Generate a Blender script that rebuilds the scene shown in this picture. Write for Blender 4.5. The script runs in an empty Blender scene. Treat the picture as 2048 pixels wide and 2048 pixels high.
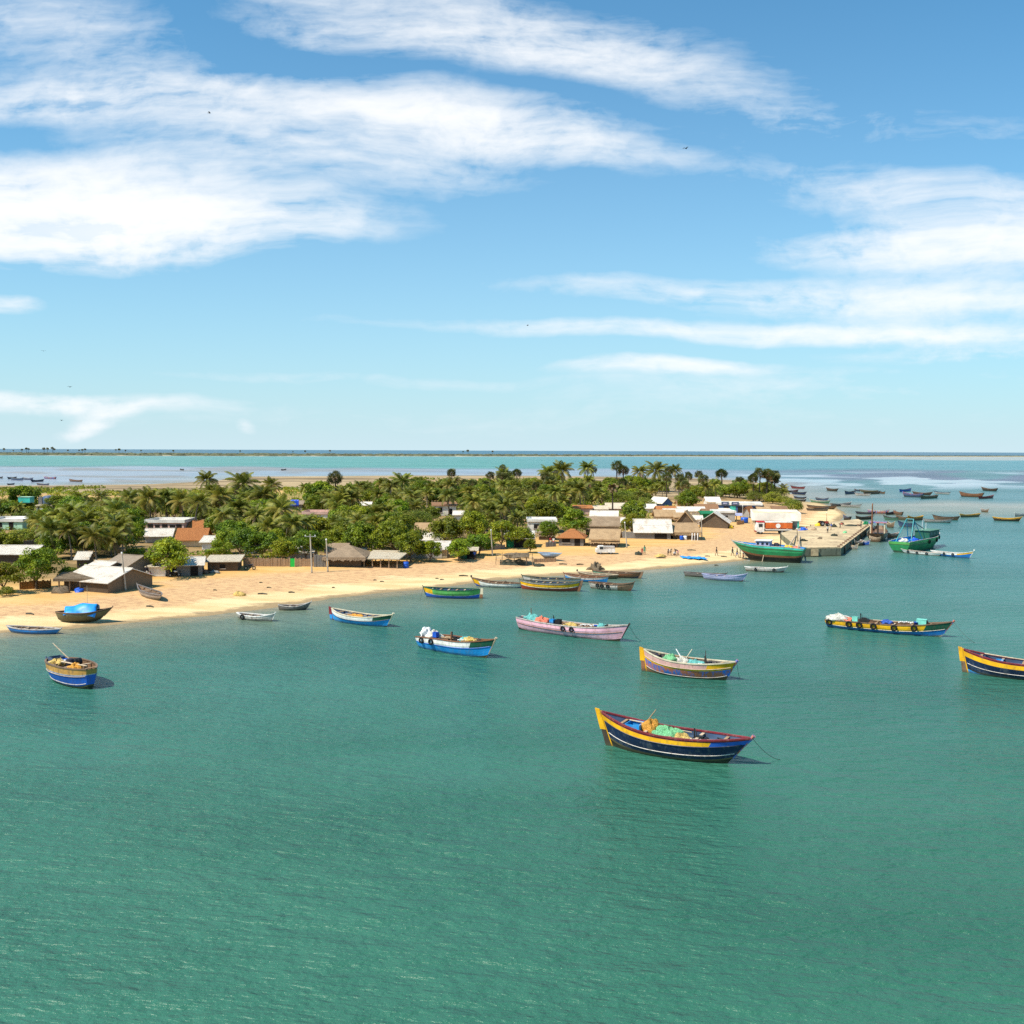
import bpy, math, random
import numpy as np
from mathutils import Vector, Matrix, Euler
R = math.radians
rnd = random.Random(7)
C = bpy.context.scene.collection
sc = bpy.context.scene

# ------------------------------------------------------------------ camera
CAM_H, FPX = 20.0, 2000.0
cam_d = bpy.data.cameras.new("camera"); cam = bpy.data.objects.new("camera", cam_d); C.objects.link(cam)
cam_d.sensor_width = 36.0; cam_d.lens = FPX / 2048 * 36.0
cam_d.clip_start = 0.5; cam_d.clip_end = 200000.0
CAM_M = Matrix.Translation((0, 0, CAM_H)) @ Matrix.Rotation(R(90 - 3.52), 4, 'X') @ Matrix.Rotation(R(0.21), 4, 'Z')
cam.matrix_world = CAM_M
sc.camera = cam

# ------------------------------------------------------------------ exposure
sc.view_settings.view_transform = 'Standard'; sc.view_settings.look = 'None'
sc.view_settings.gamma = 1.0; sc.view_settings.use_curve_mapping = False
sc.view_settings.exposure = EXPOSURE = 0.4
sc.cycles.max_bounces = 6; sc.cycles.diffuse_bounces = 3; sc.cycles.glossy_bounces = 3
sc.cycles.transmission_bounces = 3; sc.cycles.transparent_max_bounces = 6
sc.cycles.sample_clamp_indirect = 4.0
sc.cycles.use_denoising = False; sc.cycles.denoising_input_passes = 'RGB_ALBEDO_NORMAL'; sc.cycles.denoising_prefilter = 'ACCURATE'; sc.cycles.sample_clamp_direct = 6.0

# ------------------------------------------------------------------ sun
SUN_EL, SUN_AZ = 54.0, 238.0          # azimuth clockwise from +Y (the view direction): behind and left
sd_ = Vector((math.sin(R(SUN_AZ)) * math.cos(R(SUN_EL)), math.cos(R(SUN_AZ)) * math.cos(R(SUN_EL)), math.sin(R(SUN_EL))))
sun_d = bpy.data.lights.new("sun", 'SUN'); sun = bpy.data.objects.new("sun", sun_d); C.objects.link(sun)
sun_d.energy = 4.8; sun_d.angle = R(0.53); sun_d.color = (1.0, 0.92, 0.79)
sun.rotation_euler = (-sd_).to_track_quat('-Z', 'Y').to_euler()
sun.location = (-60, -40, 90)

# ------------------------------------------------------------------ sky and clouds
world = bpy.data.worlds.new("World"); sc.world = world; world.use_nodes = True
nt = world.node_tree; nt.nodes.clear(); N = nt.nodes; L = nt.links
def wn(t, **k):
    n = N.new(t)
    for a, b in k.items(): setattr(n, a, b)
    return n
def wmath(op, a, b=None, c=None):
    n = wn('ShaderNodeMath', operation=op)
    for i, v in enumerate((a, b, c)):
        if v is None: continue
        if isinstance(v, (int, float)): n.inputs[i].default_value = v
        else: L.new(v, n.inputs[i])
    return n.outputs[0]
sky = wn('ShaderNodeTexSky', sky_type='NISHITA', sun_disc=False)
sky.sun_elevation = R(SUN_EL); sky.sun_rotation = R(SUN_AZ)
sky.altitude = 0; sky.air_density = 1.0; sky.dust_density = 0.7; sky.ozone_density = 2.5
hs = wn('ShaderNodeMix', data_type='RGBA', blend_type='MULTIPLY'); hs.inputs['Factor'].default_value = 1.0; hs.inputs['B'].default_value = (.46, 1.2, 1.42, 1)
L.new(sky.outputs[0], hs.inputs['A'])
tc = wn('ShaderNodeTexCoord')
sep = wn('ShaderNodeSeparateXYZ'); L.new(tc.outputs['Generated'], sep.inputs[0])
ay = wmath('MAXIMUM', wmath('ABSOLUTE', sep.outputs[1]), 0.12)
u = wmath('DIVIDE', sep.outputs[0], ay); v = wmath('DIVIDE', sep.outputs[2], ay)
uv = wn('ShaderNodeCombineXYZ'); L.new(u, uv.inputs[0]); L.new(v, uv.inputs[1])
# domain warp, streaky noise along the wind
wz = wn('ShaderNodeTexNoise'); wz.inputs['Scale'].default_value = 3.0; wz.inputs['Detail'].default_value = 5
L.new(uv.outputs[0], wz.inputs['Vector'])
wsub = wn('ShaderNodeVectorMath', operation='SUBTRACT'); L.new(wz.outputs['Color'], wsub.inputs[0]); wsub.inputs[1].default_value = (.5, .5, .5)
wmul = wn('ShaderNodeVectorMath', operation='MULTIPLY'); L.new(wsub.outputs[0], wmul.inputs[0]); wmul.inputs[1].default_value = (.26, .075, 0)
wadd = wn('ShaderNodeVectorMath', operation='ADD'); L.new(uv.outputs[0], wadd.inputs[0]); L.new(wmul.outputs[0], wadd.inputs[1])
UV = wadd.outputs[0]
def noise(vec, sx, sy, rot, detail, rough, off=0.0):
    m = wn('ShaderNodeMapping'); m.inputs['Scale'].default_value = (sx, sy, 1); m.inputs['Rotation'].default_value = (0, 0, R(rot)); m.inputs['Location'].default_value = (off, off * 1.7, 0)
    L.new(vec, m.inputs['Vector'])
    n = wn('ShaderNodeTexNoise'); n.inputs['Scale'].default_value = 1.0; n.inputs['Detail'].default_value = detail; n.inputs['Roughness'].default_value = rough
    L.new(m.outputs[0], n.inputs['Vector']); return n.outputs['Fac']
n1 = noise(UV, 3, 17, 7, 9, 0.58, 1.3)
n2 = noise(UV, 9, 52, 10, 7, 0.62, 5.2)
n3 = noise(UV, 34, 60, -28, 5, 0.6, 9.0)
def blob(px, py, rx, ry, ang, s, vec=UV):
    m = wn('ShaderNodeMapping', vector_type='TEXTURE')
    m.inputs['Location'].default_value = ((px - 1024) / 2000, (901 - py) / 2000, 0)
    m.inputs['Rotation'].default_value = (0, 0, R(-ang)); m.inputs['Scale'].default_value = (rx / 2000, ry / 2000, 1)
    L.new(vec, m.inputs['Vector'])
    ln = wn('ShaderNodeVectorMath', operation='LENGTH'); L.new(m.outputs[0], ln.inputs[0])
    mr = wn('ShaderNodeMapRange', interpolation_type='SMOOTHSTEP')
    mr.inputs['From Min'].default_value = 1.25; mr.inputs['From Max'].default_value = 0.15
    mr.inputs['To Min'].default_value = 0; mr.inputs['To Max'].default_value = s
    L.new(ln.outputs['Value'], mr.inputs['Value']); return mr.outputs[0]
BLOBS = [(120, 430, 560, 115, 2, 1.5), (420, 470, 460, 70, -3, .75), (560, 250, 820, 88, 5, .74), (1010, 288, 380, 50, 7, .75), (120, 225, 420, 45, -3, .45),
         (900, 60, 740, 85, 8, .52), (1300, 165, 460, 72, 13, .54), (850, 125, 480, 48, 6, .6), (640, 350, 520, 55, 4, .5), (1000, 230, 420, 40, 8, .25),
         (1950, 505, 520, 56, 2, 1.15), (2000, 430, 400, 72, 8, .42), (1720, 390, 540, 75, 6, .32), (1640, 580, 780, 40, 1, .74), (1560, 662, 940, 26, 1, .78),
         (1850, 630, 560, 60, 0, .5), (1950, 704, 420, 20, 0, .6), (1280, 730, 240, 22, 0, .8), (1600, 760, 760, 50, 0, .35), (90, 806, 400, 24, 1, .95),
         (215, 846, 130, 22, -14, .8), (490, 857, 30, 18, 0, .5), (20, 612, 110, 26, 0, .75), (90, 90, 360, 80, 10, .55), (650, 756, 420, 18, 1, .3), (1750, 280, 460, 50, 2, .34), (1024, 830, 2200, 55, 0, .2)]
fld = None
for b in BLOBS:
    o = blob(*b); fld = o if fld is None else wmath('ADD', fld, o)
nm_ = wmath('ADD', wmath('MULTIPLY', n1, .50), wmath('ADD', wmath('MULTIPLY', n2, .30), wmath('MULTIPLY', n3, .20)))
nz = wmath('MAXIMUM', wmath('ADD', wmath('MULTIPLY', wmath('SUBTRACT', nm_, .5), 7.0), .74), 0.0)   # strands: gaps and dense parts
dens = wmath('ADD', wmath('MULTIPLY', fld, nz), wmath('MULTIPLY', wmath('MULTIPLY', fld, fld), .3))
cd = wmath('SUBTRACT', 1.0, wmath('EXPONENT', wmath('MULTIPLY', wmath('MAXIMUM', wmath('SUBTRACT', dens, .13), 0.0), -1.45)))
haze = wn('ShaderNodeMix', data_type='RGBA'); haze.inputs['B'].default_value = (5.6, 7.2, 7.9, 1)
L.new(wmath('MULTIPLY', wmath('EXPONENT', wmath('MULTIPLY', v, -5.6)), .96), haze.inputs['Factor']); L.new(hs.outputs['Result'], haze.inputs['A'])
ccol = wn('ShaderNodeMix', data_type='RGBA'); ccol.inputs['A'].default_value = (7.2, 8.0, 8.6, 1); ccol.inputs['B'].default_value = (9.3, 9.3, 9.3, 1)
L.new(wmath('MULTIPLY', cd, 1.0), ccol.inputs['Factor'])
mixc = wn('ShaderNodeMix', data_type='RGBA'); L.new(cd, mixc.inputs['Factor'])
L.new(haze.outputs['Result'], mixc.inputs['A']); L.new(ccol.outputs['Result'], mixc.inputs['B'])
bg = wn('ShaderNodeBackground'); bg.inputs['Strength'].default_value = 0.088
L.new(mixc.outputs['Result'], bg.inputs['Color'])
wo = wn('ShaderNodeOutputWorld'); L.new(bg.outputs[0], wo.inputs['Surface'])
# ------------------------------------------------------------------ placing: a pixel of the photograph -> a point on the ground or on the water
CAM_P = CAM_M.translation.copy(); CAM_R = CAM_M.to_3x3()
def ray(px, py): return CAM_R @ Vector(((px - 1024) / FPX, -(py - 1024) / FPX, -1.0))
def P(px, py, z=0.0):
    d = ray(px, py); t = (z - CAM_P.z) / d.z
    return CAM_P + d * t
def mpp(p): return p.y / FPX * 1.002        # metres per photograph pixel at a point

FRONT = [(-700, 1345), (-300, 1298), (0, 1268), (110, 1262), (220, 1252), (330, 1242), (420, 1233), (498, 1220), (560, 1212), (613, 1205), (726, 1193), (820, 1182),
         (880, 1175), (945, 1166), (1040, 1158), (1130, 1152), (1200, 1147), (1280, 1143), (1365, 1135), (1440, 1128), (1490, 1122), (1530, 1115), (1570, 1105),
         (1610, 1093), (1640, 1080), (1672, 1058), (1680, 1040), (1692, 1028), (1672, 1016), (1640, 1006), (1600, 1002), (1590, 990), (1565, 976), (1530, 966), (1480, 961), (1400, 957),
         (1200, 953), (1000, 951), (800, 951), (650, 952.5), (500, 953), (455, 955), (430, 962), (300, 968), (200, 970), (100, 971), (0, 971), (-300, 970), (-700, 968)]
POLY = [P(x, y) for x, y in FRONT]
POLY = [(p.x, p.y) for p in POLY] + [(-620, 560), (-900, 300)]
PA = np.array(POLY); PB = np.roll(PA, -1, axis=0)
def sdist(X, Y):
    """signed distance to the shoreline, positive on land"""
    X = np.asarray(X, float); Y = np.asarray(Y, float); sh = X.shape
    X = X.ravel(); Y = Y.ravel(); best = np.full(X.size, 1e18); ins = np.zeros(X.size, bool)
    for (ax, ay_), (bx, by) in zip(PA, PB):
        ex, ey = bx - ax, by - ay_; wx, wy = X - ax, Y - ay_
        t = np.clip((wx * ex + wy * ey) / (ex * ex + ey * ey + 1e-9), 0, 1)
        dx, dy = wx - ex * t, wy - ey * t; best = np.minimum(best, dx * dx + dy * dy)
        c = ((ay_ > Y) != (by > Y)) & (X < (bx - ax) * (Y - ay_) / ((by - ay_) if by != ay_ else 1e-9) + ax)
        ins ^= c
    return (np.sqrt(best) * np.where(ins, 1, -1)).reshape(sh)
def vnoise(X, Y, s, seed=0):
    """smooth value noise"""
    X = np.asarray(X, float) / s + seed * 17.3; Y = np.asarray(Y, float) / s + seed * 9.1
    xi, yi = np.floor(X), np.floor(Y); fx, fy = X - xi, Y - yi
    fx = fx * fx * (3 - 2 * fx); fy = fy * fy * (3 - 2 * fy)
    h = lambda a, b: np.modf(np.abs(np.sin(a * 127.1 + b * 311.7) * 43758.5453))[0]
    return (h(xi, yi) * (1 - fx) + h(xi + 1, yi) * fx) * (1 - fy) + (h(xi, yi + 1) * (1 - fx) + h(xi + 1, yi + 1) * fx) * fy
def land_z(X, Y):
    s = sdist(X, Y); X = np.asarray(X, float); Y = np.asarray(Y, float)
    slope = np.where(Y > 420, 0.012, 0.05)
    s = s + (vnoise(X, Y, 14, 3) - .5) * 2.2 + (vnoise(X, Y, 4, 5) - .5) * .7
    z = np.where(s > 0, 1.5 * (1 - np.exp(-s * slope / 1.5 * 1.25)), np.maximum(s * .12, -1.2))
    z = z + np.where(s > 4, (vnoise(X, Y, 6, 1) - .5) * .16 + (vnoise(X, Y, 25, 2) - .5) * .3, 0) * np.clip((s - 4) / 10, 0, 1)
    return z
def gz(x, y): return float(land_z(np.array([x]), np.array([y]))[0])
def G(px, py):
    z = 1.3
    for _ in range(4):
        p = P(px, py, z); z = max(gz(p.x, p.y), 0.0)
    return Vector((p.x, p.y, z))

# ------------------------------------------------------------------ mesh and object helpers
MATS = {}
class MB:
    def __init__(s): s.v, s.f, s.m = [], [], []
    def add(s, vs, fs, mi=0):
        o = len(s.v); s.v.extend([tuple(q) for q in vs]); s.f.extend([[i + o for i in q] for q in fs]); s.m.extend([mi] * len(fs)); return s
    def box(s, c, d, rz=0.0, mi=0, taper=1.0, rx=0.0):
        hx, hy, hz = d[0] / 2, d[1] / 2, d[2] / 2; M = Matrix.Rotation(rz, 3, 'Z') @ Matrix.Rotation(rx, 3, 'X'); c = Vector(c)
        vs = [c + M @ Vector((x * (taper if z > 0 else 1), y * (taper if z > 0 else 1), z)) for z in (-hz, hz) for x, y in ((-hx, -hy), (hx, -hy), (hx, hy), (-hx, hy))]
        return s.add(vs, [(3, 2, 1, 0), (4, 5, 6, 7), (0, 1, 5, 4), (1, 2, 6, 5), (2, 3, 7, 6), (3, 0, 4, 7)], mi)
    def tube(s, pts, rad, n=6, mi=0, cap=True):
        pts = [Vector(p) for p in pts]; rad = rad if isinstance(rad, (list, tuple)) else [rad] * len(pts); vs = []; fs = []
        for i, p in enumerate(pts):
            d = (pts[min(i + 1, len(pts) - 1)] - pts[max(i - 1, 0)]); d = d.normalized() if d.length > 1e-9 else Vector((0, 0, 1))
            a = d.cross(Vector((0, 0, 1))); a = a.normalized() if a.length > 1e-3 else Vector((1, 0, 0)); b = d.cross(a)
            for k in range(n):
                t = 2 * math.pi * k / n; vs.append(p + (a * math.cos(t) + b * math.sin(t)) * rad[i])
        for i in range(len(pts) - 1):
            for k in range(n): k2 = (k + 1) % n; fs.append((i * n + k, i * n + k2, (i + 1) * n + k2, (i + 1) * n + k))
        if cap: fs.append(tuple(range(n - 1, -1, -1))); e = (len(pts) - 1) * n; fs.append(tuple(range(e, e + n)))
        return s.add(vs, fs, mi)
    def lathe(s, c, prof, n=14, mi=0):
        c = Vector(c); vs = [c + Vector((r * math.cos(2 * math.pi * k / n), r * math.sin(2 * math.pi * k / n), z)) for r, z in prof for k in range(n)]; fs = []
        for i in range(len(prof) - 1):
            for k in range(n): k2 = (k + 1) % n; fs.append((i * n + k, i * n + k2, (i + 1) * n + k2, (i + 1) * n + k))
        fs.append(tuple(range(n - 1, -1, -1))); e = (len(prof) - 1) * n; fs.append(tuple(range(e, e + n)))
        return s.add(vs, fs, mi)
    def torus(s, c, Rr, r, axis='Y', n=16, m=7, mi=0, rz=0.0):
        c = Vector(c); M = Matrix.Rotation(rz, 3, 'Z') @ (Matrix.Rotation(R(90), 3, 'X') if axis == 'Y' else Matrix.Rotation(R(90), 3, 'Y') if axis == 'X' else Matrix.Identity(3)); vs = []; fs = []
        for i in range(n):
            a = 2 * math.pi * i / n
            for k in range(m):
                b = 2 * math.pi * k / m; q = Rr + r * math.cos(b); vs.append(c + M @ Vector((q * math.cos(a), q * math.sin(a), r * math.sin(b))))
        for i in range(n):
            for k in range(m): i2 = (i + 1) % n; k2 = (k + 1) % m; fs.append((i * m + k, i2 * m + k, i2 * m + k2, i * m + k2))
        return s.add(vs, fs, mi)
    def lump(s, c, rad, seed=0, nu=14, nv=8, amp=.25, mi=0, flat=0.0):
        """a lumpy heap: dome with uneven surface"""
        q = random.Random(seed); ph = [(q.uniform(0, 6.28), q.uniform(0, 6.28), q.randint(2, 5), q.randint(2, 4)) for _ in range(4)]; c = Vector(c); vs = []; fs = []
        for j in range(nv + 1):
            th = math.pi * j / nv
            for i in range(nu):
                a = 2 * math.pi * i / nu; w = 1 + amp * sum(math.sin(k1 * a + p1) * math.sin(k2 * th + p2) for p1, p2, k1, k2 in ph) / 2 + q.uniform(-amp, amp) * .35
                z = math.cos(th) * rad[2] * w
                vs.append(c + Vector((math.sin(th) * math.cos(a) * rad[0] * w, math.sin(th) * math.sin(a) * rad[1] * w, max(z, -flat if flat else z))))
        for j in range(nv):
            for i in range(nu): i2 = (i + 1) % nu; fs.append((j * nu + i, (j + 1) * nu + i, (j + 1) * nu + i2, j * nu + i2))
        return s.add(vs, fs, mi)
    def build(s, name, mats, parent=None, smooth=False):
        me = bpy.data.meshes.new(name); me.from_pydata(s.v, [], s.f); me.update()
        mats = mats if isinstance(mats, (list, tuple)) else [mats]
        for m in mats: me.materials.append(MATS[m] if isinstance(m, str) else m)
        if len(mats) > 1: me.polygons.foreach_set('material_index', s.m)
        if smooth: me.polygons.foreach_set('use_smooth', [True] * len(me.polygons))
        o = bpy.data.objects.new(name, me); C.objects.link(o)
        if parent is not None: o.parent = parent
        return o
def tag(o, label=None, cat=None, group=None, kind=None):
    if label: o['label'] = label
    if cat: o['category'] = cat
    if group: o['group'] = group
    if kind: o['kind'] = kind
    return o
def thing(name, label, cat, loc, rz=0.0, group=None, sc_=1.0):
    o = bpy.data.objects.new(name, None); C.objects.link(o); o.empty_display_size = .5
    o.location = loc; o.rotation_euler = (0, 0, rz); o.scale = (sc_,) * 3
    return tag(o, label, cat, group)
def np_mesh(name, V, F, mats, mi=None, smooth=False):
    me = bpy.data.meshes.new(name); V = np.asarray(V, np.float32); F = np.asarray(F, np.int32); k = F.shape[1]
    me.vertices.add(len(V)); me.vertices.foreach_set('co', V.ravel())
    me.loops.add(F.size); me.loops.foreach_set('vertex_index', F.ravel())
    me.polygons.add(len(F)); me.polygons.foreach_set('loop_start', np.arange(0, F.size, k, dtype=np.int32))
    for m in mats: me.materials.append(MATS[m] if isinstance(m, str) else m)
    if mi is not None: me.polygons.foreach_set('material_index', np.asarray(mi, np.int32))
    if smooth: me.polygons.foreach_set('use_smooth', np.ones(len(F), bool))
    me.update(calc_edges=True); me.validate(); return me

# ------------------------------------------------------------------ materials
class MT:
    """small helper for node materials"""
    def __init__(s, name):
        s.m = bpy.data.materials.new(name); s.m.use_nodes = True; s.t = s.m.node_tree; s.t.nodes.clear()
        s.out = s.n('ShaderNodeOutputMaterial'); s.b = s.n('ShaderNodeBsdfPrincipled'); s.l(s.b.outputs[0], s.out.inputs['Surface']); MATS[name] = s.m
    def n(s, t, **k):
        n = s.t.nodes.new(t)
        for a, b in k.items(): setattr(n, a, b)
        return n
    def l(s, a, b): s.t.links.new(a, b)
    def math(s, op, a, b=None, c=None):
        n = s.n('ShaderNodeMath', operation=op)
        for i, q in enumerate((a, b, c)):
            if q is None: continue
            if isinstance(q, (int, float)): n.inputs[i].default_value = q
            else: s.l(q, n.inputs[i])
        return n.outputs[0]
    def noise(s, vec, scale, detail=4, rough=.55, sxyz=None):
        if sxyz:
            mp = s.n('ShaderNodeMapping'); mp.inputs['Scale'].default_value = sxyz; s.l(vec, mp.inputs[0]); vec = mp.outputs[0]
        n = s.n('ShaderNodeTexNoise'); n.inputs['Scale'].default_value = scale; n.inputs['Detail'].default_value = detail; n.inputs['Roughness'].default_value = rough
        s.l(vec, n.inputs['Vector']); return n.outputs['Fac']
    def mix(s, f, a, b, mode='MIX'):
        n = s.n('ShaderNodeMix', data_type='RGBA', blend_type=mode)
        if isinstance(f, (int, float)): n.inputs['Factor'].default_value = f
        else: s.l(f, n.inputs['Factor'])
        for q, i in ((a, 'A'), (b, 'B')):
            if isinstance(q, tuple): n.inputs[i].default_value = (*q[:3], 1)
            else: s.l(q, n.inputs[i])
        return n.outputs['Result']
    def rng(s, x, a, b, c=0.0, d=1.0):
        n = s.n('ShaderNodeMapRange', interpolation_type='SMOOTHSTEP'); s.l(x, n.inputs['Value'])
        n.inputs['From Min'].default_value = a; n.inputs['From Max'].default_value = b; n.inputs['To Min'].default_value = c; n.inputs['To Max'].default_value = d
        return n.outputs[0]
    def pos(s): return s.n('ShaderNodeNewGeometry').outputs['Position']
    def obj(s): return s.n('ShaderNodeTexCoord').outputs['Object']
    def rand(s): return s.n('ShaderNodeObjectInfo').outputs['Random']
    def bump(s, h, dist, strength=1.0):
        n = s.n('ShaderNodeBump'); n.inputs['Distance'].default_value = dist; n.inputs['Strength'].default_value = strength; s.l(h, n.inputs['Height']); s.l(n.outputs[0], s.b.inputs['Normal'])
    def col(s, c): s.l(c, s.b.inputs['Base Color'])
    def set(s, rough=.7, spec=.3, metal=0):
        s.b.inputs['Roughness'].default_value = rough; s.b.inputs['Specular IOR Level'].default_value = spec; s.b.inputs['Metallic'].default_value = metal

def paint(name, c, dirt=(.12, .09, .06), amount=.35, rough=.5, scale=1.6, streak=True, spec=.35, lo=.53):
    """boat or wall paint, worn and streaked"""
    t = MT(name); p = t.obj()
    a = t.noise(p, scale, 6, .65); b = t.noise(p, scale * 4, 4, .6, (1, 1, .25) if streak else None); c2 = t.noise(p, scale * .45, 3, .5)
    f = t.math('MULTIPLY', t.rng(t.math('ADD', t.math('MULTIPLY', a, .6), t.math('MULTIPLY', b, .5)), lo, lo + .15), amount)
    k = t.mix(t.rng(c2, .3, .7), tuple(q * .78 for q in c), tuple(min(q * 1.14, .95) for q in c))
    sx = t.n('ShaderNodeSeparateXYZ'); t.l(p, sx.inputs[0]); zq = t.math('ADD', sx.outputs[2], t.math('MULTIPLY', t.math('SUBTRACT', b, .5), .5))
    k = t.mix(f, k, dirt)
    k = t.mix(t.math('MULTIPLY', t.rng(zq, .34, .0), .75), k, (.07, .065, .035))           # weed and splash stains near the foot
    sv = t.math('FRACT', t.math('MULTIPLY', sx.outputs[2], 5.2)); seam = t.math('MULTIPLY', t.rng(sv, .12, .0), .35 if streak else 0.0)
    t.col(t.mix(seam, k, tuple(q * .35 for q in dirt))); t.set(rough, spec); t.bump(b, .01, .4); return t.m
def plain(name, c, var=.2, rough=.8, scale=3.0, spec=.2, metal=0, bump=.0):
    t = MT(name); p = t.obj(); a = t.noise(p, scale, 5, .6)
    t.col(t.mix(t.rng(a, .3, .7), tuple(q * (1 - var) for q in c), tuple(min(q * (1 + var), .95) for q in c))); t.set(rough, spec, metal)
    if bump: t.bump(t.noise(p, scale * 5, 3), bump)
    return t.m
def boards(name, c, c2, scale=6.0, rough=.85, axis=0, bump=.02):
    """upright boards, sticks or corrugation running along z"""
    t = MT(name); p = t.obj()
    w = t.n('ShaderNodeTexWave', wave_type='BANDS', bands_direction='X' if axis == 0 else 'Y'); w.inputs['Scale'].default_value = scale; w.inputs['Distortion'].default_value = 1.2; w.inputs['Detail'].default_value = 3
    t.l(p, w.inputs['Vector']); a = t.noise(p, 1.3, 5, .65); b = t.noise(p, scale * 2, 3, .6, (1, 1, .12))
    f = t.math('ADD', t.math('MULTIPLY', w.outputs['Fac'], .35), t.math('MULTIPLY', t.math('ADD', a, b), .36))
    k = t.mix(t.rng(f, .2, .85), c2, c)
    if name.startswith('tin'): k = t.mix(t.math('MULTIPLY', t.rng(t.noise(p, .55, 6, .7), .5, .68), .55), k, (.42, .27, .15))
    t.col(k); t.set(rough, .15); t.bump(w.outputs['Fac'], bump); return t.m
def thatch(name, c, c2):
    t = MT(name); p = t.obj(); a = t.noise(p, 3.0, 6, .7, (3.0, 3.0, .8)); b = t.noise(p, .7, 4, .6); d = t.noise(p, 14, 3, .6)
    f = t.math('ADD', t.math('MULTIPLY', a, .5), t.math('ADD', t.math('MULTIPLY', b, .3), t.math('MULTIPLY', d, .22)))
    t.col(t.mix(t.rng(f, .32, .7), c2, c)); t.set(.95, .05); t.bump(t.math('ADD', a, d), .08); return t.m
def leaf(name, c1, c2, trans=.3, rough=.5, sun=(.2, .24, .03)):
    """foliage: clumps differ in tone, each plant differs a little, light passes through"""
    t = MT(name); p = t.obj(); a = t.noise(p, .55, 4, .6); r = t.rand(); b = t.noise(p, 3.5, 2, .6)
    k = t.mix(t.rng(t.math('ADD', t.math('MULTIPLY', a, .6), t.math('MULTIPLY', b, .4)), .36, .64), c1, c2)
    h = t.n('ShaderNodeHueSaturation'); t.l(k, h.inputs['Color']); t.l(t.math('ADD', .47, t.math('MULTIPLY', r, .055)), h.inputs['Hue'])
    t.l(t.math('ADD', .72, t.math('MULTIPLY', t.math('FRACT', t.math('MULTIPLY', r, 7.31)), .6)), h.inputs['Value'])
    t.l(h.outputs[0], t.b.inputs['Base Color']); t.set(rough, .25)
    tr = t.n('ShaderNodeBsdfTranslucent'); t.l(t.mix(.5, h.outputs[0], sun), tr.inputs['Color'])
    ms = t.n('ShaderNodeMixShader'); ms.inputs[0].default_value = trans; t.l(t.b.outputs[0], ms.inputs[1]); t.l(tr.outputs[0], ms.inputs[2]); t.l(ms.outputs[0], t.out.inputs['Surface']); return t.m

paint('white_paint', (.82, .78, .71)); paint('cream_paint', (.68, .58, .4)); paint('yellow_paint', (.92, .44, .008), (.3, .17, .04), amount=.45); paint('ochre_paint', (.52, .27, .06), (.14, .1, .06), .6); paint('navy_paint', (.009, .022, .066), (.10, .11, .12), .6)
paint('blue_paint', (.02, .2, .55)); paint('sky_paint', (.015, .30, .72), (.25, .3, .3), .35); paint('royal_paint', (.02, .12, .52)); paint('pink_paint', (.92, .47, .56), (.42, .24, .14), .45)
paint('maroon_paint', (.22, .025, .03), (.35, .2, .18), .35); paint('red_paint', (.32, .045, .025)); paint('green_paint', (.03, .26, .09), (.07, .06, .03), .3); paint('lime_paint', (.12, .42, .1))
paint('dark_green_paint', (.015, .1, .055)); paint('black_tar', (.016, .015, .014), (.07, .055, .035), .5); paint('weed_bottom', (.13, .1, .045), (.05, .045, .03), .6); paint('rust_paint', (.27, .11, .05), (.09, .05, .03), .5)
paint('worn_pink', (.015, .19, .62), (.52, .16, .08), 1.0, scale=1.0, lo=.46); paint('faded_pink', (.6, .34, .3), (.3, .2, .12), .6); paint('worn_brown', (.22, .13, .075), (.06, .045, .03), .6); paint('grey_wood', (.2, .17, .15), (.08, .065, .055), .6)
paint('olive_wood', (.14, .13, .07), (.06, .05, .03), .5); paint('lilac_paint', (.42, .42, .6), (.2, .2, .2), .4); paint('teal_paint', (.05, .34, .36)); paint('turquoise_paint', (.06, .55, .45)); paint('dusty_green', (.1, .24, .15), (.08, .07, .05), .5)
paint('weathered_white', (.55, .49, .43), (.15, .1, .07), .7); paint('orange_paint', (.66, .14, .025), amount=.2); paint('dark_wood', (.06, .042, .03)); paint('slate_blue', (.06, .1, .18)); paint('pale_blue_paint', (.3, .44, .62), (.3, .28, .25), .4)
plain('wood', (.36, .24, .14)); plain('pale_wood', (.52, .4, .27)); plain('rubber', (.014, .014, .015), rough=.75); plain('metal_dark', (.035, .034, .032), rough=.5, metal=.3); plain('metal_grey', (.3, .31, .32), rough=.45, metal=.3)
plain('rope', (.07, .065, .05)); plain('wire', (.03, .03, .03)); plain('skin', (.1, .05, .03), .1); plain('hair', (.012, .01, .009), .1); plain('glass_dark', (.02, .025, .03), rough=.15, spec=.6)
for nm, c in (('cloth_white', (.7, .69, .66)), ('cloth_blue', (.04, .1, .38)), ('cloth_red', (.5, .045, .05)), ('cloth_green', (.07, .3, .2)), ('cloth_dark', (.03, .03, .045)), ('cloth_pink', (.55, .2, .3)), ('cloth_tan', (.4, .28, .18))): plain(nm, c, .15, .9)
plain('net_green', (.2, .5, .25), .5, .95, 12, .05, bump=.05); plain('net_yellow', (.6, .42, .14), .5, .95, 12, .05, bump=.05); plain('net_orange', (.62, .3, .06), .5, .95, 12, .05, bump=.05); plain('net_white', (.6, .58, .5), .5, .95, 12, .05, bump=.05)
plain('net_teal', (.15, .45, .42), .5, .95, 12, .05, bump=.05); plain('net_dark', (.06, .065, .05), .5, .95, 12, .05, bump=.05); plain('net_coral', (.72, .2, .13), .5, .95, 12, .05, bump=.05); plain('tarp_blue', (.02, .28, .78), .25, .45, 1.5, .4); plain('tarp_royal', (.02, .09, .6), .2, .5, 2, .4)
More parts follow.
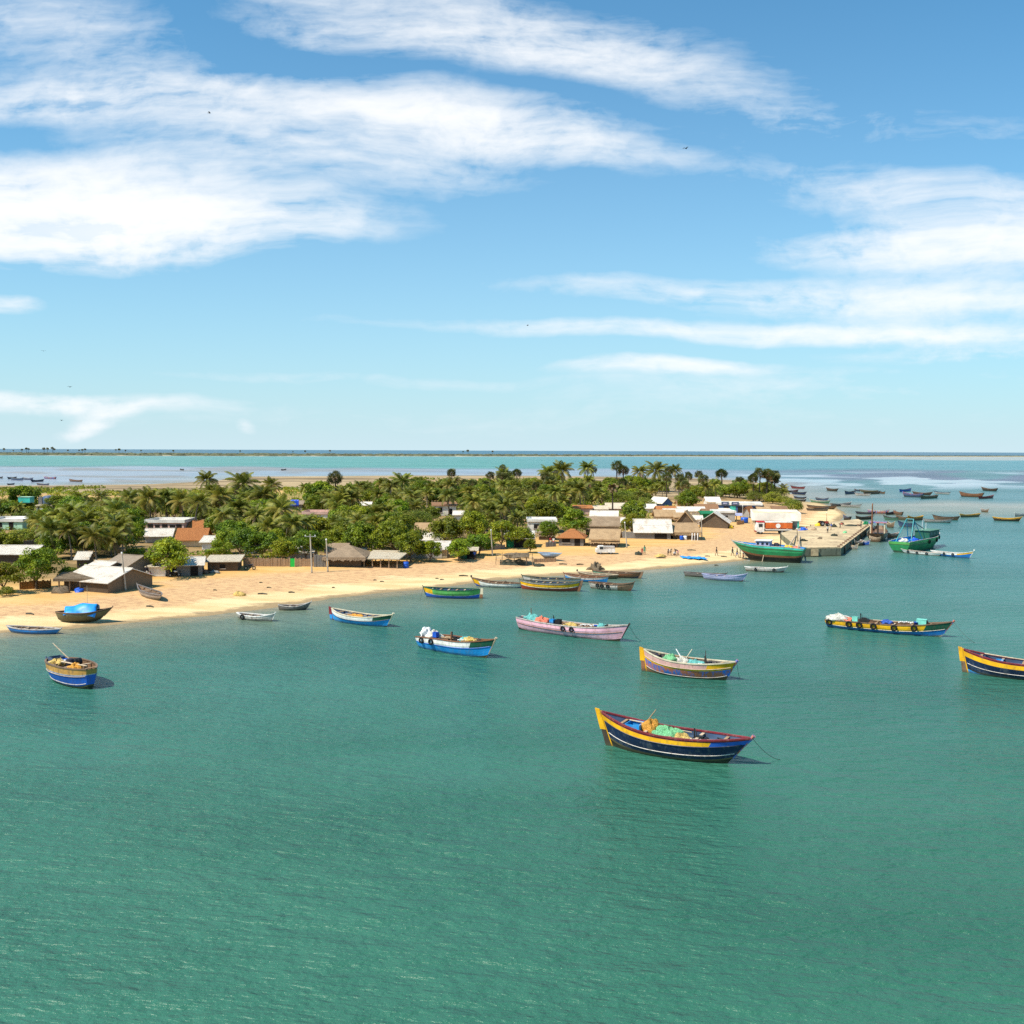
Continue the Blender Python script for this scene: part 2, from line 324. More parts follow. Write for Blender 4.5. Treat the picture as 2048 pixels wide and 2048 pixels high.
plain('foam_white', (.75, .74, .72)); plain('plastic_blue', (.02, .1, .5), .15, .4); plain('plastic_mint', (.2, .6, .48), .15, .5); plain('plastic_yellow', (.75, .5, .03), .15, .5); plain('plastic_black', (.02, .02, .022), .1, .5)
boards('tin_white', (.86, .80, .70), (.68, .6, .5), 9, .8); boards('tin_cream', (.78, .68, .5), (.55, .45, .33), 9, .8); boards('tin_grey', (.42, .38, .34), (.25, .21, .18), 9, .6); boards('asbestos', (.44, .35, .26), (.24, .18, .13), 7, .9)
boards('stick_wall', (.24, .17, .11), (.06, .045, .035), 12, .95); boards('bamboo_fence', (.66, .44, .27), (.3, .19, .11), 14, .95); boards('bamboo_orange', (.6, .28, .08), (.28, .12, .04), 14, .95); boards('grey_sheet', (.32, .3, .28), (.16, .15, .14), 8, .8); boards('green_sheet', (.03, .3, .12), (.015, .13, .06), 8, .7)
boards('tile_orange', (.58, .24, .08), (.36, .13, .05), 10, .9); boards('tile_brown', (.38, .2, .1), (.22, .12, .07), 10, .9)
thatch('thatch_tan', (.56, .38, .21), (.27, .17, .095)); thatch('thatch_grey', (.44, .32, .21), (.17, .12, .08)); thatch('thatch_red', (.36, .21, .12), (.16, .09, .055)); thatch('brushwood', (.32, .24, .16), (.06, .045, .03))
paint('wall_white', (.76, .73, .67), (.4, .33, .25), .4, .9, .8, spec=.1); paint('wall_pink', (.6, .4, .34), (.35, .25, .18), .4, .9, .8, spec=.1); paint('wall_grey', (.36, .34, .31), (.2, .17, .14), .4, .9, .8, spec=.1); paint('wall_mint', (.42, .66, .5), (.3, .35, .25), .3, .9, .8, spec=.1)
paint('wall_blue', (.06, .13, .3), (.1, .12, .16), .3, .9, .8, spec=.1); paint('wall_cream', (.68, .55, .36), (.4, .3, .2), .4, .9, .8, spec=.1); paint('wall_brown', (.2, .14, .1), (.09, .065, .05), .5, .95, 1.5, spec=.1)
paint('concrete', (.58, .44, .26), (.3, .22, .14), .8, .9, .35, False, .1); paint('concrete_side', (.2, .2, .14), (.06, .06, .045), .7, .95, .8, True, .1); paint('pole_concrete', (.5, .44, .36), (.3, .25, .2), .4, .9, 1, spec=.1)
plain('opening_dark', (.022, .018, .016), .3, .95); plain('door_green', (.02, .42, .06), .15, .6)
paint('clean_white', (.84, .79, .7), (.5, .42, .33), .25, .9, .5, spec=.1); plain('bark', (.16, .12, .085), .35, .95, 4, .05); plain('palm_bark', (.2, .165, .13), .3, .95, 5, .05); plain('palmyra_bark', (.07, .055, .045), .3, .95, 5, .05)
leaf('leaf_broad', (.032, .078, .006), (.29, .34, .014), sun=(.24, .28, .01)); leaf('leaf_light', (.085, .14, .008), (.36, .37, .018), sun=(.3, .3, .01)); leaf('leaf_scrub', (.1, .13, .02), (.27, .275, .035), .25, sun=(.24, .24, .03)); leaf('leaf_dark', (.035, .075, .008), (.16, .22, .012), .25, sun=(.18, .22, .01))
leaf('leaf_palm', (.04, .07, .010), (.26, .26, .028), .28, sun=(.26, .25, .03)); leaf('leaf_palm_gold', (.15, .15, .03), (.32, .28, .05), .35, sun=(.4, .34, .05)); leaf('leaf_palmyra', (.045, .055, .016), (.17, .18, .05), .2); leaf('leaf_dead', (.16, .1, .045), (.28, .19, .09), .15); leaf('leaf_yellow', (.2, .19, .02), (.36, .31, .025), .3)


# sand, mud, village floor
t = MT('sand'); p = t.pos(); sp = t.n('ShaderNodeSeparateXYZ'); t.l(p, sp.inputs[0]); z = sp.outputs[2]
big = t.noise(p, .045, 5, .6); med = t.noise(p, .22, 6, .65, (.35, 1, 1)); fine = t.noise(p, 1.6, 5, .7, (.5, 1, 1)); zz = t.math('ADD', z, t.math('ADD', t.math('MULTIPLY', t.math('SUBTRACT', med, .5), .35), t.math('MULTIPLY', t.math('SUBTRACT', fine, .5), .22)))
dry = t.mix(t.rng(med, .38, .62), (.70, .45, .18), (.62, .35, .11)); dry = t.mix(t.rng(big, .45, .65), dry, (.62, .37, .14)); dry = t.mix(t.math('MULTIPLY', t.rng(fine, .55, .72), .45), dry, (.36, .2, .09))
pale = t.mix(t.rng(med, .4, .65), (.76, .57, .31), (.64, .44, .21)); wrack = t.mix(t.rng(fine, .42, .64), (.65, .42, .21), (.46, .265, .14))
k = t.mix(t.rng(zz, .40, .52), pale, wrack); k = t.mix(t.rng(zz, .78, 1.0), k, dry)
k = t.mix(t.rng(zz, .16, .07), k, (.34, .24, .13)); k = t.mix(t.rng(zz, .03, -.05), k, (.2, .19, .12))
at = t.n('ShaderNodeAttribute', attribute_name='zone'); zs = t.n('ShaderNodeSeparateColor'); t.l(at.outputs['Color'], zs.inputs[0])
tw = t.noise(p, .12, 6, .65)
grass = t.mix(t.rng(tw, .4, .62), (.3, .25, .06), (.13, .15, .035)); grass = t.mix(t.rng(t.noise(p, .03, 4, .6), .52, .62), grass, (.5, .38, .2))
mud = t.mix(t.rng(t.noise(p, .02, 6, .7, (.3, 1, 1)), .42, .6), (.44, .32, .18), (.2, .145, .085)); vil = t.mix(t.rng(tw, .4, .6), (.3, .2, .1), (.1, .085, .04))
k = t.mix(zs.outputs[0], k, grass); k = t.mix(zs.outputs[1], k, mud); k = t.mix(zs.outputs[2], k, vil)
t.col(k); t.set(.95, .1); t.bump(t.math('ADD', fine, t.noise(p, 7, 3, .6)), .07)

# water: water, bed and painted sky reflection colours in the attribute, ripples as bump
t = MT('sea_water'); p = t.pos(); at = t.n('ShaderNodeAttribute', attribute_name='tint'); at2 = t.n('ShaderNodeAttribute', attribute_name='calm')
w1 = t.noise(p, .16, 3, .5, (.45, 1, 1)); w2 = t.noise(p, .55, 4, .55, (.6, 1.15, 1)); w3 = t.noise(p, 1.9, 5, .65, (.7, 1.1, 1)); 
rotm = t.n('ShaderNodeMapping'); rotm.inputs['Rotation'].default_value = (0, 0, R(9)); t.l(p, rotm.inputs[0]); w4 = t.noise(rotm.outputs[0], .9, 3, .6, (.4, 1.25, 1))
hgt = t.math('ADD', t.math('ADD', t.math('MULTIPLY', w1, .6), t.math('MULTIPLY', w2, .62)), t.math('ADD', t.math('MULTIPLY', w3, .30), t.math('MULTIPLY', w4, .60)))
patch = t.noise(p, .013, 5, .6, (.5, 1.3, 1)); patch2 = t.noise(p, .07, 4, .6, (.3, 1, 1))
calm = at2.outputs['Fac']
hgt = t.math('MULTIPLY', hgt, t.math('MULTIPLY', t.math('SUBTRACT', 1.0, t.math('MAXIMUM', calm, 0.0)), t.rng(patch, .3, .7, .6, 1.15)))
t.bump(hgt, .86, 1.0)
pf = t.rng(t.math('ADD', t.math('MULTIPLY', patch, .6), t.math('MULTIPLY', patch2, .4)), .36, .64); k = t.mix(1.0, at.outputs['Color'], t.mix(pf, (1.36, 1.22, 1.26), (.80, .90, .90)), 'MULTIPLY')
t.col(k); t.set(.06, .42); t.b.inputs['IOR'].default_value = 1.33
t.l(t.math('SUBTRACT', .27, t.math('MULTIPLY', t.math('MAXIMUM', calm, 0.0), .16)), t.b.inputs['Roughness']); t.l(t.math('ADD', .44, t.math('MULTIPLY', calm, .34)), t.b.inputs['Specular IOR Level'])

# ------------------------------------------------------------------ the ground sheet
gx = np.arange(-760, 330, 3.0); gy = np.arange(62, 930, 3.0); GX, GY = np.meshgrid(gx, gy)
GZ = land_z(GX, GY); n_, m_ = GX.shape
idx = np.arange(n_ * m_).reshape(n_, m_)
me = np_mesh('land', np.stack([GX.ravel(), GY.ravel(), GZ.ravel()], 1), np.stack([idx[:-1, :-1].ravel(), idx[:-1, 1:].ravel(), idx[1:, 1:].ravel(), idx[1:, :-1].ravel()], 1), ['sand'], smooth=True)
land = bpy.data.objects.new('land', me); C.objects.link(land); tag(land, kind='structure')
# village front line (where sand gives way to the trodden, darker, weedy village floor)
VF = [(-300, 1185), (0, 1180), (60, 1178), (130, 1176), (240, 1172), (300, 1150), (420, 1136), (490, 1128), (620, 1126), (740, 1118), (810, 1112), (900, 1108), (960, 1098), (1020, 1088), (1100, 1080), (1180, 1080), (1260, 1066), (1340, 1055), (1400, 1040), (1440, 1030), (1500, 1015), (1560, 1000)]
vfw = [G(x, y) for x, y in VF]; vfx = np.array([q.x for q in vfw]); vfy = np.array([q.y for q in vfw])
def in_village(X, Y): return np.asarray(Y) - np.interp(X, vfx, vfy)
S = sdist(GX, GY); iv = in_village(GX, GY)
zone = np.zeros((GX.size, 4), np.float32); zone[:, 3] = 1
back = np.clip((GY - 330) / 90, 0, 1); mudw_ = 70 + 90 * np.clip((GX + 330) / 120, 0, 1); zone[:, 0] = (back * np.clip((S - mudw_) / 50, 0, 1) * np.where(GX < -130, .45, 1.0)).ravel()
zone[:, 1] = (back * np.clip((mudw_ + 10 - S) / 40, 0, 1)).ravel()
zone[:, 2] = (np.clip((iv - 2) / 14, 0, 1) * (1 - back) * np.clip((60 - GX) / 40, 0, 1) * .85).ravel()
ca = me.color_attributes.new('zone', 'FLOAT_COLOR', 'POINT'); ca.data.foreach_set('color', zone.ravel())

# ------------------------------------------------------------------ the sea
ang = np.concatenate([np.arange(-180, -44, 6.0), np.arange(-42, 42, .3), np.arange(42, 180, 6.0)]); rad = [2.0, 12.0]
while rad[-1] < 90000: rad.append(rad[-1] * 1.0125)
A, RR = np.meshgrid(np.radians(ang), np.array(rad)); WX = np.sin(A) * RR; WY = np.cos(A) * RR; n_, m_ = WX.shape; idx = np.arange(n_ * m_).reshape(n_, m_); nx = np.roll(idx, -1, axis=1)
me = np_mesh('sea', np.stack([WX.ravel(), WY.ravel(), np.zeros(WX.size)], 1), np.stack([idx[:-1].ravel(), nx[:-1].ravel(), nx[1:].ravel(), idx[1:].ravel()], 1), ['sea_water'])
sea = bpy.data.objects.new('sea', me); C.objects.link(sea); tag(sea, kind='structure')
x_, y_ = WX.ravel(), WY.ravel()
lx = x_ / np.maximum(np.abs(y_), 1) ; ly = np.log(np.maximum(y_, 5.0))
def wob(s, k, seed): return (vnoise(x_ / np.maximum(y_, 20) * 900, ly * k, s, seed) - .5) + .5 * (vnoise(x_ / np.maximum(y_, 20) * 900, ly * k, s / 2.3, seed + 4) - .5)
def ss(a, b, q): w = np.clip((q - a) / (b - a), 0, 1); return w * w * (3 - 2 * w)
def lerp(c, d, f): return c * (1 - f[:, None]) + np.asarray(d)[None, :] * f[:, None]
yy = y_ * np.exp(wob(120, 160, 1) * .16)                        # wobbling bands
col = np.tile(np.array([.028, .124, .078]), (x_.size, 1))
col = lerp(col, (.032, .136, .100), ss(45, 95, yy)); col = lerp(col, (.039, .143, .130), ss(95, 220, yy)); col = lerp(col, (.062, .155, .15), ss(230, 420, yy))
left = ss(.22, -.05, lx)                                          # lagoon side
calm = np.zeros(x_.size)
# wet flats in the lagoon: shallow, smooth, sky reflection painted into the colour
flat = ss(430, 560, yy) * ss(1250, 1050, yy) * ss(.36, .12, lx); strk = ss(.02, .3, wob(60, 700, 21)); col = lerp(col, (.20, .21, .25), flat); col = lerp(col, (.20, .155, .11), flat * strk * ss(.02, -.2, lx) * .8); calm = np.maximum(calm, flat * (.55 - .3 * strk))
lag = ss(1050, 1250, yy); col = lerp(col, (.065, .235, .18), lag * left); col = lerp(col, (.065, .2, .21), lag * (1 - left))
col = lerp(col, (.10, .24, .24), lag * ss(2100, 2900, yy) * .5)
# weed meadow on the right
weed = ss(560, 680, yy) * ss(1250, 980, yy) * ss(.18, .34, lx + .10 * wob(60, 240, 9)) * ss(-.15, .2, wob(70, 300, 3) + .12); col = lerp(col, (.085, .09, .13), weed * .9)
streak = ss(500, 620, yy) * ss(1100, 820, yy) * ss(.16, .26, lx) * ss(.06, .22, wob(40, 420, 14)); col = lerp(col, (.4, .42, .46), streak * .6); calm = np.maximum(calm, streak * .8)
# pale sand bar
bar = ss(300, 345, yy) * ss(430, 380, yy) * ss(.22, .36, lx); col = lerp(col, (.27, .26, .19), bar * .75)
farbar = ss(2300, 2800, yy) * ss(.12, .3, lx) * ss(5200, 4300, yy); col = lerp(col, (.34, .33, .27), farbar * .8)
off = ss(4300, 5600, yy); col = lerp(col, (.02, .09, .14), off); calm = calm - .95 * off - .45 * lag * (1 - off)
near = (np.abs(lx) < 1) & (y_ > 50) & (y_ < 950); s_ = np.full(x_.size, -500.0); s_[near] = sdist(x_[near], y_[near])
shal = ss(-26, -2, s_) * (y_ < 430); col = lerp(col, (.135, .17, .115), shal * .8); shal2 = ss(-4.5, -.5, s_) * (y_ < 430); col = lerp(col, (.26, .22, .13), shal2 * .75)
mudw = ss(-60, -5, s_) * (y_ > 430); col = lerp(col, (.3, .25, .18), mudw * .6)
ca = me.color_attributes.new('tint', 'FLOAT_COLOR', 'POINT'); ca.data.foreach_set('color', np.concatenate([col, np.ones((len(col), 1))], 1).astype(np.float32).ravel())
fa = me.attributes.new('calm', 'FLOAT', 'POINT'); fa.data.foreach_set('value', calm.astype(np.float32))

# ------------------------------------------------------------------ the low barrier island across the lagoon
def far_pt(px, d): q = ray(px, 905); k = d / q.y; return q.x * k, q.y * k
plain('far_scrub', (.12, .125, .07), .35, .95, .01); plain('far_sand', (.5, .4, .28), .15, .95, .01)
xs = np.linspace(-2600, 3600, 260); nearY = 2950 + 1750 * np.clip((xs + 800) / 3600, 0, 1) + 90 * (vnoise(xs, xs * 0, 260, 2) - .5); farY = nearY + 1500 * np.clip((1900 - xs) / 2600, .12, 1)
V = []; F = []
for i, x in enumerate(xs):
    for k_, f_ in enumerate((0, .06, .5, .94, 1)): V.append((x, nearY[i] + (farY[i] - nearY[i]) * f_, (-.6, 1.0, 1.6, 1.0, -.6)[k_]))
    if i:
        for k_ in range(4): a = (i - 1) * 5 + k_; F.append((a, a + 5, a + 6, a + 1))
me = np_mesh('far_island', V, F, ['far_sand'], smooth=True); o = bpy.data.objects.new('far_island', me); C.objects.link(o); tag(o, kind='structure')
q = np.random.default_rng(5); V = []; F = []
for i in range(5200):
    x = q.uniform(-2500, 3500); ny = np.interp(x, xs, nearY); fy = np.interp(x, xs, farY); y = ny + 60 + (fy - ny - 120) * q.random() ** 1.6; h = q.uniform(2.0, 4.6); r = q.uniform(7, 22); o_ = len(V)
    for k_ in range(7): a = k_ * 2 * math.pi / 7; V.append((x + math.cos(a) * r * q.uniform(.7, 1.2), y + math.sin(a) * r, .6))
    for k_ in range(7): a = k_ * 2 * math.pi / 7; V.append((x + math.cos(a) * r * .6, y + math.sin(a) * r * .6, .8 + h * q.uniform(.65, 1.1)))
    for k_ in range(7): b = (k_ + 1) % 7; F.append((o_ + k_, o_ + b, o_ + 7 + b, o_ + 7 + k_))
    F += [(o_ + 7, o_ + 8, o_ + 9, o_ + 10), (o_ + 7, o_ + 10, o_ + 11, o_ + 12), (o_ + 7, o_ + 12, o_ + 13, o_ + 13)]
F = [f for f in F if len(set(f)) == 4] 
me = np_mesh('far_scrub_belt', V, F, ['far_scrub']); o = bpy.data.objects.new('far_scrub_belt', me); C.objects.link(o); tag(o, 'low dark scrub covering the long island on the horizon', 'scrub', kind='stuff')
# ------------------------------------------------------------------ boats
class Boat: pass
def hull_fn(Lw, beam, fs, fm, fb, rs, rb, se, be, draft):
    """returns f(t, s, side, inset) -> point; t 0 stern..1 bow, s 0 keel..1 sheer; se/be: width left at stern/bow"""
    def sheer(t): u_ = 2 * t - 1; return fm + (fs - fm) * max(-u_, 0) ** 2.2 + (fb - fm) * max(u_, 0) ** 2.2
    def half(t, s):
        u_ = 2 * t - 1; e = se if u_ < 0 else be; full = (1 - abs(u_) ** (2.6 if u_ < 0 else 2.2)); w = e + (1 - e) * full
        fl = .30 + .70 * min(1.0, s * 1.35) ** .55                    # round bilge
        return beam / 2 * w * fl
    def f(t, s, side, inset=0.0):
        z0 = -draft + draft * .8 * abs(2 * t - 1) ** 6; zs = sheer(t); z = z0 + (zs - z0) * s; k = max(z, -.2)
        x = (-Lw / 2 - rs * k / max(fs, .1)) * (1 - t) + (Lw / 2 + rb * k / max(fb, .1)) * t
        y = max(half(t, s) - inset, .012) * side
        return Vector((x, y, z))
    return f, sheer
def make_boat(name, label, cat, Sx, Bx, St, Bt, fm, beam, bands, group=None, base=0.0, se=.06, be=.03, bow=None, bowband=-1, gun='pale_wood', rail=None, inner='grey_wood', thwarts=4, rudder=None, tyres=(), engine=None, rope=None, stem=None, deck=.45, draft=.4, ribs=False, prow=None, tyre_r=.3, stemw=.09, foredeck=0.0):
    """Sx, Bx: where stern and bow meet the water (photo pixels); St, Bt: their tops; fm: height of the near side amidships in pixels.
       bands: (upper limit s, material) from the keel up; bow: (t from, material) repaints the top band near the bow"""
    def at(q):
        return P(q[0], q[1], base)
    ps, pb = at(Sx), at(Bx); mid = (ps + pb) / 2; d = pb - ps; Lw = math.hypot(d.x, d.y); rz = math.atan2(d.y, d.x)
    ms, mb_, mm = mpp(ps), mpp(pb), mpp(mid); fs = max((Sx[1] - St[1]) * ms, .25); fb = max((Bx[1] - Bt[1]) * mb_, .25); fmm = fm * mm
    cs = max(abs(math.cos(rz)), .35); rs = abs(St[0] - Sx[0]) * ms / cs; rb = abs(Bt[0] - Bx[0]) * mb_ / cs
    rs = min(rs, 1.1); rb = min(rb, 1.9 if cat != 'trawler' else 3.4)
    b = Boat(); root = thing(name, label, cat, (mid.x, mid.y, base), rz, group); b.root = root; b.L = Lw
    f, sheer = hull_fn(Lw, beam, fs, fmm, fb, rs, rb, se, be, draft); b.f = f; b.sheer = sheer; b.beam = beam
    # outer shell
    mats = []; mi = lambda n_: (mats.append(n_) or len(mats) - 1) if n_ not in mats else mats.index(n_)
    ts = np.linspace(0, 1, 25); svals = [0.0]
    for s_, _ in bands:
        a = svals[-1]; k_ = max(1, int(round((s_ - a) / .14))); svals += [a + (s_ - a) * (j + 1) / k_ for j in range(k_)]
    def band(sm, tm):
        for q, (s_, m_) in enumerate(bands):
            if sm <= s_ + 1e-6:
                if bow and q == len(bands) + bowband and tm > bow[0]: return mi(bow[1])
                return mi(m_)
        return mi(bands[-1][1])
    m = MB()
    for side in (-1, 1):
        vs = [f(t_, s_, side) for t_ in ts for s_ in svals]; fs_ = []; n_ = len(svals)
        o_ = len(m.v); m.v.extend([tuple(q) for q in vs])
        for i in range(len(ts) - 1):
            for j in range(n_ - 1):
                q = (i * n_ + j, (i + 1) * n_ + j, (i + 1) * n_ + j + 1, i * n_ + j + 1)
                m.f.append([x + o_ for x in (q if side < 0 else q[::-1])]); m.m.append(band((svals[j] + svals[j + 1]) / 2, (ts[i] + ts[i + 1]) / 2))
        for i_ in (0, len(ts) - 1):                                   # stern and bow closing
            pass
    for t_, flip in ((0, 1), (1, 0)):
        for j in range(len(svals) - 1):
            q = [f(t_, svals[j], -1), f(t_, svals[j], 1), f(t_, svals[j + 1], 1), f(t_, svals[j + 1], -1)]
            m.add(q if not flip else q[::-1], [(0, 1, 2, 3)], band((svals[j] + svals[j + 1]) / 2, .5 if t_ == 0 else 1))
    hull = m.build('hull', mats, root)
    # inside: planking and sole
    m = MB(); ins = .07; tt = np.linspace(.025, .975, 21)
    for side in (-1, 1):
        vs = []
        for t_ in tt:
            zs = sheer(t_); z0 = -draft + draft * .8 * abs(2 * t_ - 1) ** 6; zd = max(zs * (1 - deck), .05)
            s1 = (zd - z0) / (zs - z0); vs += [f(t_, .995, side, ins), f(t_, (s1 + 1) / 2, side, ins), f(t_, s1, side, ins), Vector((f(t_, s1, side).x, 0, f(t_, s1, side).z - .03))]
        fs_ = [((i * 4 + j), (i * 4 + j + 1), (i * 4 + j + 5), (i * 4 + j + 4)) for i in range(len(tt) - 1) for j in range(3)]
        m.add(vs, fs_ if side < 0 else [q[::-1] for q in fs_])
    m.build('inner_planking', inner, root)
    # gunwale with its own thickness
    m = MB()
    for side in (-1, 1):
        vs = []
        for t_ in np.linspace(0, 1, 25):
            p0 = f(t_, 1, side); w_ = .075
            vs += [p0 + Vector((0, side * w_ * .6, -.05)), p0 + Vector((0, side * w_ * .6, .045)), p0 + Vector((0, -side * min(w_ * 1.6, abs(p0.y)), .045)), p0 + Vector((0, -side * min(w_ * 1.6, abs(p0.y)), -.05))]
        fs_ = [(i * 4 + j, i * 4 + (j + 1) % 4, (i + 1) * 4 + (j + 1) % 4, (i + 1) * 4 + j) for i in range(24) for j in range(4)] + [(0, 1, 2, 3), (99, 98, 97, 96)]
        m.add(vs, fs_ if side > 0 else [q[::-1] for q in fs_])
    m.build('gunwale', gun, root)
    if rail:
        for s_, mat_ in rail:
            m = MB()
            for side in (-1, 1): m.tube([f(t_, s_, side) + Vector((0, side * .012, 0)) for t_ in np.linspace(.01, .985, 22)], .032, 5)
            m.build('rubbing_strake', mat_, root)
    for i in range(thwarts):
        t_ = .14 + .72 * i / max(thwarts - 1, 1); z_ = sheer(t_) - .13; w_ = abs(f(t_, .88, 1, ins).y); x_ = f(t_, .9, 1).x
        MB().box((x_, 0, z_), (.2, 2 * w_, .05)).build('thwart', 'pale_wood' if i % 2 else 'wood', root)
    if ribs:
        for t_ in np.linspace(.1, .9, 9):
            MB().tube([f(t_, s_, -1, ins + .02) for s_ in (1.0, .75, .55)] + [f(t_, s_, 1, ins + .02) for s_ in (.55, .75, 1.0)], .035, 4).build('rib', 'wood', root)
    # stem post
    sm = stem or gun
    if stemw: MB().tube([f(1, .25, 1) + Vector((.03, 0, 0)), f(1, .7, 1) + Vector((.04, 0, 0)), f(1, 1, 1) + Vector((.05, 0, .02)), f(1, 1, 1) + Vector((.16, 0, .16))], [.05, .06, stemw, stemw * 1.1], 6).build('stem_post', sm, root)
    if foredeck:
        vs = []; tt_ = np.linspace(1 - foredeck, .99, 5)
        for t_ in tt_: vs += [f(t_, .97, -1, .05), f(t_, .97, 1, .05)]
        MB().add(vs, [(2 * i, 2 * i + 2, 2 * i + 3, 2 * i + 1) for i in range(4)]).build('foredeck', gun, root)
    if rudder:                                                        # tall rudder blade hung on the sternpost, two colours
        m = MB(); rm = []
        p1 = f(0, 1, 1); p0 = f(0, .02, 1); w_ = .42
        for a, c_, mat_ in ((0, .48, rudder[1]), (.48, 1.04, rudder[0])):
            q0 = p0.lerp(p1, a); q1 = p0.lerp(p1, c_); q0.y = q1.y = 0
            if a > 0: q0.x -= .004
            t2 = .055
            vs = [q0 + Vector((-.1, -t2, 0)), q0 + Vector((-.1 - w_, -t2, 0)), q1 + Vector((-.1 - w_ * .8, -t2, .1 if c_ > 1 else 0)), q1 + Vector((-.1, -t2, .05 if c_ > 1 else 0))]
            vs += [q + Vector((0, 2 * t2, 0)) for q in vs]; rm.append(mat_)
            m.add(vs, [(3, 2, 1, 0), (4, 5, 6, 7), (0, 1, 5, 4), (1, 2, 6, 5), (2, 3, 7, 6), (3, 0, 4, 7)], len(rm) - 1)
        m.build('rudder', rm, root)
        MB().tube([p0 * 1 + Vector((-.03, -p0.y, 0)), Vector((p1.x - .03, 0, p1.z + .06))], .07, 6).build('stern_post', rudder[0], root)
    for t_ in tyres:
        side = -1; p0 = f(t_, .82, side); o = MB().torus(Vector((0, 0, 0)), tyre_r * .75, tyre_r * .28, 'Y').build('tyre_fender', 'rubber', root, True); o.location = (p0.x, p0.y - .1, p0.z - .02)
        MB().tube([(0, 0, tyre_r * .7), (0, .06, sheer(t_) - p0.z + .05)], .015, 4).build('lashing', 'rope', o)
    if engine:
        t_, em = engine; x_ = f(t_, .9, 1).x; z_ = sheer(t_) * (1 - deck) + .05; e = MB()
        e.box((x_, 0, z_ + .3), (.75, .5, .5)); e.box((x_ + .1, 0, z_ + .62), (.5, .34, .18)); e.tube([(x_ - .3, .1, z_ + .5), (x_ - .3, .1, z_ + 1.15)], .05, 6); e.tube([(x_ + .45, -.28, z_ + .38), (x_ + .45, .28, z_ + .38)], .25, 12); e.tube([(x_ - .1, -.1, z_ + .6), (x_ - .1, -.1, z_ + 1.0), (x_ - .22, -.1, z_ + 1.05)], .035, 5)
        eo = e.build('engine', em, root)
    if rope:
        q1 = P(rope[0], rope[1], 0.0); M = Matrix.Translation((mid.x, mid.y, base)) @ Matrix.Rotation(rz, 4, 'Z'); q1 = M.inverted() @ q1; q0 = f(1, 1, 1) + Vector((.08, 0, 0)); pts = []
        for i in range(9):
            k_ = i / 8; z_ = q0.z + (q1.z - .1 - q0.z) * (1 - (1 - k_) ** 1.8); pts.append((q0.x + (q1.x - q0.x) * k_, q0.y * 0 + q1.y * k_, z_))
        MB().tube(pts, .016, 4).build('mooring_rope', 'rope', root)
    if prow: MB().lump(f(1, 1, 1) + Vector((.12, 0, .2)), (.14, .12, .16), 3, 8, 6, .1).build('prow_knob', prow, root, True)
    b.M = Matrix.Translation((mid.x, mid.y, base)) @ Matrix.Rotation(rz, 4, 'Z'); b.rz = rz; b.deck = deck; b.mid = mid
    return b
def in_boat(b, t, y=0.0, up=0.0):
    """a point on the sole of the boat, in the world"""
    zs = b.sheer(t); z = max(zs * (1 - b.deck), .05) + up
    return b.M @ Vector((b.f(t, .8, 1).x, y * b.beam / 2, z))
def net(b, t, y, rad, mat_, label, seed=0, name='net_heap', cat='fishing net', up=0.0, group=None):
    p = in_boat(b, t, y, up); o = MB().lump((0, 0, 0), rad, seed, 30, 17, .34, flat=rad[2] * .25).build(name, mat_, None, True)
    o.location = (p.x, p.y, p.z + rad[2] * .2); o.rotation_euler = (0, 0, b.rz); tag(o, label, cat, group); return o
def pole_in(b, a, c, r, mat_, label, name='wooden_pole', cat='pole'):
    """a = (t, y, height over the sole), c likewise"""
    p, q = in_boat(b, *a), in_boat(b, *c); d = q - p
    o = MB().tube([(0, 0, 0), d * .5 + Vector((0, 0, -.02)), d], [r, r * .9, r * .7], 6).build(name, mat_); o.location = p; return tag(o, label, cat)
def crate_in(b, t, y, s, mat_, label, name='storage_box', up=0.0, cat='box', lid=None):
    p = in_boat(b, t, y, up); o = thing(name, label, cat, p, b.rz); x, yy_, z = s; m = MB(); w = .04
    m.box((0, -yy_ / 2 + w / 2, z / 2), (x, w, z)).box((0, yy_ / 2 - w / 2, z / 2), (x, w, z)).box((-x / 2 + w / 2, 0, z / 2), (w, yy_ - 2 * w, z)).box((x / 2 - w / 2, 0, z / 2), (w, yy_ - 2 * w, z)).box((0, 0, .03), (x - 2 * w, yy_ - 2 * w, .05))
    m.build('box_walls', mat_, o)
    if lid: MB().box((0, 0, z + .03), (x + .04, yy_ + .04, .05)).build('lid', lid, o)
    return o
def drum_in(b, t, y, r, h, mat_, label, up=0.0, lying=False):
    p = in_boat(b, t, y, up); o = MB().lathe((0, 0, 0), [(r * .9, 0), (r, .04), (r, h * .33), (r * 1.04, h * .35), (r, h * .37), (r, h * .66), (r * 1.04, h * .68), (r, h * .7), (r, h - .04), (r * .9, h), (r * .5, h + .01)], 16).build('barrel', mat_, None, True)
    o.location = p + (Vector((0, 0, r)) if lying else Vector((0, 0, 0))); o.rotation_euler = (R(90) if lying else 0, 0, b.rz); return tag(o, label, 'barrel')

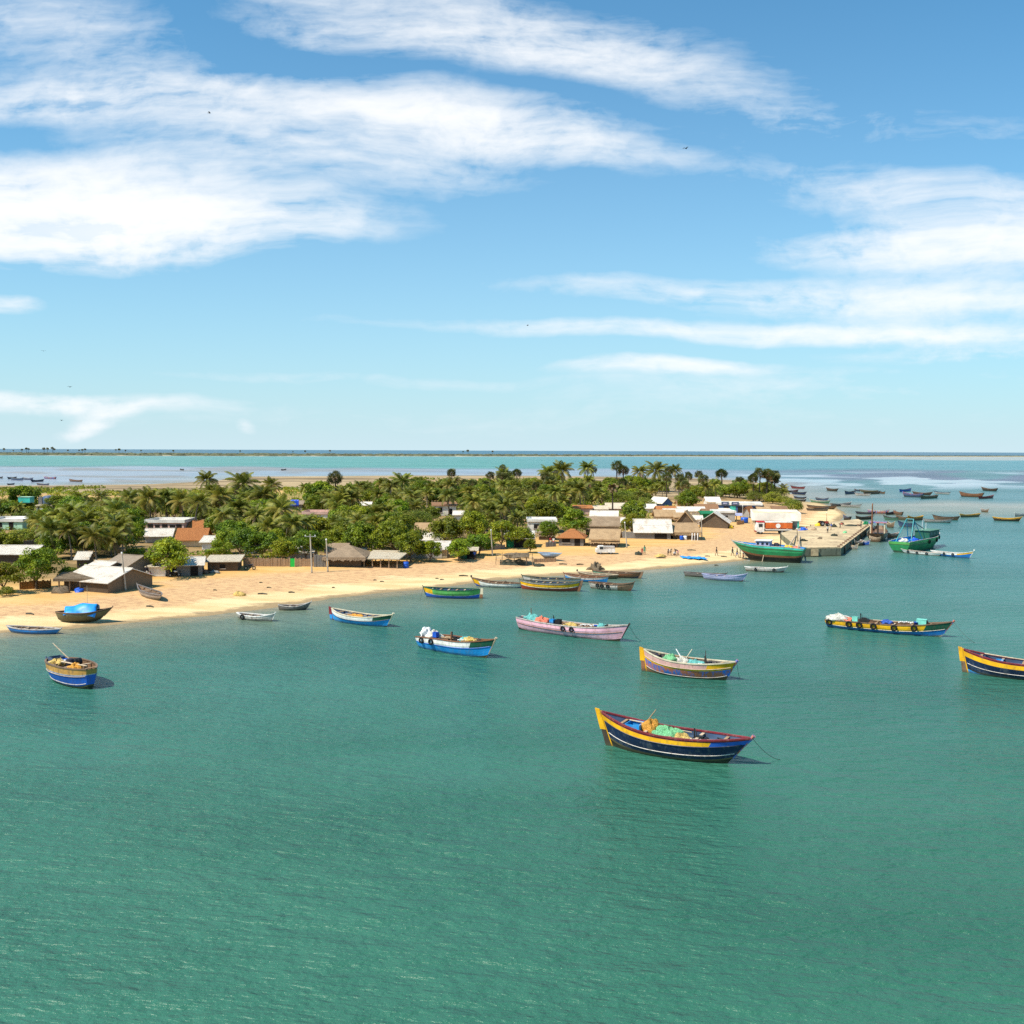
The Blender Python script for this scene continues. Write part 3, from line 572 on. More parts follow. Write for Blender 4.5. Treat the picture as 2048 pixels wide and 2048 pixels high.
# --- the near boats
b1 = make_boat('fishing_boat', 'navy wooden fishing boat with yellow band and tall yellow sternpost, nearest on the water', 'boat', (1226, 1492), (1455, 1527), (1203, 1424), (1497, 1468), 47, 2.7,
    [(.24, 'black_tar'), (.30, 'weed_bottom'), (.76, 'navy_paint'), (.92, 'yellow_paint'), (1.0, 'maroon_paint')], bow=(.80, 'royal_paint'), bowband=-2, gun='maroon_paint', rail=[(.44, 'weathered_white'), (.765, 'navy_paint'), (.99, 'weathered_white')], inner='slate_blue', rudder=('yellow_paint', 'dark_wood'), engine=(.68, 'metal_dark'), rope=(1572, 1516), stem='worn_pink', thwarts=5, deck=.5, stemw=.13)
net(b1, .47, -.05, (1.1, .75, .62), 'net_green', 'pale green fishing net heaped in the navy boat', 1, up=.25); net(b1, .33, .15, (.6, .6, .75), 'net_orange', 'tall orange fishing net heap beside the blue box in the navy boat', 2, up=.35); net(b1, .58, -.2, (.7, .6, .42), 'net_yellow', 'low yellow fishing net beside the green net in the navy boat', 3, up=.25)
crate_in(b1, .22, 0, (1.0, 1.2, .7), 'sky_paint', 'open blue storage box near the stern of the navy boat', up=.25)
pole_in(b1, (.16, .35, .9), (.62, .45, .75), .05, 'pale_wood', 'long pale pole lying on the far side of the navy boat'); pole_in(b1, (.26, .1, .6), (.36, .3, 2.0), .05, 'wood', 'brown oar standing up from the navy boat', 'oar', 'oar')

b2 = make_boat('fishing_boat', 'worn blue and pink fishing boat with yellow stern, behind the nearest navy boat', 'boat', (1294, 1342), (1452, 1360), (1288, 1298), (1469, 1321), 31, 2.7,
    [(.22, 'rust_paint'), (.27, 'weed_bottom'), (.64, 'worn_pink'), (.74, 'yellow_paint'), (1.0, 'faded_pink')], bow=(.74, 'yellow_paint'), gun='cream_paint', rail=[(.73, 'pale_wood'), (.3, 'weathered_white')], inner='grey_wood', rudder=('yellow_paint', 'rust_paint'), engine=(.72, 'metal_dark'), stem='worn_pink', thwarts=5, deck=.5, rope=(1482, 1356), stemw=.13)
net(b2, .30, -.05, (.75, .6, .5), 'net_green', 'bright green net heap near the yellow stern', 5, up=.35); net(b2, .44, -.1, (.65, .55, .5), 'net_white', 'pale net heap amidships in the worn blue and pink boat', 6, up=.3); net(b2, .58, -.1, (.8, .55, .45), 'net_teal', 'grey green net heap beside the engine of the worn blue and pink boat', 7, up=.25)
pole_in(b2, (.24, .5, .85), (.66, .35, .8), .05, 'wood', 'brown pole along the far gunwale of the worn blue and pink boat'); pole_in(b2, (.44, .2, .5), (.34, .35, 1.5), .06, 'foam_white', 'white oar leaning up from the worn blue and pink boat', 'oar', 'oar'); pole_in(b2, (.44, .3, .5), (.52, .5, 1.6), .05, 'cream_paint', 'cream oar leaning up beside the white oar', 'oar', 'oar')
tag(MB().lump((0, 0, 0), (.3, .3, .3), 9, 10, 7, .2).build('bundle', 'cloth_dark', None, True), 'dark bundle at the stern of the worn blue and pink boat', 'bundle').location = in_boat(b2, .14, 0, .55)

b3 = make_boat('fishing_boat', 'long faded pink fishing boat with two dark hanging fenders', 'boat', (1041, 1257), (1239, 1283), (1037.5, 1233), (1255, 1247), 22, 2.6,
    [(.22, 'black_tar'), (.62, 'pink_paint'), (1.0, 'pink_paint')], gun='weathered_white', rail=[(.62, 'rust_paint'), (.97, 'rust_paint')], inner='worn_brown', se=.45, engine=(.36, 'metal_dark'), rope=(1288, 1281), stem='dark_wood', thwarts=6, deck=.4, tyres=(.50, .58), tyre_r=.3)
net(b3, .13, 0, (.9, .7, .5), 'net_teal', 'teal and white net heap at the stern of the pink boat', 11, up=.3); net(b3, .24, -.05, (1.0, .7, .42), 'net_coral', 'coral red net heap beside the engine of the pink boat', 12, up=.3); net(b3, .52, -.1, (.8, .6, .3), 'net_yellow', 'low yellow net amidships in the pink boat', 13, up=.3); net(b3, .80, 0, (.55, .5, .4), 'net_teal', 'mint net heap near the bow of the pink boat', 14, up=.3)
crate_in(b3, .405, -.15, (.5, .5, .55), 'plastic_black', 'black box beside the engine of the pink boat', up=.35)
crate_in(b3, .345, -.2, (.5, .5, .5), 'sky_paint', 'light blue box under the engine of the pink boat', up=.35)
pole_in(b3, (.12, 0, .3), (.12, 0, 1.7), .06, 'worn_brown', 'short brown post standing at the stern of the pink boat')

b4 = make_boat('fishing_boat', 'bright blue fishing boat with white topsides and rusty streak amidships', 'boat', (841, 1293), (973, 1316), (837, 1272), (990, 1275), 28, 2.5,
    [(.20, 'weed_bottom'), (.64, 'sky_paint'), (1.0, 'white_paint')], bow=(.78, 'dark_green_paint'), gun='rust_paint', rail=[(.65, 'royal_paint')], inner='worn_brown', se=.4, engine=(.50, 'metal_dark'), stem='pale_wood', thwarts=5, deck=.4, tyres=(.14, .30), tyre_r=.32, stemw=.12)
net(b4, .11, 0, (.6, .6, .6), 'foam_white', 'white foam bundle at the stern of the bright blue boat', 21, 'foam_bundle', 'bundle', .5); net(b4, .24, 0, (.75, .65, .5), 'net_white', 'white net heap behind the foam bundle', 22, up=.4); net(b4, .63, .2, (.55, .5, .4), 'net_teal', 'teal net beside the engine of the bright blue boat', 23, up=.35); net(b4, .72, 0, (.8, .55, .35), 'net_yellow', 'cream net heap near the bow of the bright blue boat', 24, up=.4)
crate_in(b4, .29, -.35, (.5, .45, .5), 'plastic_blue', 'small blue crate beside the white nets', up=.55)
for k_, (t_, y_) in enumerate(((.36, -.3), (.38, .1))): pole_in(b4, (t_, y_, .6), (t_ + .16, y_ + .1, .62), .07, 'wood', ('near', 'far')[k_] + ' brown plank lying across the bright blue boat', 'plank', 'plank')

b5 = make_boat('fishing_boat', 'blue double-ended boat with white upper band and red sternpost, close to the sand', 'boat', (667, 1240), (773, 1254), (663, 1216), (786, 1227), 17, 2.5,
    [(.16, 'black_tar'), (.66, 'sky_paint'), (1.0, 'white_paint')], bow=(.8, 'dark_green_paint'), gun='cream_paint', rail=[(.66, 'navy_paint')], inner='slate_blue', rudder=('maroon_paint', 'sky_paint'), stem='cream_paint', thwarts=7, ribs=True, deck=.55, stemw=.12)
net(b5, .42, 0, (1.1, .6, .3), 'net_orange', 'low orange net in the blue double-ended boat', 31, up=.2)

b6 = make_boat('fishing_boat', 'long yellow and blue fishing boat hung with black tyres', 'boat', (1656, 1253), (1882, 1274), (1652, 1238), (1900, 1241), 18, 2.6,
    [(.2, 'weathered_white'), (.52, 'blue_paint'), (1.0, 'yellow_paint')], bow=(.82, 'dark_green_paint'), gun='worn_brown', rail=[(.55, 'weathered_white')], inner='worn_brown', se=.45, engine=(.32, 'metal_dark'), stem='worn_pink', thwarts=6, deck=.35, tyres=(.04, .22, .31, .43, .6, .755), tyre_r=.36, rope=(1960, 1288), stemw=.13)
net(b6, .10, 0, (1.3, .8, .5), 'net_white', 'large white and yellow net heap at the stern of the tyre-hung boat', 41, up=.25); net(b6, .19, -.1, (.6, .5, .3), 'net_coral', 'small red net beside the white net heap', 42, up=.25)
crate_in(b6, .255, -.1, (.6, .5, .5), 'plastic_mint', 'mint crate beside the engine of the tyre-hung boat', up=.3); crate_in(b6, .80, 0, (1.0, .7, .55), 'plastic_mint', 'mint box near the bow of the tyre-hung boat', up=.35, lid='plastic_mint')
net(b6, .52, .1, (.6, .5, .3), 'cloth_blue', 'blue and white bundle amidships in the tyre-hung boat', 43, 'bundle', 'bundle', .3)

b7 = make_boat('fishing_boat', 'navy boat with yellow stern cut by the right edge of the photo', 'boat', (1937, 1345), (2140, 1367), (1928, 1298), (2172, 1322), 33, 2.6,
    [(.2, 'sky_paint'), (.26, 'black_tar'), (.72, 'navy_paint'), (.92, 'yellow_paint'), (1.0, 'maroon_paint')], gun='maroon_paint', rail=[(.45, 'weathered_white')], inner='slate_blue', rudder=('yellow_paint', 'worn_brown'), stem='worn_pink', thwarts=5, deck=.5)
pole_in(b7, (.16, .5, .9), (.6, .4, .8), .06, 'pale_wood', 'pale pole along the boat cut by the right edge')
crate_in(b7, .3, 0, (.6, .7, .5), 'sky_paint', 'light blue box in the boat cut by the right edge', up=.2)

b8 = make_boat('fishing_boat', 'blue and orange boat seen from its end, alone at the left', 'boat', (181, 1378), (108, 1353), (185, 1336), (97, 1318), 40, 3.0,
    [(.2, 'black_tar'), (.27, 'weed_bottom'), (.72, 'royal_paint'), (.76, 'weathered_white'), (1.0, 'ochre_paint')], gun='worn_brown', rail=[(.34, 'weathered_white'), (.68, 'pale_wood')], inner='worn_brown', se=.28, be=.2, stem='slate_blue', thwarts=4, deck=.4)
net(b8, .72, .3, (.8, .6, .4), 'net_yellow', 'yellow net heap in the lone blue and orange boat', 51, up=.3); net(b8, .25, .3, (.7, .5, .45), 'net_orange', 'tan net bundle near the end of the lone boat', 52, up=.4)
drum_in(b8, .52, -.1, .33, .85, 'plastic_black', 'black barrel lying in the lone blue and orange boat', .3, True); drum_in(b8, .42, .2, .3, .75, 'cloth_dark', 'dark blue barrel beside the black barrel', .4)
crate_in(b8, .85, 0, (.9, 1.1, .5), 'slate_blue', 'slate blue box in the far end of the lone boat', up=.4)
pole_in(b8, (.55, -.2, .7), (.78, .35, 2.2), .06, 'pale_wood', 'pale oar raised over the lone blue and orange boat', 'oar', 'oar'); pole_in(b8, (.5, .5, .9), (.05, .1, .9), .07, 'pale_wood', 'pale pole lying along the lone blue and orange boat')

def bucket_in(b, t, y, mat_, label, up=.3, r=.2):
    o = MB().lathe((0, 0, 0), [(r * .75, 0), (r, .38), (r * 1.08, .38), (r * 1.08, .42), (r * .9, .42), (r * .7, .05)], 12).build('bucket', mat_, None, True); o.location = in_boat(b, t, y, up); tag(o, label, 'bucket')
def coil_in(b, t, y, mat_, label, up=.3):
    p = in_boat(b, t, y, up); o = MB().tube([(math.cos(a * .7) * (.34 - .004 * a), math.sin(a * .7) * (.34 - .004 * a), .012 * a + .03 * math.sin(a * 2.3)) for a in range(40)], .045, 5).build('rope_coil', mat_); o.location = p; tag(o, label, 'rope')
def floats_in(b, t, y, mat_, label, up=.4):
    m = MB(); q = random.Random(int(t * 100)); m.tube([(-.7 + .1 * i, .18 * math.sin(i * .9), .08 + .1 * abs(math.sin(i * 1.3))) for i in range(15)], .02, 4)
    for i in range(8): m.lump((-.7 + .2 * i, .18 * math.sin(i * 1.8), .1 + .1 * abs(math.sin(i * 2.6))), (.1, .07, .07), i, 8, 5, .05)
    o = m.build('float_line', mat_); o.location = in_boat(b, t, y, up); o.rotation_euler = (0, 0, b.rz + .3); tag(o, label, 'float line')
for b, nm in ((b1, 'navy boat'), (b2, 'worn blue and pink boat'), (b3, 'pink boat'), (b4, 'bright blue boat'), (b6, 'tyre-hung boat'), (b8, 'lone blue and orange boat')):
    e_ = .28 if b.deck < .45 else .2
    coil_in(b, .83, .05, 'rope', 'dark rope coil near the bow of the ' + nm, e_); floats_in(b, .68, -.25, 'foam_white', 'string of white floats lying in the ' + nm, e_ + .2); bucket_in(b, .76, -.3, 'plastic_blue' if b is not b4 else 'plastic_yellow', 'small bucket forward in the ' + nm, e_)
pole_in(b1, (.62, -.2, .5), (.95, .1, .7), .04, 'pale_wood', 'thin pale pole running to the bow of the navy boat'); pole_in(b3, (.42, .3, .5), (.75, .35, .55), .05, 'wood', 'brown pole lying forward in the pink boat'); pole_in(b6, (.4, .3, .5), (.78, .2, .55), .05, 'pale_wood', 'pale pole lying forward in the tyre-hung boat'); pole_in(b2, (.7, 0, .4), (.7, .05, 1.7), .05, 'dark_wood', 'dark post standing by the engine of the worn blue and pink boat'); pole_in(b4, (.5, -.3, .3), (.5, -.3, 1.3), .07, 'rust_paint', 'rusty post standing amidships in the bright blue boat')
# --- boats along the beach
def sand_z(x, y): return max(G(x, y).z, 0.0)
make_boat('rowing_boat', 'slim bright blue boat lying at the waterline, leftmost on the beach', 'boat', (22, 1264), (112, 1268), (12, 1251), (122, 1257), 10, 1.8, [(.28, 'black_tar'), (1.0, 'blue_paint')], gun='weathered_white', inner='worn_brown', thwarts=5, ribs=True, stemw=.06)
bt = make_boat('rowing_boat', 'dark green wooden boat on the sand with a blue tarpaulin over it', 'boat', (116, 1237), (204, 1236), (111, 1223), (223, 1215), 13, 2.4, [(.25, 'black_tar'), (1.0, 'olive_wood')], base=sand_z(160, 1236) + .25, gun='worn_brown', inner='worn_brown', thwarts=4, ribs=True, stemw=.06, rail=[(.93, 'dark_wood')])
make_boat('rowing_boat', 'old grey wooden boat drawn up on the sand below the pole', 'boat', (319, 1198), (281, 1186), (325, 1189), (270, 1170), 10, 1.8, [(.3, 'grey_wood'), (.72, 'weathered_white'), (1.0, 'grey_wood')], base=sand_z(300, 1194) + .15, gun='grey_wood', inner='worn_brown', thwarts=5, ribs=True, stemw=.06)
make_boat('rowing_boat', 'small white skiff with black marks, floating off the left beach', 'boat', (477, 1236), (544, 1243), (473, 1225), (550, 1226), 9, 1.7, [(.25, 'black_tar'), (1.0, 'weathered_white')], gun='white_paint', inner='grey_wood', thwarts=5, tyres=(.28,), tyre_r=.33, stemw=.06)
make_boat('rowing_boat', 'small dark skiff with pale bow beside the beach edge', 'boat', (558, 1220), (612, 1219), (556, 1209), (621, 1204), 8, 1.6, [(.35, 'navy_paint'), (1.0, 'grey_wood')], gun='weathered_white', inner='worn_brown', thwarts=4, stemw=.06)
make_boat('fishing_boat', 'green and blue boat with yellow bow moored off the beach', 'boat', (958, 1197), (853, 1194), (960, 1178), (847, 1173), 17, 2.6, [(.14, 'black_tar'), (.5, 'royal_paint'), (.55, 'weathered_white'), (1.0, 'lime_paint')], bow=(.82, 'yellow_paint'), gun='dark_green_paint', inner='slate_blue', rudder=('cream_paint', 'rust_paint'), thwarts=6, ribs=True, stemw=.06, rope=(838, 1203))
b15 = make_boat('fishing_boat', 'white and blue boat with high yellow prow beside the beach', 'boat', (1042, 1176), (953, 1172), (1046, 1166), (944, 1155), 9, 2.2, [(.4, 'royal_paint'), (1.0, 'white_paint')], bow=(.86, 'yellow_paint'), gun='worn_brown', inner='worn_brown', thwarts=6, ribs=True, tyres=(.4,), tyre_r=.32, stemw=.09, prow='metal_dark')
make_boat('fishing_boat', 'long boat with pale rails just behind the yellow and red boat', 'boat', (1158, 1170), (1052, 1168), (1162, 1157), (1044, 1150), 12, 2.2, [(.4, 'lilac_paint'), (1.0, 'weathered_white')], gun='olive_wood', inner='slate_blue', thwarts=6, ribs=True, stemw=.06)
make_boat('fishing_boat', 'yellow and dark red boat in front of the beach cluster', 'boat', (1153, 1183), (1044, 1178), (1160, 1162), (1040, 1159), 16, 2.5, [(.5, 'red_paint'), (.55, 'weathered_white'), (.85, 'yellow_paint'), (1.0, 'weathered_white')], gun='olive_wood', rail=[(.56, 'weathered_white'), (.86, 'dark_wood')], inner='slate_blue', rudder=('worn_brown', 'rust_paint'), thwarts=7, ribs=True, stemw=.06)
make_boat('fishing_boat', 'blue boat with white top strake in the beach cluster', 'boat', (1213, 1166), (1133, 1160), (1217, 1152), (1128, 1146), 10, 2.2, [(.72, 'sky_paint'), (1.0, 'weathered_white')], gun='rust_paint', inner='worn_brown', thwarts=5, ribs=True, stemw=.06)
make_boat('fishing_boat', 'brown boat hidden behind the blue boat in the beach cluster', 'boat', (1232, 1158), (1161, 1154), (1237, 1149), (1156, 1143), 8, 1.9, [(.5, 'dark_green_paint'), (1.0, 'worn_brown')], gun='pale_wood', inner='worn_brown', thwarts=5, stemw=.07, prow='plastic_black')
make_boat('fishing_boat', 'red-brown boat with green patch at the back of the beach cluster', 'boat', (1276, 1157), (1190, 1152), (1281, 1144), (1185, 1140), 10, 2.2, [(.45, 'navy_paint'), (1.0, 'rust_paint')], bow=(.55, 'dusty_green'), gun='worn_brown', inner='worn_brown', rudder=('worn_brown', 'worn_brown'), thwarts=5, ribs=True, stemw=.06)
make_boat('rowing_boat', 'brown and white boat with dark tyres in front of the beach cluster', 'boat', (1182, 1176), (1262, 1182), (1177, 1163), (1267, 1164), 11, 2.0, [(.3, 'red_paint'), (1.0, 'weathered_white')], bow=(.7, 'worn_brown'), gun='worn_brown', inner='worn_brown', thwarts=5, tyres=(.25, .36, .5), tyre_r=.3, stemw=.06)
make_boat('rowing_boat', 'small grey boat half behind the lilac boat', 'boat', (1370, 1152), (1445, 1156), (1367, 1143), (1452, 1146), 7, 1.8, [(.3, 'dark_wood'), (1.0, 'grey_wood')], gun='grey_wood', inner='worn_brown', thwarts=5, stemw=.06)
make_boat('rowing_boat', 'lilac and white boat moored off the middle of the beach', 'boat', (1409, 1158), (1485, 1163), (1404, 1147), (1492, 1147), 9, 2.0, [(.25, 'maroon_paint'), (1.0, 'lilac_paint')], gun='lilac_paint', inner='slate_blue', thwarts=5, ribs=True, stemw=.06)
make_boat('rowing_boat', 'white boat with brown bottom below the stranded green trawler', 'boat', (1492, 1141), (1566, 1145), (1489, 1133), (1573, 1133), 7, 1.9, [(.4, 'maroon_paint'), (1.0, 'weathered_white')], gun='white_paint', inner='worn_brown', thwarts=5, tyres=(.3, .75), tyre_r=.25, stemw=.06)
make_boat('rowing_boat', 'white canoe moored alongside the floating green trawler', 'boat', (1809, 1106), (1876, 1112), (1804, 1098), (1880, 1106), 5.5, 1.6, [(.3, 'worn_brown'), (1.0, 'white_paint')], gun='weathered_white', inner='worn_brown', thwarts=5, tyres=(.2, .45, .7), tyre_r=.28, stemw=.05)
make_boat('rowing_boat', 'blue and white canoe with yellow bow beside the floating green trawler', 'boat', (1866, 1110), (1938, 1117), (1863, 1101), (1943, 1102), 8, 1.8, [(.74, 'blue_paint'), (1.0, 'white_paint')], bow=(.72, 'yellow_paint'), gun='white_paint', inner='worn_brown', thwarts=5, tyres=(.4, .62), tyre_r=.28, stemw=.05, prow='white_paint')
b_an = make_boat('rowing_boat', 'pale blue boat on trestles on the dry sand beside the net frame', 'boat', (1084, 1112), (1112, 1114), (1076, 1105), (1122, 1106), 7, 1.8, [(.3, 'grey_wood'), (1.0, 'pale_blue_paint')], base=sand_z(1100, 1114) + .55, gun='pale_blue_paint', inner='worn_brown', thwarts=3, stemw=.05)

# --- small boats round the jetty and far out: bounding boxes in the photograph
FAR = [(1628, 1690, 1088, 1103, 'olive_wood', 'worn_brown', 'long brown wooden barge lying along the jetty front'), (1600, 1625, 1092, 1108, 'navy_paint', 'weathered_white', 'small dark blue boat between the stranded trawler and the jetty'),
 (1695, 1715, 1086, 1099, 'weathered_white', 'pale_wood', 'small pale boat moored at the jetty corner'), (1709, 1725, 1079, 1092, 'worn_brown', 'weathered_white', 'small brown boat behind the pale boat at the jetty corner'), (1721, 1739, 1077, 1091, 'royal_paint', 'weathered_white', 'small blue boat with white rail beside the jetty'), (1739, 1762, 1069, 1085, 'worn_brown', 'pale_wood', 'brown skiff beside the dark wooden boat at the jetty end'), (1773, 1798, 1062, 1076, 'rust_paint', 'weathered_white', 'rusty skiff between the dark wooden boat and the floating trawler'),
 (1774, 1788, 1041, 1056, 'worn_brown', 'pale_wood', 'brown end-on boat behind the dark wooden boat with cabin'), (1797, 1830, 1041, 1055, 'slate_blue', 'navy_paint', 'dark blue boat behind the gallows of the floating trawler'),
 (1711, 1746, 1030, 1040, 'dark_wood', 'worn_brown', 'dark boat just beyond the jetty deck'), (1768, 1796, 1031, 1041, 'dusty_green', 'dark_wood', 'dull green boat beyond the dark wooden boat'), (1793, 1818, 1030, 1041, 'olive_wood', 'worn_brown', 'olive boat in the row beyond the jetty'), (1815, 1847, 1029, 1042, 'rust_paint', 'yellow_paint', 'orange-brown boat at the end of the row beyond the jetty'),
 (1846, 1904, 1036, 1046, 'weathered_white', 'grey_wood', 'long pale grey boat behind the floating trawler'), (1866, 1919, 1029, 1041, 'worn_brown', 'dark_wood', 'long dark brown boat behind the pale grey boat'), (1919, 1960, 1026, 1035, 'olive_wood', 'yellow_paint', 'olive and yellow boat right of the long dark brown boat'),
 (1711, 1750, 1022, 1029, 'navy_paint', 'dark_wood', 'dark blue boat under the pink boat beyond the jetty'), (1735, 1778, 1017, 1028, 'worn_pink', 'weathered_white', 'pink and white boat beyond the jetty'), (1771, 1791, 1022, 1030, 'dark_wood', 'navy_paint', 'small dark boat right of the pink and white boat'), (1788, 1805, 1021, 1031, 'worn_brown', 'rust_paint', 'small brown boat at the end of the group beyond the jetty'),
 (1985, 2042, 1032, 1043, 'dark_wood', 'yellow_paint', 'dark boat with yellowish rail near the right edge'), (2028, 2064, 1024, 1033, 'weathered_white', 'white_paint', 'white boat cut by the right edge far out'), (1962, 1977, 1016, 1025, 'worn_brown', 'weathered_white', 'tiny lone skiff on the pale sand bar'),
 (1653, 1675, 975, 983, 'dark_wood', 'worn_brown', 'small dark boat far out, leftmost of the far moorings'), (1689, 1712, 980, 989, 'slate_blue', 'dark_wood', 'slate blue boat in the far moorings'), (1709, 1720, 978, 983, 'slate_blue', 'dark_wood', 'tiny slate boat touching the slate blue one'), (1720, 1756, 979, 985, 'olive_wood', 'worn_brown', 'low olive boat at the back of the far moorings'), (1727, 1761, 982, 989, 'worn_brown', 'dark_wood', 'brown boat in front of the low olive boat'), (1710, 1741, 985, 992, 'weathered_white', 'grey_wood', 'pale boat in front of the slate blue boat'), (1759, 1770, 982, 988, 'worn_brown', 'dark_wood', 'tiny brown boat right of the far brown boat'),
 (1798, 1823, 976, 984, 'royal_paint', 'slate_blue', 'blue boat standing apart in the far moorings'), (1806, 1846, 983, 995, 'slate_blue', 'worn_pink', 'long slate boat with reddish rail in the far moorings'), (1826, 1863, 982, 991, 'dark_wood', 'worn_brown', 'dark boat behind the long slate boat'), (1840, 1876, 989, 998, 'olive_wood', 'worn_brown', 'brown striped boat in front of the long slate boat'), (1869, 1900, 982, 989, 'weathered_white', 'navy_paint', 'white and dark boat in the far moorings'),
 (1920, 1966, 982, 995, 'rust_paint', 'worn_brown', 'red-brown boat far out at the right'), (1956, 1988, 990, 998, 'maroon_paint', 'red_paint', 'small red boat beside the red-brown one'), (1964, 1994, 974, 983, 'dark_wood', 'worn_brown', 'dark boat farthest right in the far moorings'),
 (1582, 1610, 971, 978, 'maroon_paint', 'dark_wood', 'dark red boat beyond the palmyra palms'), (1572, 1597, 979, 985, 'dark_wood', 'maroon_paint', 'low dark boat left of the navy one beyond the scrub'), (1583, 1612, 981, 990, 'navy_paint', 'dark_wood', 'navy boat beyond the scrub at the beach end'), (1588, 1612, 992, 998, 'dark_wood', 'slate_blue', 'dark boat just behind the scrub'), (1590, 1613, 997, 1003, 'dark_wood', 'weathered_white', 'dark boat nearest behind the scrub'),
 (1632, 1656, 994, 1002, 'slate_blue', 'grey_wood', 'slate boat off the sand spit'), (1620, 1660, 998, 1007, 'dusty_green', 'weathered_white', 'pale green boat at the edge of the sand spit'), (1661, 1703, 1004, 1013, 'grey_wood', 'weathered_white', 'grey boat off the tip of the sand spit'), (1681, 1722, 1007, 1015, 'weathered_white', 'grey_wood', 'white boat off the tip of the sand spit'), (1614, 1673, 1009, 1018, 'worn_brown', 'dark_wood', 'long brown boat drawn up on the sand spit'), (1612, 1659, 1014, 1022, 'grey_wood', 'dark_wood', 'long grey boat on the sand behind the fish hall'), (1687, 1701, 1030, 1041, 'dark_wood', 'slate_blue', 'dark skiff in the inlet behind the jetty'),
 (-6, 6, 952, 957, 'dark_wood', 'slate_blue', 'dark boat cut by the left edge on the lagoon flats'), (15, 33, 953, 958, 'dark_wood', 'slate_blue', 'dark boat at the left of the lagoon flats'), (21, 47, 954, 961, 'slate_blue', 'olive_wood', 'slate boat in front of the dark one on the lagoon flats'), (45, 67, 954, 960, 'slate_blue', 'weathered_white', 'slate boat with pale rail on the lagoon flats'), (62, 88, 958, 964, 'navy_paint', 'dark_wood', 'navy boat in the middle of the lagoon flats'), (87, 113, 952, 958, 'worn_pink', 'weathered_white', 'pinkish boat farthest back on the lagoon flats'), (138, 166, 958, 964, 'worn_brown', 'rust_paint', 'lone brown boat on the lagoon flats'), (15, 29, 966, 970, 'dark_wood', 'slate_blue', 'tiny dark boat at the near edge of the flats'), (73, 99, 966, 971, 'slate_blue', 'worn_brown', 'low slate boat at the near edge of the flats'),
 (360, 368, 937, 941, 'dark_wood', 'dark_wood', 'tiny dark boat out on the lagoon'), (562, 573, 937, 941, 'dark_wood', 'weathered_white', 'tiny boat with white side out on the lagoon')]
for i, (x0, x1, y0, y1, hm, gm, lab) in enumerate(FAR):
    flip = rnd.random() < .5; w = x1 - x0; h = y1 - y0; yl = y1 - .2; tilt = min(h * .18, 1.6) * (1 if i % 3 else -1)
    a, c_ = (x0 + w * .06, yl - max(tilt, 0)), (x1 - w * .07, yl + min(tilt, 0)); base = sand_z((x0 + x1) / 2, y1)
    if base < .15: base = 0.0
    else: base += .05
    if flip: a, c_ = c_, a
    l_ = (x0, x1) if not flip else (x1, x0); ml = w * mpp(P(x0, y1))
    make_boat('moored_boat', lab, 'boat', a, c_, (l_[0], a[1] - h * .72), (l_[1], c_[1] - h * .82), h * .5, max(min(ml * .24, 2.5), 1.3), [(.35, 'black_tar' if i % 2 else hm), (1.0, hm)], base=base, gun=gm, inner='worn_brown', thwarts=3, stemw=.08, se=(.1, .4)[i % 2], rail=[(.8, gm)])

# blue tarpaulin over the stranded boat
m = MB(); nu, nv = 12, 8; vs = []
for i in range(nu + 1):
    for j in range(nv + 1):
        a, c_ = i / nu, j / nv; x = -1.7 + 3.5 * a; yq = -1.15 + 2.2 * c_; ridge = 1 - abs(c_ - .55) * 1.9; z = .75 + 1.05 * max(ridge, -.2) * (0.75 + .35 * a) - (.55 * (a - .55) ** 2) + .10 * math.sin(9 * a + 5 * c_) + .07 * math.sin(17 * c_ - 7 * a)
        if c_ < .25 and a > .45: z -= .35 * (1 - c_ / .25)
        vs.append((x + .08 * math.sin(11 * c_), yq, z))
m.add(vs, [(i * (nv + 1) + j, (i + 1) * (nv + 1) + j, (i + 1) * (nv + 1) + j + 1, i * (nv + 1) + j + 1) for i in range(nu) for j in range(nv)])
o = m.build('tarpaulin', 'tarp_blue', None, True); o.location = bt.M @ Vector((.15, .1, -.02)); o.rotation_euler = (0, 0, bt.rz); tag(o, 'bright blue tarpaulin tented over the dark green boat on the sand', 'tarpaulin')
mm = o.modifiers.new('thickness', 'SOLIDIFY'); mm.thickness = .02
pole_in(bt, (.62, .1, 0), (.62, .1, 3.3), .025, 'pale_wood', 'thin bare pole rising above the blue tarpaulin')

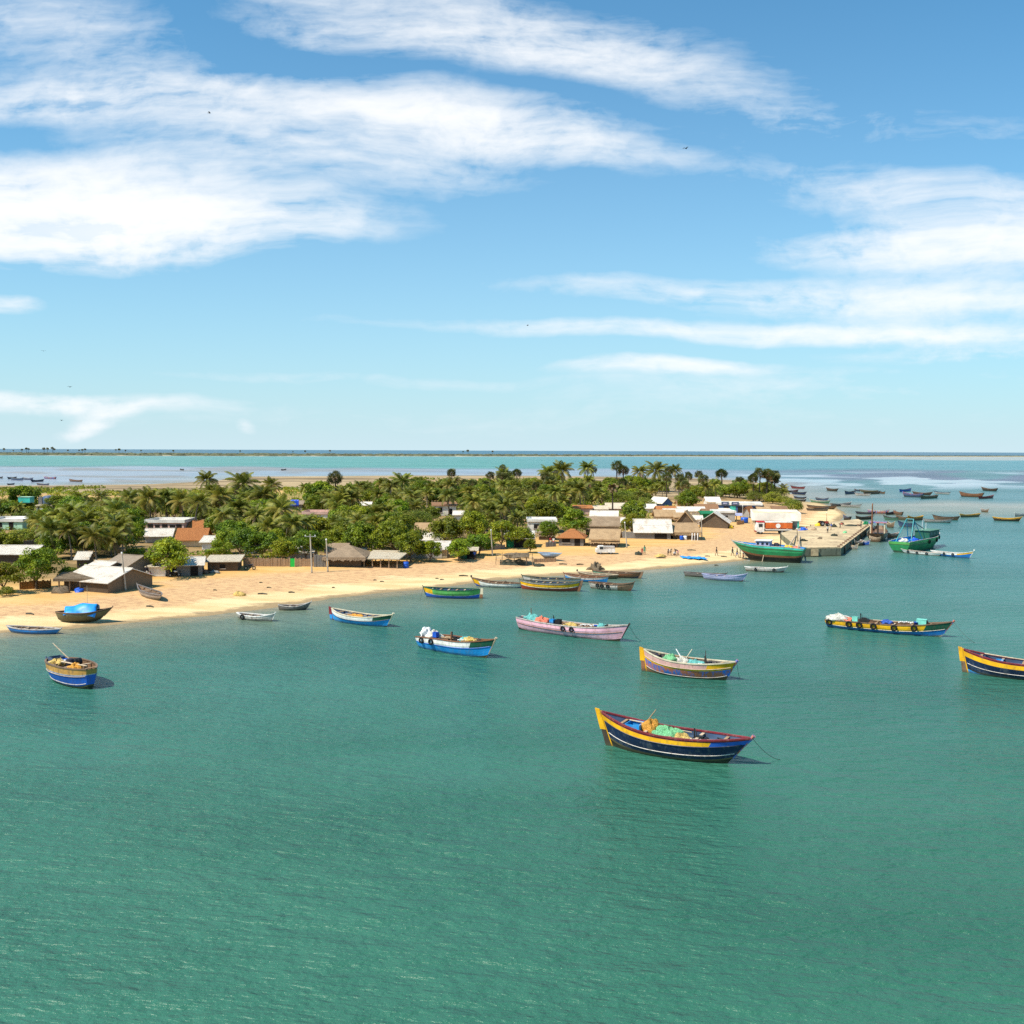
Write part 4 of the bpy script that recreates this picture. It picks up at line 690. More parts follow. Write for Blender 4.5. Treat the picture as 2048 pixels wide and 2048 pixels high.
# --- trawlers
def trawler(label, Sx, Bx, St, Bt, fm, beam, base, bands, cabin, name='trawler', gallows=None, sheer_rail='weathered_white', winch=True):
    b = make_boat(name, label, 'trawler', Sx, Bx, St, Bt, fm, beam, bands, base=base, se=.82, be=.04, gun=sheer_rail, rail=[(.84, 'dark_wood')], inner='sky_paint', thwarts=0, deck=.22, draft=.9, stemw=.08, stem=sheer_rail, foredeck=.12)
    r = b.root; f = b.f
    t0, t1, hgt, wall, roof_m = cabin; x0, x1 = f(t0, .9, 1).x, f(t1, .9, 1).x; tm = (t0 + t1) / 2; z0 = b.sheer(tm) * .8; cw = beam * .3
    MB().box(((x0 + x1) / 2, 0, z0 + hgt / 2), (abs(x1 - x0), 2 * cw, hgt)).build('wheelhouse', wall, r); wh = r.children[-1]
    MB().box(((x0 + x1) / 2, 0, z0 + hgt + .06), (abs(x1 - x0) + .5, 2 * cw + .5, .1)).build('wheelhouse_roof', roof_m, r)
    n = 3
    for k_ in range(n):
        for sd in (-1, 1): MB().box((x0 + (x1 - x0) * (k_ + .5) / n, sd * (cw + .015), z0 + hgt * .66), (abs(x1 - x0) / n * .5, .03, hgt * .32)).build('window', 'glass_dark', wh)
    MB().box((max(x0, x1) + .015, 0, z0 + hgt * .66), (.03, cw * 1.3, hgt * .32)).build('window', 'glass_dark', wh)
    return b
ba = sand_z(1500, 1121)
tb = trawler('green trawler with blue wheelhouse stranded at the water\'s edge', (1601, 1124), (1500, 1119), (1609, 1096), (1467, 1082), 31, 4.2, .12, [(.46, 'black_tar'), (.56, 'rust_paint'), (.9, 'green_paint'), (1.0, 'turquoise_paint')], (.70, .50, 1.35, 'lilac_paint', 'white_paint'), gallows=None)
pole_in(tb, (.36, 0, 0), (.36, 0, 3.0), .1, 'metal_dark', 'dark exhaust pipe of the stranded green trawler', 'exhaust_pipe', 'pipe').parent = None
net(tb, .24, 0, (.9, .8, .5), 'plastic_yellow', 'yellow-green net heap on the stranded trawler deck', 61, up=.1); net(tb, .12, 0, (.7, .8, .45), 'net_coral', 'reddish net at the stern of the stranded trawler', 62, up=.1)
for k_, t_ in enumerate((.44, .40)): drum_in(tb, t_, (-.35, .2)[k_], .38, 1.0, ('plastic_black', 'cloth_dark')[k_], ('front', 'back')[k_] + ' dark drum behind the wheelhouse of the stranded trawler')
for k_, (px, dx) in enumerate(((1524, 1.2), (1546, .6))):       # props under the hull
    p = G(px, 1124); o = MB().tube([(0, 0, -.1), (dx * .5, .45, 2.2)], .06, 6).build('prop_pole', 'pale_wood'); o.location = p; tag(o, ('left', 'right')[k_] + ' wooden prop leaning on the stranded trawler hull', 'prop')
tf = trawler('green trawler with dark green wheelhouse and teal gallows afloat off the jetty', 'trawler' and (1799, 1105), (1866, 1092), (1796, 1083), (1893, 1066), 23, 5.0, 0.0, [(.25, 'dark_green_paint'), (.74, 'green_paint'), (.78, 'dark_wood'), (1.0, 'lime_paint')], (.58, .84, 1.7, 'dark_green_paint', 'dusty_green'), sheer_rail='weathered_white')
r = tf.root
for sx in (.1, .42):
    for sy in (-1, 1):
        MB().tube([in_boat(tf, sx, sy * .62, 0) - tf.mid, in_boat(tf, .26, sy * .28, 4.6) - tf.mid], .09, 6).build('gallows_leg', 'teal_paint', r).matrix_local = Matrix.Rotation(-tf.rz, 4, 'Z')
MB().tube([in_boat(tf, .26, -.3, 4.6) - tf.mid, in_boat(tf, .26, .3, 4.6) - tf.mid], .09, 6).build('gallows_beam', 'teal_paint', r).matrix_local = Matrix.Rotation(-tf.rz, 4, 'Z')
MB().tube([in_boat(tf, .27, 0, 4.5) - tf.mid, in_boat(tf, .62, 0, 2.2) - tf.mid], .08, 6).build('boom', 'metal_dark', r).matrix_local = Matrix.Rotation(-tf.rz, 4, 'Z')
MB().tube([in_boat(tf, .3, -.1, 0) - tf.mid, in_boat(tf, .3, -.1, 2.6) - tf.mid], .12, 7).build('exhaust_pipe', 'metal_dark', r).matrix_local = Matrix.Rotation(-tf.rz, 4, 'Z')
for k_, (t_, c_) in enumerate(((.62, 'foam_white'), (.72, 'foam_white'))): MB().tube([in_boat(tf, t_, .1, 1.7) - tf.mid, in_boat(tf, t_, .1, 3.9 - k_ * .6) - tf.mid], .045, 6).build('aerial', c_, r).matrix_local = Matrix.Rotation(-tf.rz, 4, 'Z')
net(tf, .3, -.25, (1.0, .9, .5), 'plastic_blue', 'blue net heap on the floating trawler deck', 71, up=.1); net(tf, .93, 0, (.9, .6, .45), 'plastic_yellow', 'bright yellow heap on the bow of the floating trawler', 72, up=.2); net(tf, .18, .2, (.8, .9, .5), 'net_white', 'pale net at the stern of the floating trawler', 73, up=.1)
for t_ in (.45, .68, .9):
    p0 = tf.f(t_, .8, -1); o = MB().torus((0, 0, 0), .32, .12, 'Y').build('tyre_fender', 'rubber', r, True); o.location = (p0.x, p0.y - .12, p0.z)
# dark wooden boat with a broken cabin at the jetty end
dk = make_boat('fishing_boat', 'dark weathered wooden boat with open cabin frame at the jetty end', 'boat', (1752, 1083), (1758, 1072), (1742, 1066), (1770, 1052), 14, 4.4, [(.35, 'black_tar'), (1.0, 'worn_brown')], gun='olive_wood', inner='worn_brown', thwarts=0, deck=.3, se=.75, be=.3, rail=[(.7, 'dark_wood'), (.5, 'dark_wood')], draft=.7, stemw=.12)
r = dk.root; cz = dk.sheer(.5) * .8
for sx in (-1.4, 1.4):
    for sy in (-1.5, 0, 1.5): MB().box((sx, sy, cz + 1.2), (.16, .3, 2.4)).build('cabin_post', 'cream_paint' if sy else 'dark_wood', r)
MB().box((0, 0, cz + 2.5), (3.4, 3.8, .16)).build('cabin_roof', 'worn_pink', r); MB().box((0, -1.5, cz + .5), (2.6, .08, 1.0)).build('cabin_side', 'worn_brown', r)
MB().tube([(-1.9, 1.2, 0), (-1.9, 1.2, 8.2)], [.2, .13], 8).build('mast', 'rust_paint', r)
# ------------------------------------------------------------------ buildings
HUTS = []            # picture rectangles kept clear of invented trees
def plate(m, quad, th, mi=0):
    """a roof sheet: four corners (counter-clockwise from above) and a thickness below"""
    q = [Vector(a) for a in quad]; b = [a - Vector((0, 0, th)) for a in q]; m.add(q + b, [(0, 1, 2, 3), (7, 6, 5, 4), (0, 4, 5, 1), (1, 5, 6, 2), (2, 6, 7, 3), (3, 7, 4, 0)], mi)
def hut(label, x0, x1, yb, ye, yr, kind, wall, roof, depth=6.0, yaw=0.0, doors=(), windows=(), name='house', cat='house', posts=None, group=None, over=.45, keep=True, thick=None, lean=None):
    """x0..x1: facade in photo pixels; yb ground, ye eaves, yr ridge; kind: gable (ridge along the front), front (gable faces us), hip, shed, flat"""
    if keep: HUTS.append((min(x0, x1) - 2, yr - 2, max(x0, x1) + 2, yb + 1))
    xc = (x0 + x1) / 2; g = G(xc, yb); k = mpp(g); w = (x1 - x0) * k; hw = max((yb - ye) * k, 1.5); dep = 18.5 / g.y; app = (ye - yr) * k
    th = thick or (.3 if 'thatch' in roof or roof == 'brushwood' else .09); ya = R(yaw)
    if kind in ('gable', 'hip'): rise = max(app - dep * depth / 2, .8)
    elif kind == 'shed': rise = max(app - dep * depth, .35)
    else: rise = max(app, .6)
    if kind == 'front': rise = max(app, .7)
    w = w / max(math.cos(ya) + (depth / max(w, 1) * abs(math.sin(ya)) if yaw else 0), .7) if yaw else w
    c = g + Vector((0, depth / 2 * math.cos(ya) , 0)); root = thing(name, label, cat, (c.x, c.y, g.z - .05), ya, group); hx, hy = w / 2, depth / 2; o = over
    wm = MB()
    if posts is None:
        prof = [(-hx, -hy), (hx, -hy), (hx, hy), (-hx, hy)]
        if kind == 'gable':
            t_ = hw + rise; vs = [(-hx, -hy, 0), (hx, -hy, 0), (hx, hy, 0), (-hx, hy, 0), (-hx, -hy, hw), (hx, -hy, hw), (hx, hy, hw), (-hx, hy, hw), (-hx, 0, t_ - .05), (hx, 0, t_ - .05)]
            wm.add(vs, [(0, 1, 5, 4), (2, 3, 7, 6), (1, 2, 6, 9, 5), (3, 0, 4, 8, 7)])
        elif kind == 'front':
            t_ = hw + rise; vs = [(-hx, -hy, 0), (hx, -hy, 0), (hx, hy, 0), (-hx, hy, 0), (-hx, -hy, hw), (hx, -hy, hw), (hx, hy, hw), (-hx, hy, hw), (0, -hy, t_ - .05), (0, hy, t_ - .05)]
            wm.add(vs, [(1, 2, 6, 5), (3, 0, 4, 7), (0, 1, 5, 8, 4), (2, 3, 7, 9, 6)])
        elif kind == 'shed':
            t_ = hw + rise; wm.add([(-hx, -hy, 0), (hx, -hy, 0), (hx, hy, 0), (-hx, hy, 0), (-hx, -hy, hw), (hx, -hy, hw), (hx, hy, t_), (-hx, hy, t_)], [(0, 1, 5, 4), (1, 2, 6, 5), (2, 3, 7, 6), (3, 0, 4, 7)])
        else: wm.box((0, 0, hw / 2), (w, depth, hw))
        wm.build('wall', wall, root)
    else:
        for i in range(posts):
            for sy in (-1, 1):
                x = -hx + .15 + (w - .3) * i / (posts - 1); hh = hw if sy < 0 or kind != 'shed' else hw + rise
                MB().box((x, sy * (hy - .15), hh / 2), (.16, .16, hh)).build('post', wall, root)
        if lean: MB().box((0, hy - .2, hw * .5), (w * .96, .1, hw)).build('back_wall', lean, root)
    rm = MB(); X, Y = hx + o, hy + o
    if kind == 'gable':
        ez = hw - rise * o / hy; ez = max(ez, hw - .5)
        plate(rm, [(-X, -Y, ez + th), (X, -Y, ez + th), (X, 0, hw + rise + th), (-X, 0, hw + rise + th)], th); plate(rm, [(X, Y, ez + th), (-X, Y, ez + th), (-X, 0, hw + rise + th), (X, 0, hw + rise + th)], th)
    elif kind == 'front':
        ez = max(hw - rise * o / hx, hw - .5)
        plate(rm, [(-X, Y, ez + th), (-X, -Y, ez + th), (0, -Y, hw + rise + th), (0, Y, hw + rise + th)], th); plate(rm, [(X, -Y, ez + th), (X, Y, ez + th), (0, Y, hw + rise + th), (0, -Y, hw + rise + th)], th)
    elif kind == 'hip':
        r_ = max(hx - hy * .75, .3); ez = hw - .3; t_ = hw + rise + th; a = (-r_, 0, t_); b = (r_, 0, t_)
        plate(rm, [(-X, -Y, ez + th), (X, -Y, ez + th), b, a], th); plate(rm, [(X, Y, ez + th), (-X, Y, ez + th), a, b], th)
        for s_ in (1, -1): v = [(s_ * X, -s_ * Y, ez + th), (s_ * X, s_ * Y, ez + th), (s_ * r_, 0, t_)]; v2 = [(x, y, z - th) for x, y, z in v]; rm.add(v + v2, [(0, 1, 2), (5, 4, 3), (0, 3, 4, 1)])
    elif kind == 'shed':
        sl = rise / depth; plate(rm, [(-X, -Y, hw - sl * o + th), (X, -Y, hw - sl * o + th), (X, Y, hw + rise + sl * o + th), (-X, Y, hw + rise + sl * o + th)], th)
    else:
        pz = hw + .18; rm.box((0, 0, hw + .09), (w + 2 * o * .6, depth + 2 * o * .6, .18))
        if rise > .2:
            pw = .14; hh = min(rise * .5, .5)
            for cx, cy, sx, sy in ((0, -Y + o * .4 + pw / 2, w + 1.2 * o, pw), (0, Y - o * .4 - pw / 2, w + 1.2 * o, pw)): rm.box((cx, cy, pz + hh / 2), (sx, sy, hh))
            for s_ in (-1, 1): rm.box((s_ * (X - o * .4 - pw / 2), 0, pz + hh / 2), (pw, depth + 1.2 * o - 2 * pw, hh))
    rm.build('roof', roof, root)
    if roof.startswith('tin') or roof.startswith('asb'):
        if kind == 'gable': MB().tube([(-X, 0, hw + rise + th + .02), (X, 0, hw + rise + th + .02)], .09, 6).build('ridge_cap', roof, root)
    if 'thatch' in roof:                                            # uneven fringe of palm leaf ends along the eaves
        q = random.Random(int(x0 * 7 + yb)); fm = MB(); n = int(2 * X / .16); ez = hw - (.5 if kind == 'gable' else .3)
        for i in range(n):
            x = -X + 2 * X * i / n; l_ = q.uniform(.12, .4); y = -Y - .02
            fm.add([(x, y, ez + .12), (x + .15, y, ez + .12), (x + .15 + q.uniform(-.05, .05), y - .06, ez + .05 - l_), (x + q.uniform(-.05, .05), y - .06, ez + .05 - l_)], [(0, 1, 2, 3)])
        fm.build('eave_fringe', roof, root)
    for u_, dw, dh, dm in doors:
        d = MB(); x = -hx + w * u_; dh = min(dh, hw * .96); d.box((x, -hy - .02, dh / 2), (dw, .06, dh)); do = d.build('door', dm, root)
        MB().box((x, -hy - .03, dh + .03), (dw + .2, .1, .1)).build('lintel', 'dark_wood', do)
    for u_, vz, ww, wh_ in windows:
        x = -hx + w * u_; z = hw * vz; wo_ = MB().box((x, -hy - .02, z), (ww, .06, wh_)).build('window', 'opening_dark', root)
        MB().box((x, -hy - .06, z - wh_ / 2 - .05), (ww + .2, .16, .08)).build('sill', 'weathered_white', wo_)
    root['dims'] = 0; del root['dims']
    return root, (hx, hy, hw, rise)
def fence(label, x0, y0, x1, y1, hpx, mat_, name='fence', cat='fence', step=2.2):
    a, b = G(x0, y0), G(x1, y1); d = b - a; n = max(int(d.length / step), 1); h = hpx * mpp(a); root = thing(name, label, cat, a, math.atan2(d.y, d.x)); Lg = math.hypot(d.x, d.y); q = random.Random(int(x0))
    m = MB(); k = max(int(Lg / .16), 2)
    for i in range(k): x = Lg * (i + .5) / k; hh = h * q.uniform(.88, 1.04); m.box((x, q.uniform(-.03, .03), hh / 2 + d.z * x / Lg), (Lg / k * .98, .05, hh))
    o = m.build('fence_panel', mat_, root); o['kind'] = 'stuff'
    for i in range(n + 1): MB().tube([(Lg * i / n, .1, 0), (Lg * i / n, .1, h * 1.08 + d.z * i / n)], .06, 6).build('post', 'wood', root)
    for z in (.3, .8): MB().tube([(0, .07, h * z), (Lg, .07, h * z + d.z)], .035, 5).build('rail', 'wood', root)
    HUTS.append((x0, min(y0, y1) - hpx, x1, max(y0, y1))); return root
D = 'opening_dark'
# left end
hut('white tin roofed hut half hidden behind the leftmost trees', -40, 62, 1128, 1107, 1090, 'gable', 'stick_wall', 'tin_white', 7)
hut('long brown asbestos roofed hut with grey gable and dark window, behind the white roofed hut', 205, 286, 1155, 1139, 1113, 'gable', 'grey_sheet', 'asbestos', 7.5, -24, windows=((.8, .6, .8, .9),))
hut('front hut with bright white roof and dark latticed stick gable beside the leaning pole', 122, 270, 1183, 1162, 1133, 'gable', 'stick_wall', 'tin_white', 8, -24)
hut('small white roofed hut wedged between the front hut and the brown roofed hut', 168, 232, 1158, 1142, 1128, 'gable', 'stick_wall', 'tin_white', 5, -24)
hut('brushwood lean-to full of blue bundles in front of the white roofed hut', 112, 222, 1182, 1163, 1154, 'shed', 'wood', 'brushwood', 3.2, 8, name='lean_to', cat='lean-to', posts=6, lean='brushwood', thick=.35)
hut('small white roof between the round trees and the palms', 146, 172, 1136, 1120, 1110, 'gable', 'stick_wall', 'tin_white', 4.5, 10)
hut('pale mint concrete house at the left edge with a water tank on its roof', -30, 45, 1060, 1043, 1030, 'flat', 'wall_mint', 'wall_white', 9, doors=((.7, 1, 1.8, D),), windows=((.4, .6, 1, 1),))
hut('small cream walled house under the water tower', 76, 120, 1033, 1020, 1016, 'flat', 'wall_cream', 'wall_white', 6)
fence('grey sheet fence behind the palms at the left', 30, 1098, 86, 1092, 15, 'grey_sheet', step=4)
fence('orange bamboo fence under the leftmost trees', 40, 1179, 102, 1176, 17, 'bamboo_orange')
hut('house with white flat roof and dark pillared pink veranda among the palms', 292, 368, 1068, 1045, 1034, 'flat', 'wall_pink', 'wall_white', 8, doors=((.3, 1, 2, D), (.7, 1.2, 2.0, D)), windows=((.12, .55, 1.2, 1.6), (.5, .55, 1.2, 1.6), (.87, .55, 1.2, 1.6)))
hut('orange tiled house in front of the pink veranda house', 345, 408, 1094, 1081, 1058, 'gable', 'wall_cream', 'tile_orange', 7, 8)
hut('far orange tiled roof behind the pink veranda house', 372, 402, 1068, 1058, 1044, 'gable', 'wall_cream', 'tile_orange', 6, 8)
hut('low white shed left of the orange tiled house', 284, 340, 1086, 1074, 1060, 'gable', 'wall_grey', 'tin_white', 5, 10)
hut('white walled hut right of the brown roofed hut', 297, 331, 1153, 1133, 1126, 'shed', 'wall_white', 'tin_cream', 5)
hut('grey sheet walled hut with pale roof behind the parked motorbikes', 338, 400, 1152, 1129, 1114, 'gable', 'grey_sheet', 'tin_white', 6, 14, doors=((.7, 1.1, 1.8, D),))
hut('cream roofed shed with plank walls left of the bamboo fence', 408, 474, 1142, 1129, 1116, 'shed', 'stick_wall', 'tin_cream', 5, 8, windows=((.5, .5, .8, .6),))
fence('brown bamboo fence left of the green door', 487, 1132, 579, 1133, 17, 'bamboo_fence'); fence('brown bamboo fence right of the green door', 591, 1133, 626, 1133, 17, 'bamboo_fence')
g = G(585, 1134); o = thing('gate', 'bright green door in the bamboo fence', 'gate', g); k = mpp(g); MB().box((0, 0, 17 * k / 2), (10 * k, .07, 17 * k)).build('door_leaf', 'door_green', o); MB().box((-5.3 * k, 0, 9 * k), (.12, .14, 18 * k)).build('jamb', 'wood', o); MB().box((5.3 * k, 0, 9 * k), (.12, .14, 18 * k)).build('jamb', 'wood', o)
fence('tall grey stick screen left of the round thatched hut', 628, 1134, 652, 1134, 25, 'grey_sheet')
hut('grey thatched hut with rounded hip roof beside the pole', 657, 722, 1134, 1113, 1092, 'hip', 'stick_wall', 'thatch_grey', 7, over=.9)
hut('thatched roof just behind the rounded thatched hut', 655, 690, 1122, 1104, 1088, 'gable', 'stick_wall', 'thatch_grey', 5)
hut('open sided shed with large cream roof on posts facing the beach', 726, 806, 1136, 1118, 1101, 'shed', 'wood', 'tin_cream', 8, -6, name='open_shed', cat='shed', posts=5, over=.3, thick=.14)
hut('grey roofed house with blue tarpaulin far behind the palms', 562, 604, 1020, 1008, 1001, 'gable', 'wall_grey', 'asbestos', 6)
hut('white and pinkish house with flat roof behind the light green tree', 606, 655, 1046, 1028, 1019, 'flat', 'wall_white', 'wall_pink', 8, windows=((.3, .5, 1, 1), (.7, .5, 1, 1)))
hut('lone white roof deep among the middle palms', 717, 740, 1020, 1010, 1004, 'gable', 'wall_cream', 'tin_white', 5)
# middle
hut('two storey white house with tan roof above the middle trees', 862, 912, 1032, 1011, 1004, 'shed', 'wall_white', 'tile_brown', 7, 6, windows=((.3, .6, 1.2, 1.4), (.75, .45, 1, 1.6)))
hut('small white hut right below the tan roofed house', 908, 926, 1040, 1032, 1027, 'gable', 'wall_white', 'tin_white', 4)
hut('brown thatched hut behind the white roofs among middle trees', 832, 864, 1075, 1062, 1048, 'gable', 'stick_wall', 'thatch_tan', 5)
hut('white tin roof just below the brown thatch among middle trees', 834, 880, 1094, 1080, 1066, 'gable', 'wall_grey', 'tin_white', 6)
hut('white tin roofed porch behind the two slim trees', 848, 894, 1116, 1098, 1082, 'shed', 'wall_cream', 'tin_white', 5, doors=((.6, 1.4, 1.8, D),))
hut('low grey garden wall behind the slim trees', 806, 884, 1117, 1106, 1104.8, 'flat', 'wall_grey', 'wall_grey', .4, name='garden_wall', cat='wall', over=.05, keep=False)
hut('tiny stall with green door under the middle trees', 916, 952, 1118, 1103, 1097, 'shed', 'stick_wall', 'tin_cream', 4, doors=((.3, 1.2, 1.5, 'green_sheet'), (.7, 1.3, 1.5, D)))
hut('weathered white concrete building with boxy front behind the orange roofed hut', 1056, 1112, 1066, 1043, 1036, 'flat', 'wall_white', 'wall_white', 8, windows=((.3, .6, 1.2, 1),))
hut('dark open shop with white awning and green doors under the trees', 1012, 1066, 1095, 1076, 1062, 'shed', 'stick_wall', 'tin_white', 5, doors=((.15, 1.4, 1.9, 'green_sheet'), (.5, 2.0, 1.9, D), (.85, 1.2, 1.9, 'green_sheet')))
hut('orange roofed wooden hut with railing front and grey walls', 1118, 1174, 1092, 1073, 1057, 'hip', 'grey_sheet', 'tile_orange', 5.5, -8, doors=((.75, 1.1, 1.7, D),), windows=((.3, .6, 1.6, .9),))
hut('thatched hut with open gable beside the white pickup', 1183, 1246, 1094, 1081, 1062, 'gable', 'stick_wall', 'thatch_tan', 7, -10, doors=((.8, 1.4, 1.4, D),))
hut('long grey brown thatched building behind the orange roofed hut', 1172, 1243, 1072, 1052, 1034, 'gable', 'stick_wall', 'thatch_grey', 8, -6, windows=((.5, .5, 1.8, .8),))
hut('white tin roof above the long grey thatched building', 1182, 1240, 1046, 1037, 1024, 'gable', 'wall_grey', 'tin_white', 7, -8)
hut('pinkish walled house with orange eaves behind the palmyra trunk', 1150, 1184, 1030, 1016, 1010, 'shed', 'wall_pink', 'tile_orange', 6)
hut('big white roofed hut with grey walls and dark doorway facing the sand', 1271, 1346, 1078, 1063, 1038, 'gable', 'grey_sheet', 'tin_white', 8, -4, doors=((.72, 2.6, 1.8, D),))
fence('grey fence joining the thatched hut and the big white roofed hut', 1240, 1076, 1270, 1077, 14, 'grey_sheet', step=3)
hut('low thatched shelter with white posts right of the big white roofed hut', 1346, 1398, 1079, 1073, 1056, 'shed', 'stick_wall', 'thatch_tan', 5, name='thatched_shelter', cat='shelter')
hut('tan thatched hut with dark open gable behind the low shelter', 1354, 1398, 1058, 1048, 1026, 'front', 'stick_wall', 'thatch_tan', 6, -14)
hut('wide brown gabled shed with white roof facing the sand beside the yellow float', 1402, 1470, 1056, 1053, 1034, 'front', 'stick_wall', 'tin_white', 8, -16)
hut('green sheet shelter left of the grey block house', 1405, 1431, 1044, 1027, 1022, 'shed', 'green_sheet', 'green_sheet', 4)
hut('grey block house with flat white roof edge', 1432, 1470, 1044, 1025, 1020, 'flat', 'wall_grey', 'wall_white', 7, windows=((.5, .6, 1.2, .5),))
hut('long low house roofed half orange tile, behind the white tin roofs', 1316, 1360, 1030, 1022, 1014, 'gable', 'wall_white', 'tile_orange', 6)
hut('white tin roofed house right of the half orange roof', 1359, 1410, 1032, 1024, 1016, 'gable', 'wall_white', 'tin_white', 6)
hut('second white tin roof below the half orange roof', 1330, 1366, 1036, 1030, 1022, 'gable', 'wall_grey', 'tin_white', 4)
hut('small brown thatched hut below the half orange roof', 1312, 1350, 1044, 1037, 1025, 'gable', 'stick_wall', 'thatch_tan', 5)
hut('blue walled house with white roof and blue gable', 1306, 1342, 1014, 1006, 996, 'front', 'wall_blue', 'tin_white', 7, 30)
hut('white roofed house left of the blue gabled house', 1276, 1312, 1026, 1020, 1012, 'gable', 'wall_white', 'tin_white', 6)
hut('low tan roofed house behind the bright round tree', 1214, 1254, 1026, 1016, 1006, 'gable', 'wall_pink', 'tin_cream', 6)
hut('red-brown tiled roof in front of the long white building', 1394, 1436, 1030, 1020, 1008, 'gable', 'wall_grey', 'tile_brown', 6)
hut('white roofed house beside the big dark tree left of the long white building', 1414, 1440, 1014, 1003, 994, 'gable', 'wall_white', 'tin_white', 6)
lb, dm = hut('long white flat roofed building with two dark picture panels on its parapet', 1437, 1532, 1026, 1010, 1001, 'flat', 'wall_blue', 'wall_white', 10, -10, doors=((.35, 1.6, 2.2, 'turquoise_paint'), (.2, 1.4, 2, D), (.55, 2.4, 2, D)), windows=((.72, .5, 2, 1.4), (.88, .5, 2, 1.4)))
for k_, u_ in enumerate((.17, .40)): MB().box((-dm[0] + 2 * dm[0] * u_, -dm[1] - .4, dm[2] + .55), (2 * dm[0] * .17, .1, .95)).build('picture_panel', 'slate_blue', lb); s_ = lb.children[-1]; MB().box((-dm[0] + 2 * dm[0] * u_, -dm[1] - .47, dm[2] + .55), (2 * dm[0] * .09, .03, .35)).build('pale_emblem', 'lilac_paint', s_)
hut('small grey house with red roof left of the fish hall', 1490, 1514, 1036, 1026, 1014, 'front', 'wall_grey', 'tile_orange', 7, -25)
hut('tan thatched hut behind the fish hall', 1516, 1552, 1028, 1021, 1012, 'gable', 'stick_wall', 'thatch_tan', 6)
hut('small white roof between the long grey building and the bright round tree', 1243, 1270, 1056, 1048, 1040, 'gable', 'wall_grey', 'tin_white', 5, -8)
hut('tan thatched roof left behind the tan open-gabled hut', 1350, 1384, 1046, 1040, 1032, 'gable', 'stick_wall', 'thatch_tan', 5, -6)
hut('small white shed between the tan open-gabled hut and the green sheets', 1383, 1406, 1050, 1042, 1036, 'gable', 'wall_white', 'tin_white', 4, -6)
hut('brown thatch behind the green sheet shelter', 1408, 1436, 1036, 1030, 1024, 'gable', 'stick_wall', 'thatch_red', 5)
hut('pink walled house with cream roof left of the low tan roofed house', 1186, 1214, 1028, 1018, 1012, 'gable', 'wall_pink', 'tin_cream', 6)
hut('tan thatched hut right of the low tan roofed house', 1252, 1276, 1040, 1032, 1025, 'gable', 'stick_wall', 'thatch_tan', 5)
hut('open stall with pale blue awning left of the red roofed house', 1464, 1488, 1042, 1033, 1029, 'shed', 'wood', 'lilac_paint', 4, -12, name='stall', cat='stall', posts=3)
hut('white walled hut behind the thin grey-green tree', 404, 426, 1100, 1083, 1072, 'gable', 'wall_white', 'tin_white', 5)
hut('small white roof in the dense tree above the bamboo fence', 488, 508, 1108, 1096, 1088, 'gable', 'wall_white', 'tin_white', 4)
hut('long low white roof just behind the green door', 574, 624, 1122, 1114, 1107, 'gable', 'wall_grey', 'tin_white', 5)
hut('grey thatched shed right of the middle trees by the sand', 1078, 1112, 1080, 1070, 1058, 'gable', 'stick_wall', 'thatch_grey', 5, -6)
hut('white porch roof right of the open sided shed', 700, 724, 1122, 1112, 1106, 'shed', 'wall_grey', 'tin_cream', 4)
hut('tan roofed house at the far right of the grove', 1356, 1384, 1018, 1010, 1003, 'gable', 'wall_cream', 'tile_brown', 6)
hut('small white house before the long white building', 1440, 1462, 1034, 1027, 1022, 'gable', 'wall_white', 'tin_white', 5, -10)
hut('brown stick hut right of the tan thatch by the fish hall', 1548, 1574, 1030, 1024, 1017, 'gable', 'stick_wall', 'thatch_red', 5)
fence('low grey fence behind the pale pole at the middle trees', 960, 1102, 1010, 1098, 9, 'grey_sheet', step=2); fence('stick fence beside the grey block house', 1474, 1050, 1488, 1048, 8, 'bamboo_fence', step=2); fence('white wall piece left of the orange roofed hut', 1092, 1094, 1112, 1093, 10, 'grey_sheet', step=2)
# the fish hall: flat roof with a deep white fascia on columns
g = G(1566, 1062); k = mpp(g); hall = thing('fish_hall', 'open fish landing hall with deep white fascia and turquoise corner column', 'market hall', g + Vector((0, 8, 0)), R(-12)); hx = 46 * k; hy = 8; hz = 31 * k
HUTS.append((1513, 1018, 1630, 1064))
MB().box((0, 0, hz - .1), (2 * hx, 2 * hy, .2)).build('roof', 'wall_cream', hall)
fm = MB()
for s_ in (-1, 1): fm.box((0, s_ * (hy + .1), hz - .35), (2 * hx + .4, .2, 1.9)); fm.box((s_ * (hx + .1), 0, hz - .35), (.2, 2 * hy, 1.9))
fm.build('fascia', 'clean_white', hall)
for i in range(5):
    for s_ in (-1, 1): MB().box((-hx + .4 + (2 * hx - .8) * i / 4, s_ * (hy - .3), (hz - 1.3) / 2), (.4, .4, hz - 1.3)).build('column', 'turquoise_paint' if i == 4 and s_ < 0 else 'wall_cream', hall)
for i in range(1, 4): MB().box((hx - .3, -hy + .3 + (2 * hy - .6) * i / 4, (hz - 1.3) / 2), (.3, .3, hz - 1.3)).build('column', 'wall_white', hall)
MB().box((-hx * .45, -hy + 1.2, (hz - 1.3) / 2), (hx * 1.0, .2, hz - 1.3)).build('front_wall', 'wall_pink', hall); MB().box((0, hy - 1, (hz - 1.3) / 2), (2 * hx - 1, .2, hz - 1.3)).build('back_wall', 'wall_cream', hall)
for i in range(3): MB().box((-hx * .8 + i * hx * .33, -hy + 1.08, hz * .55), (hx * .22, .06, .5)).build('vent', D, hall)

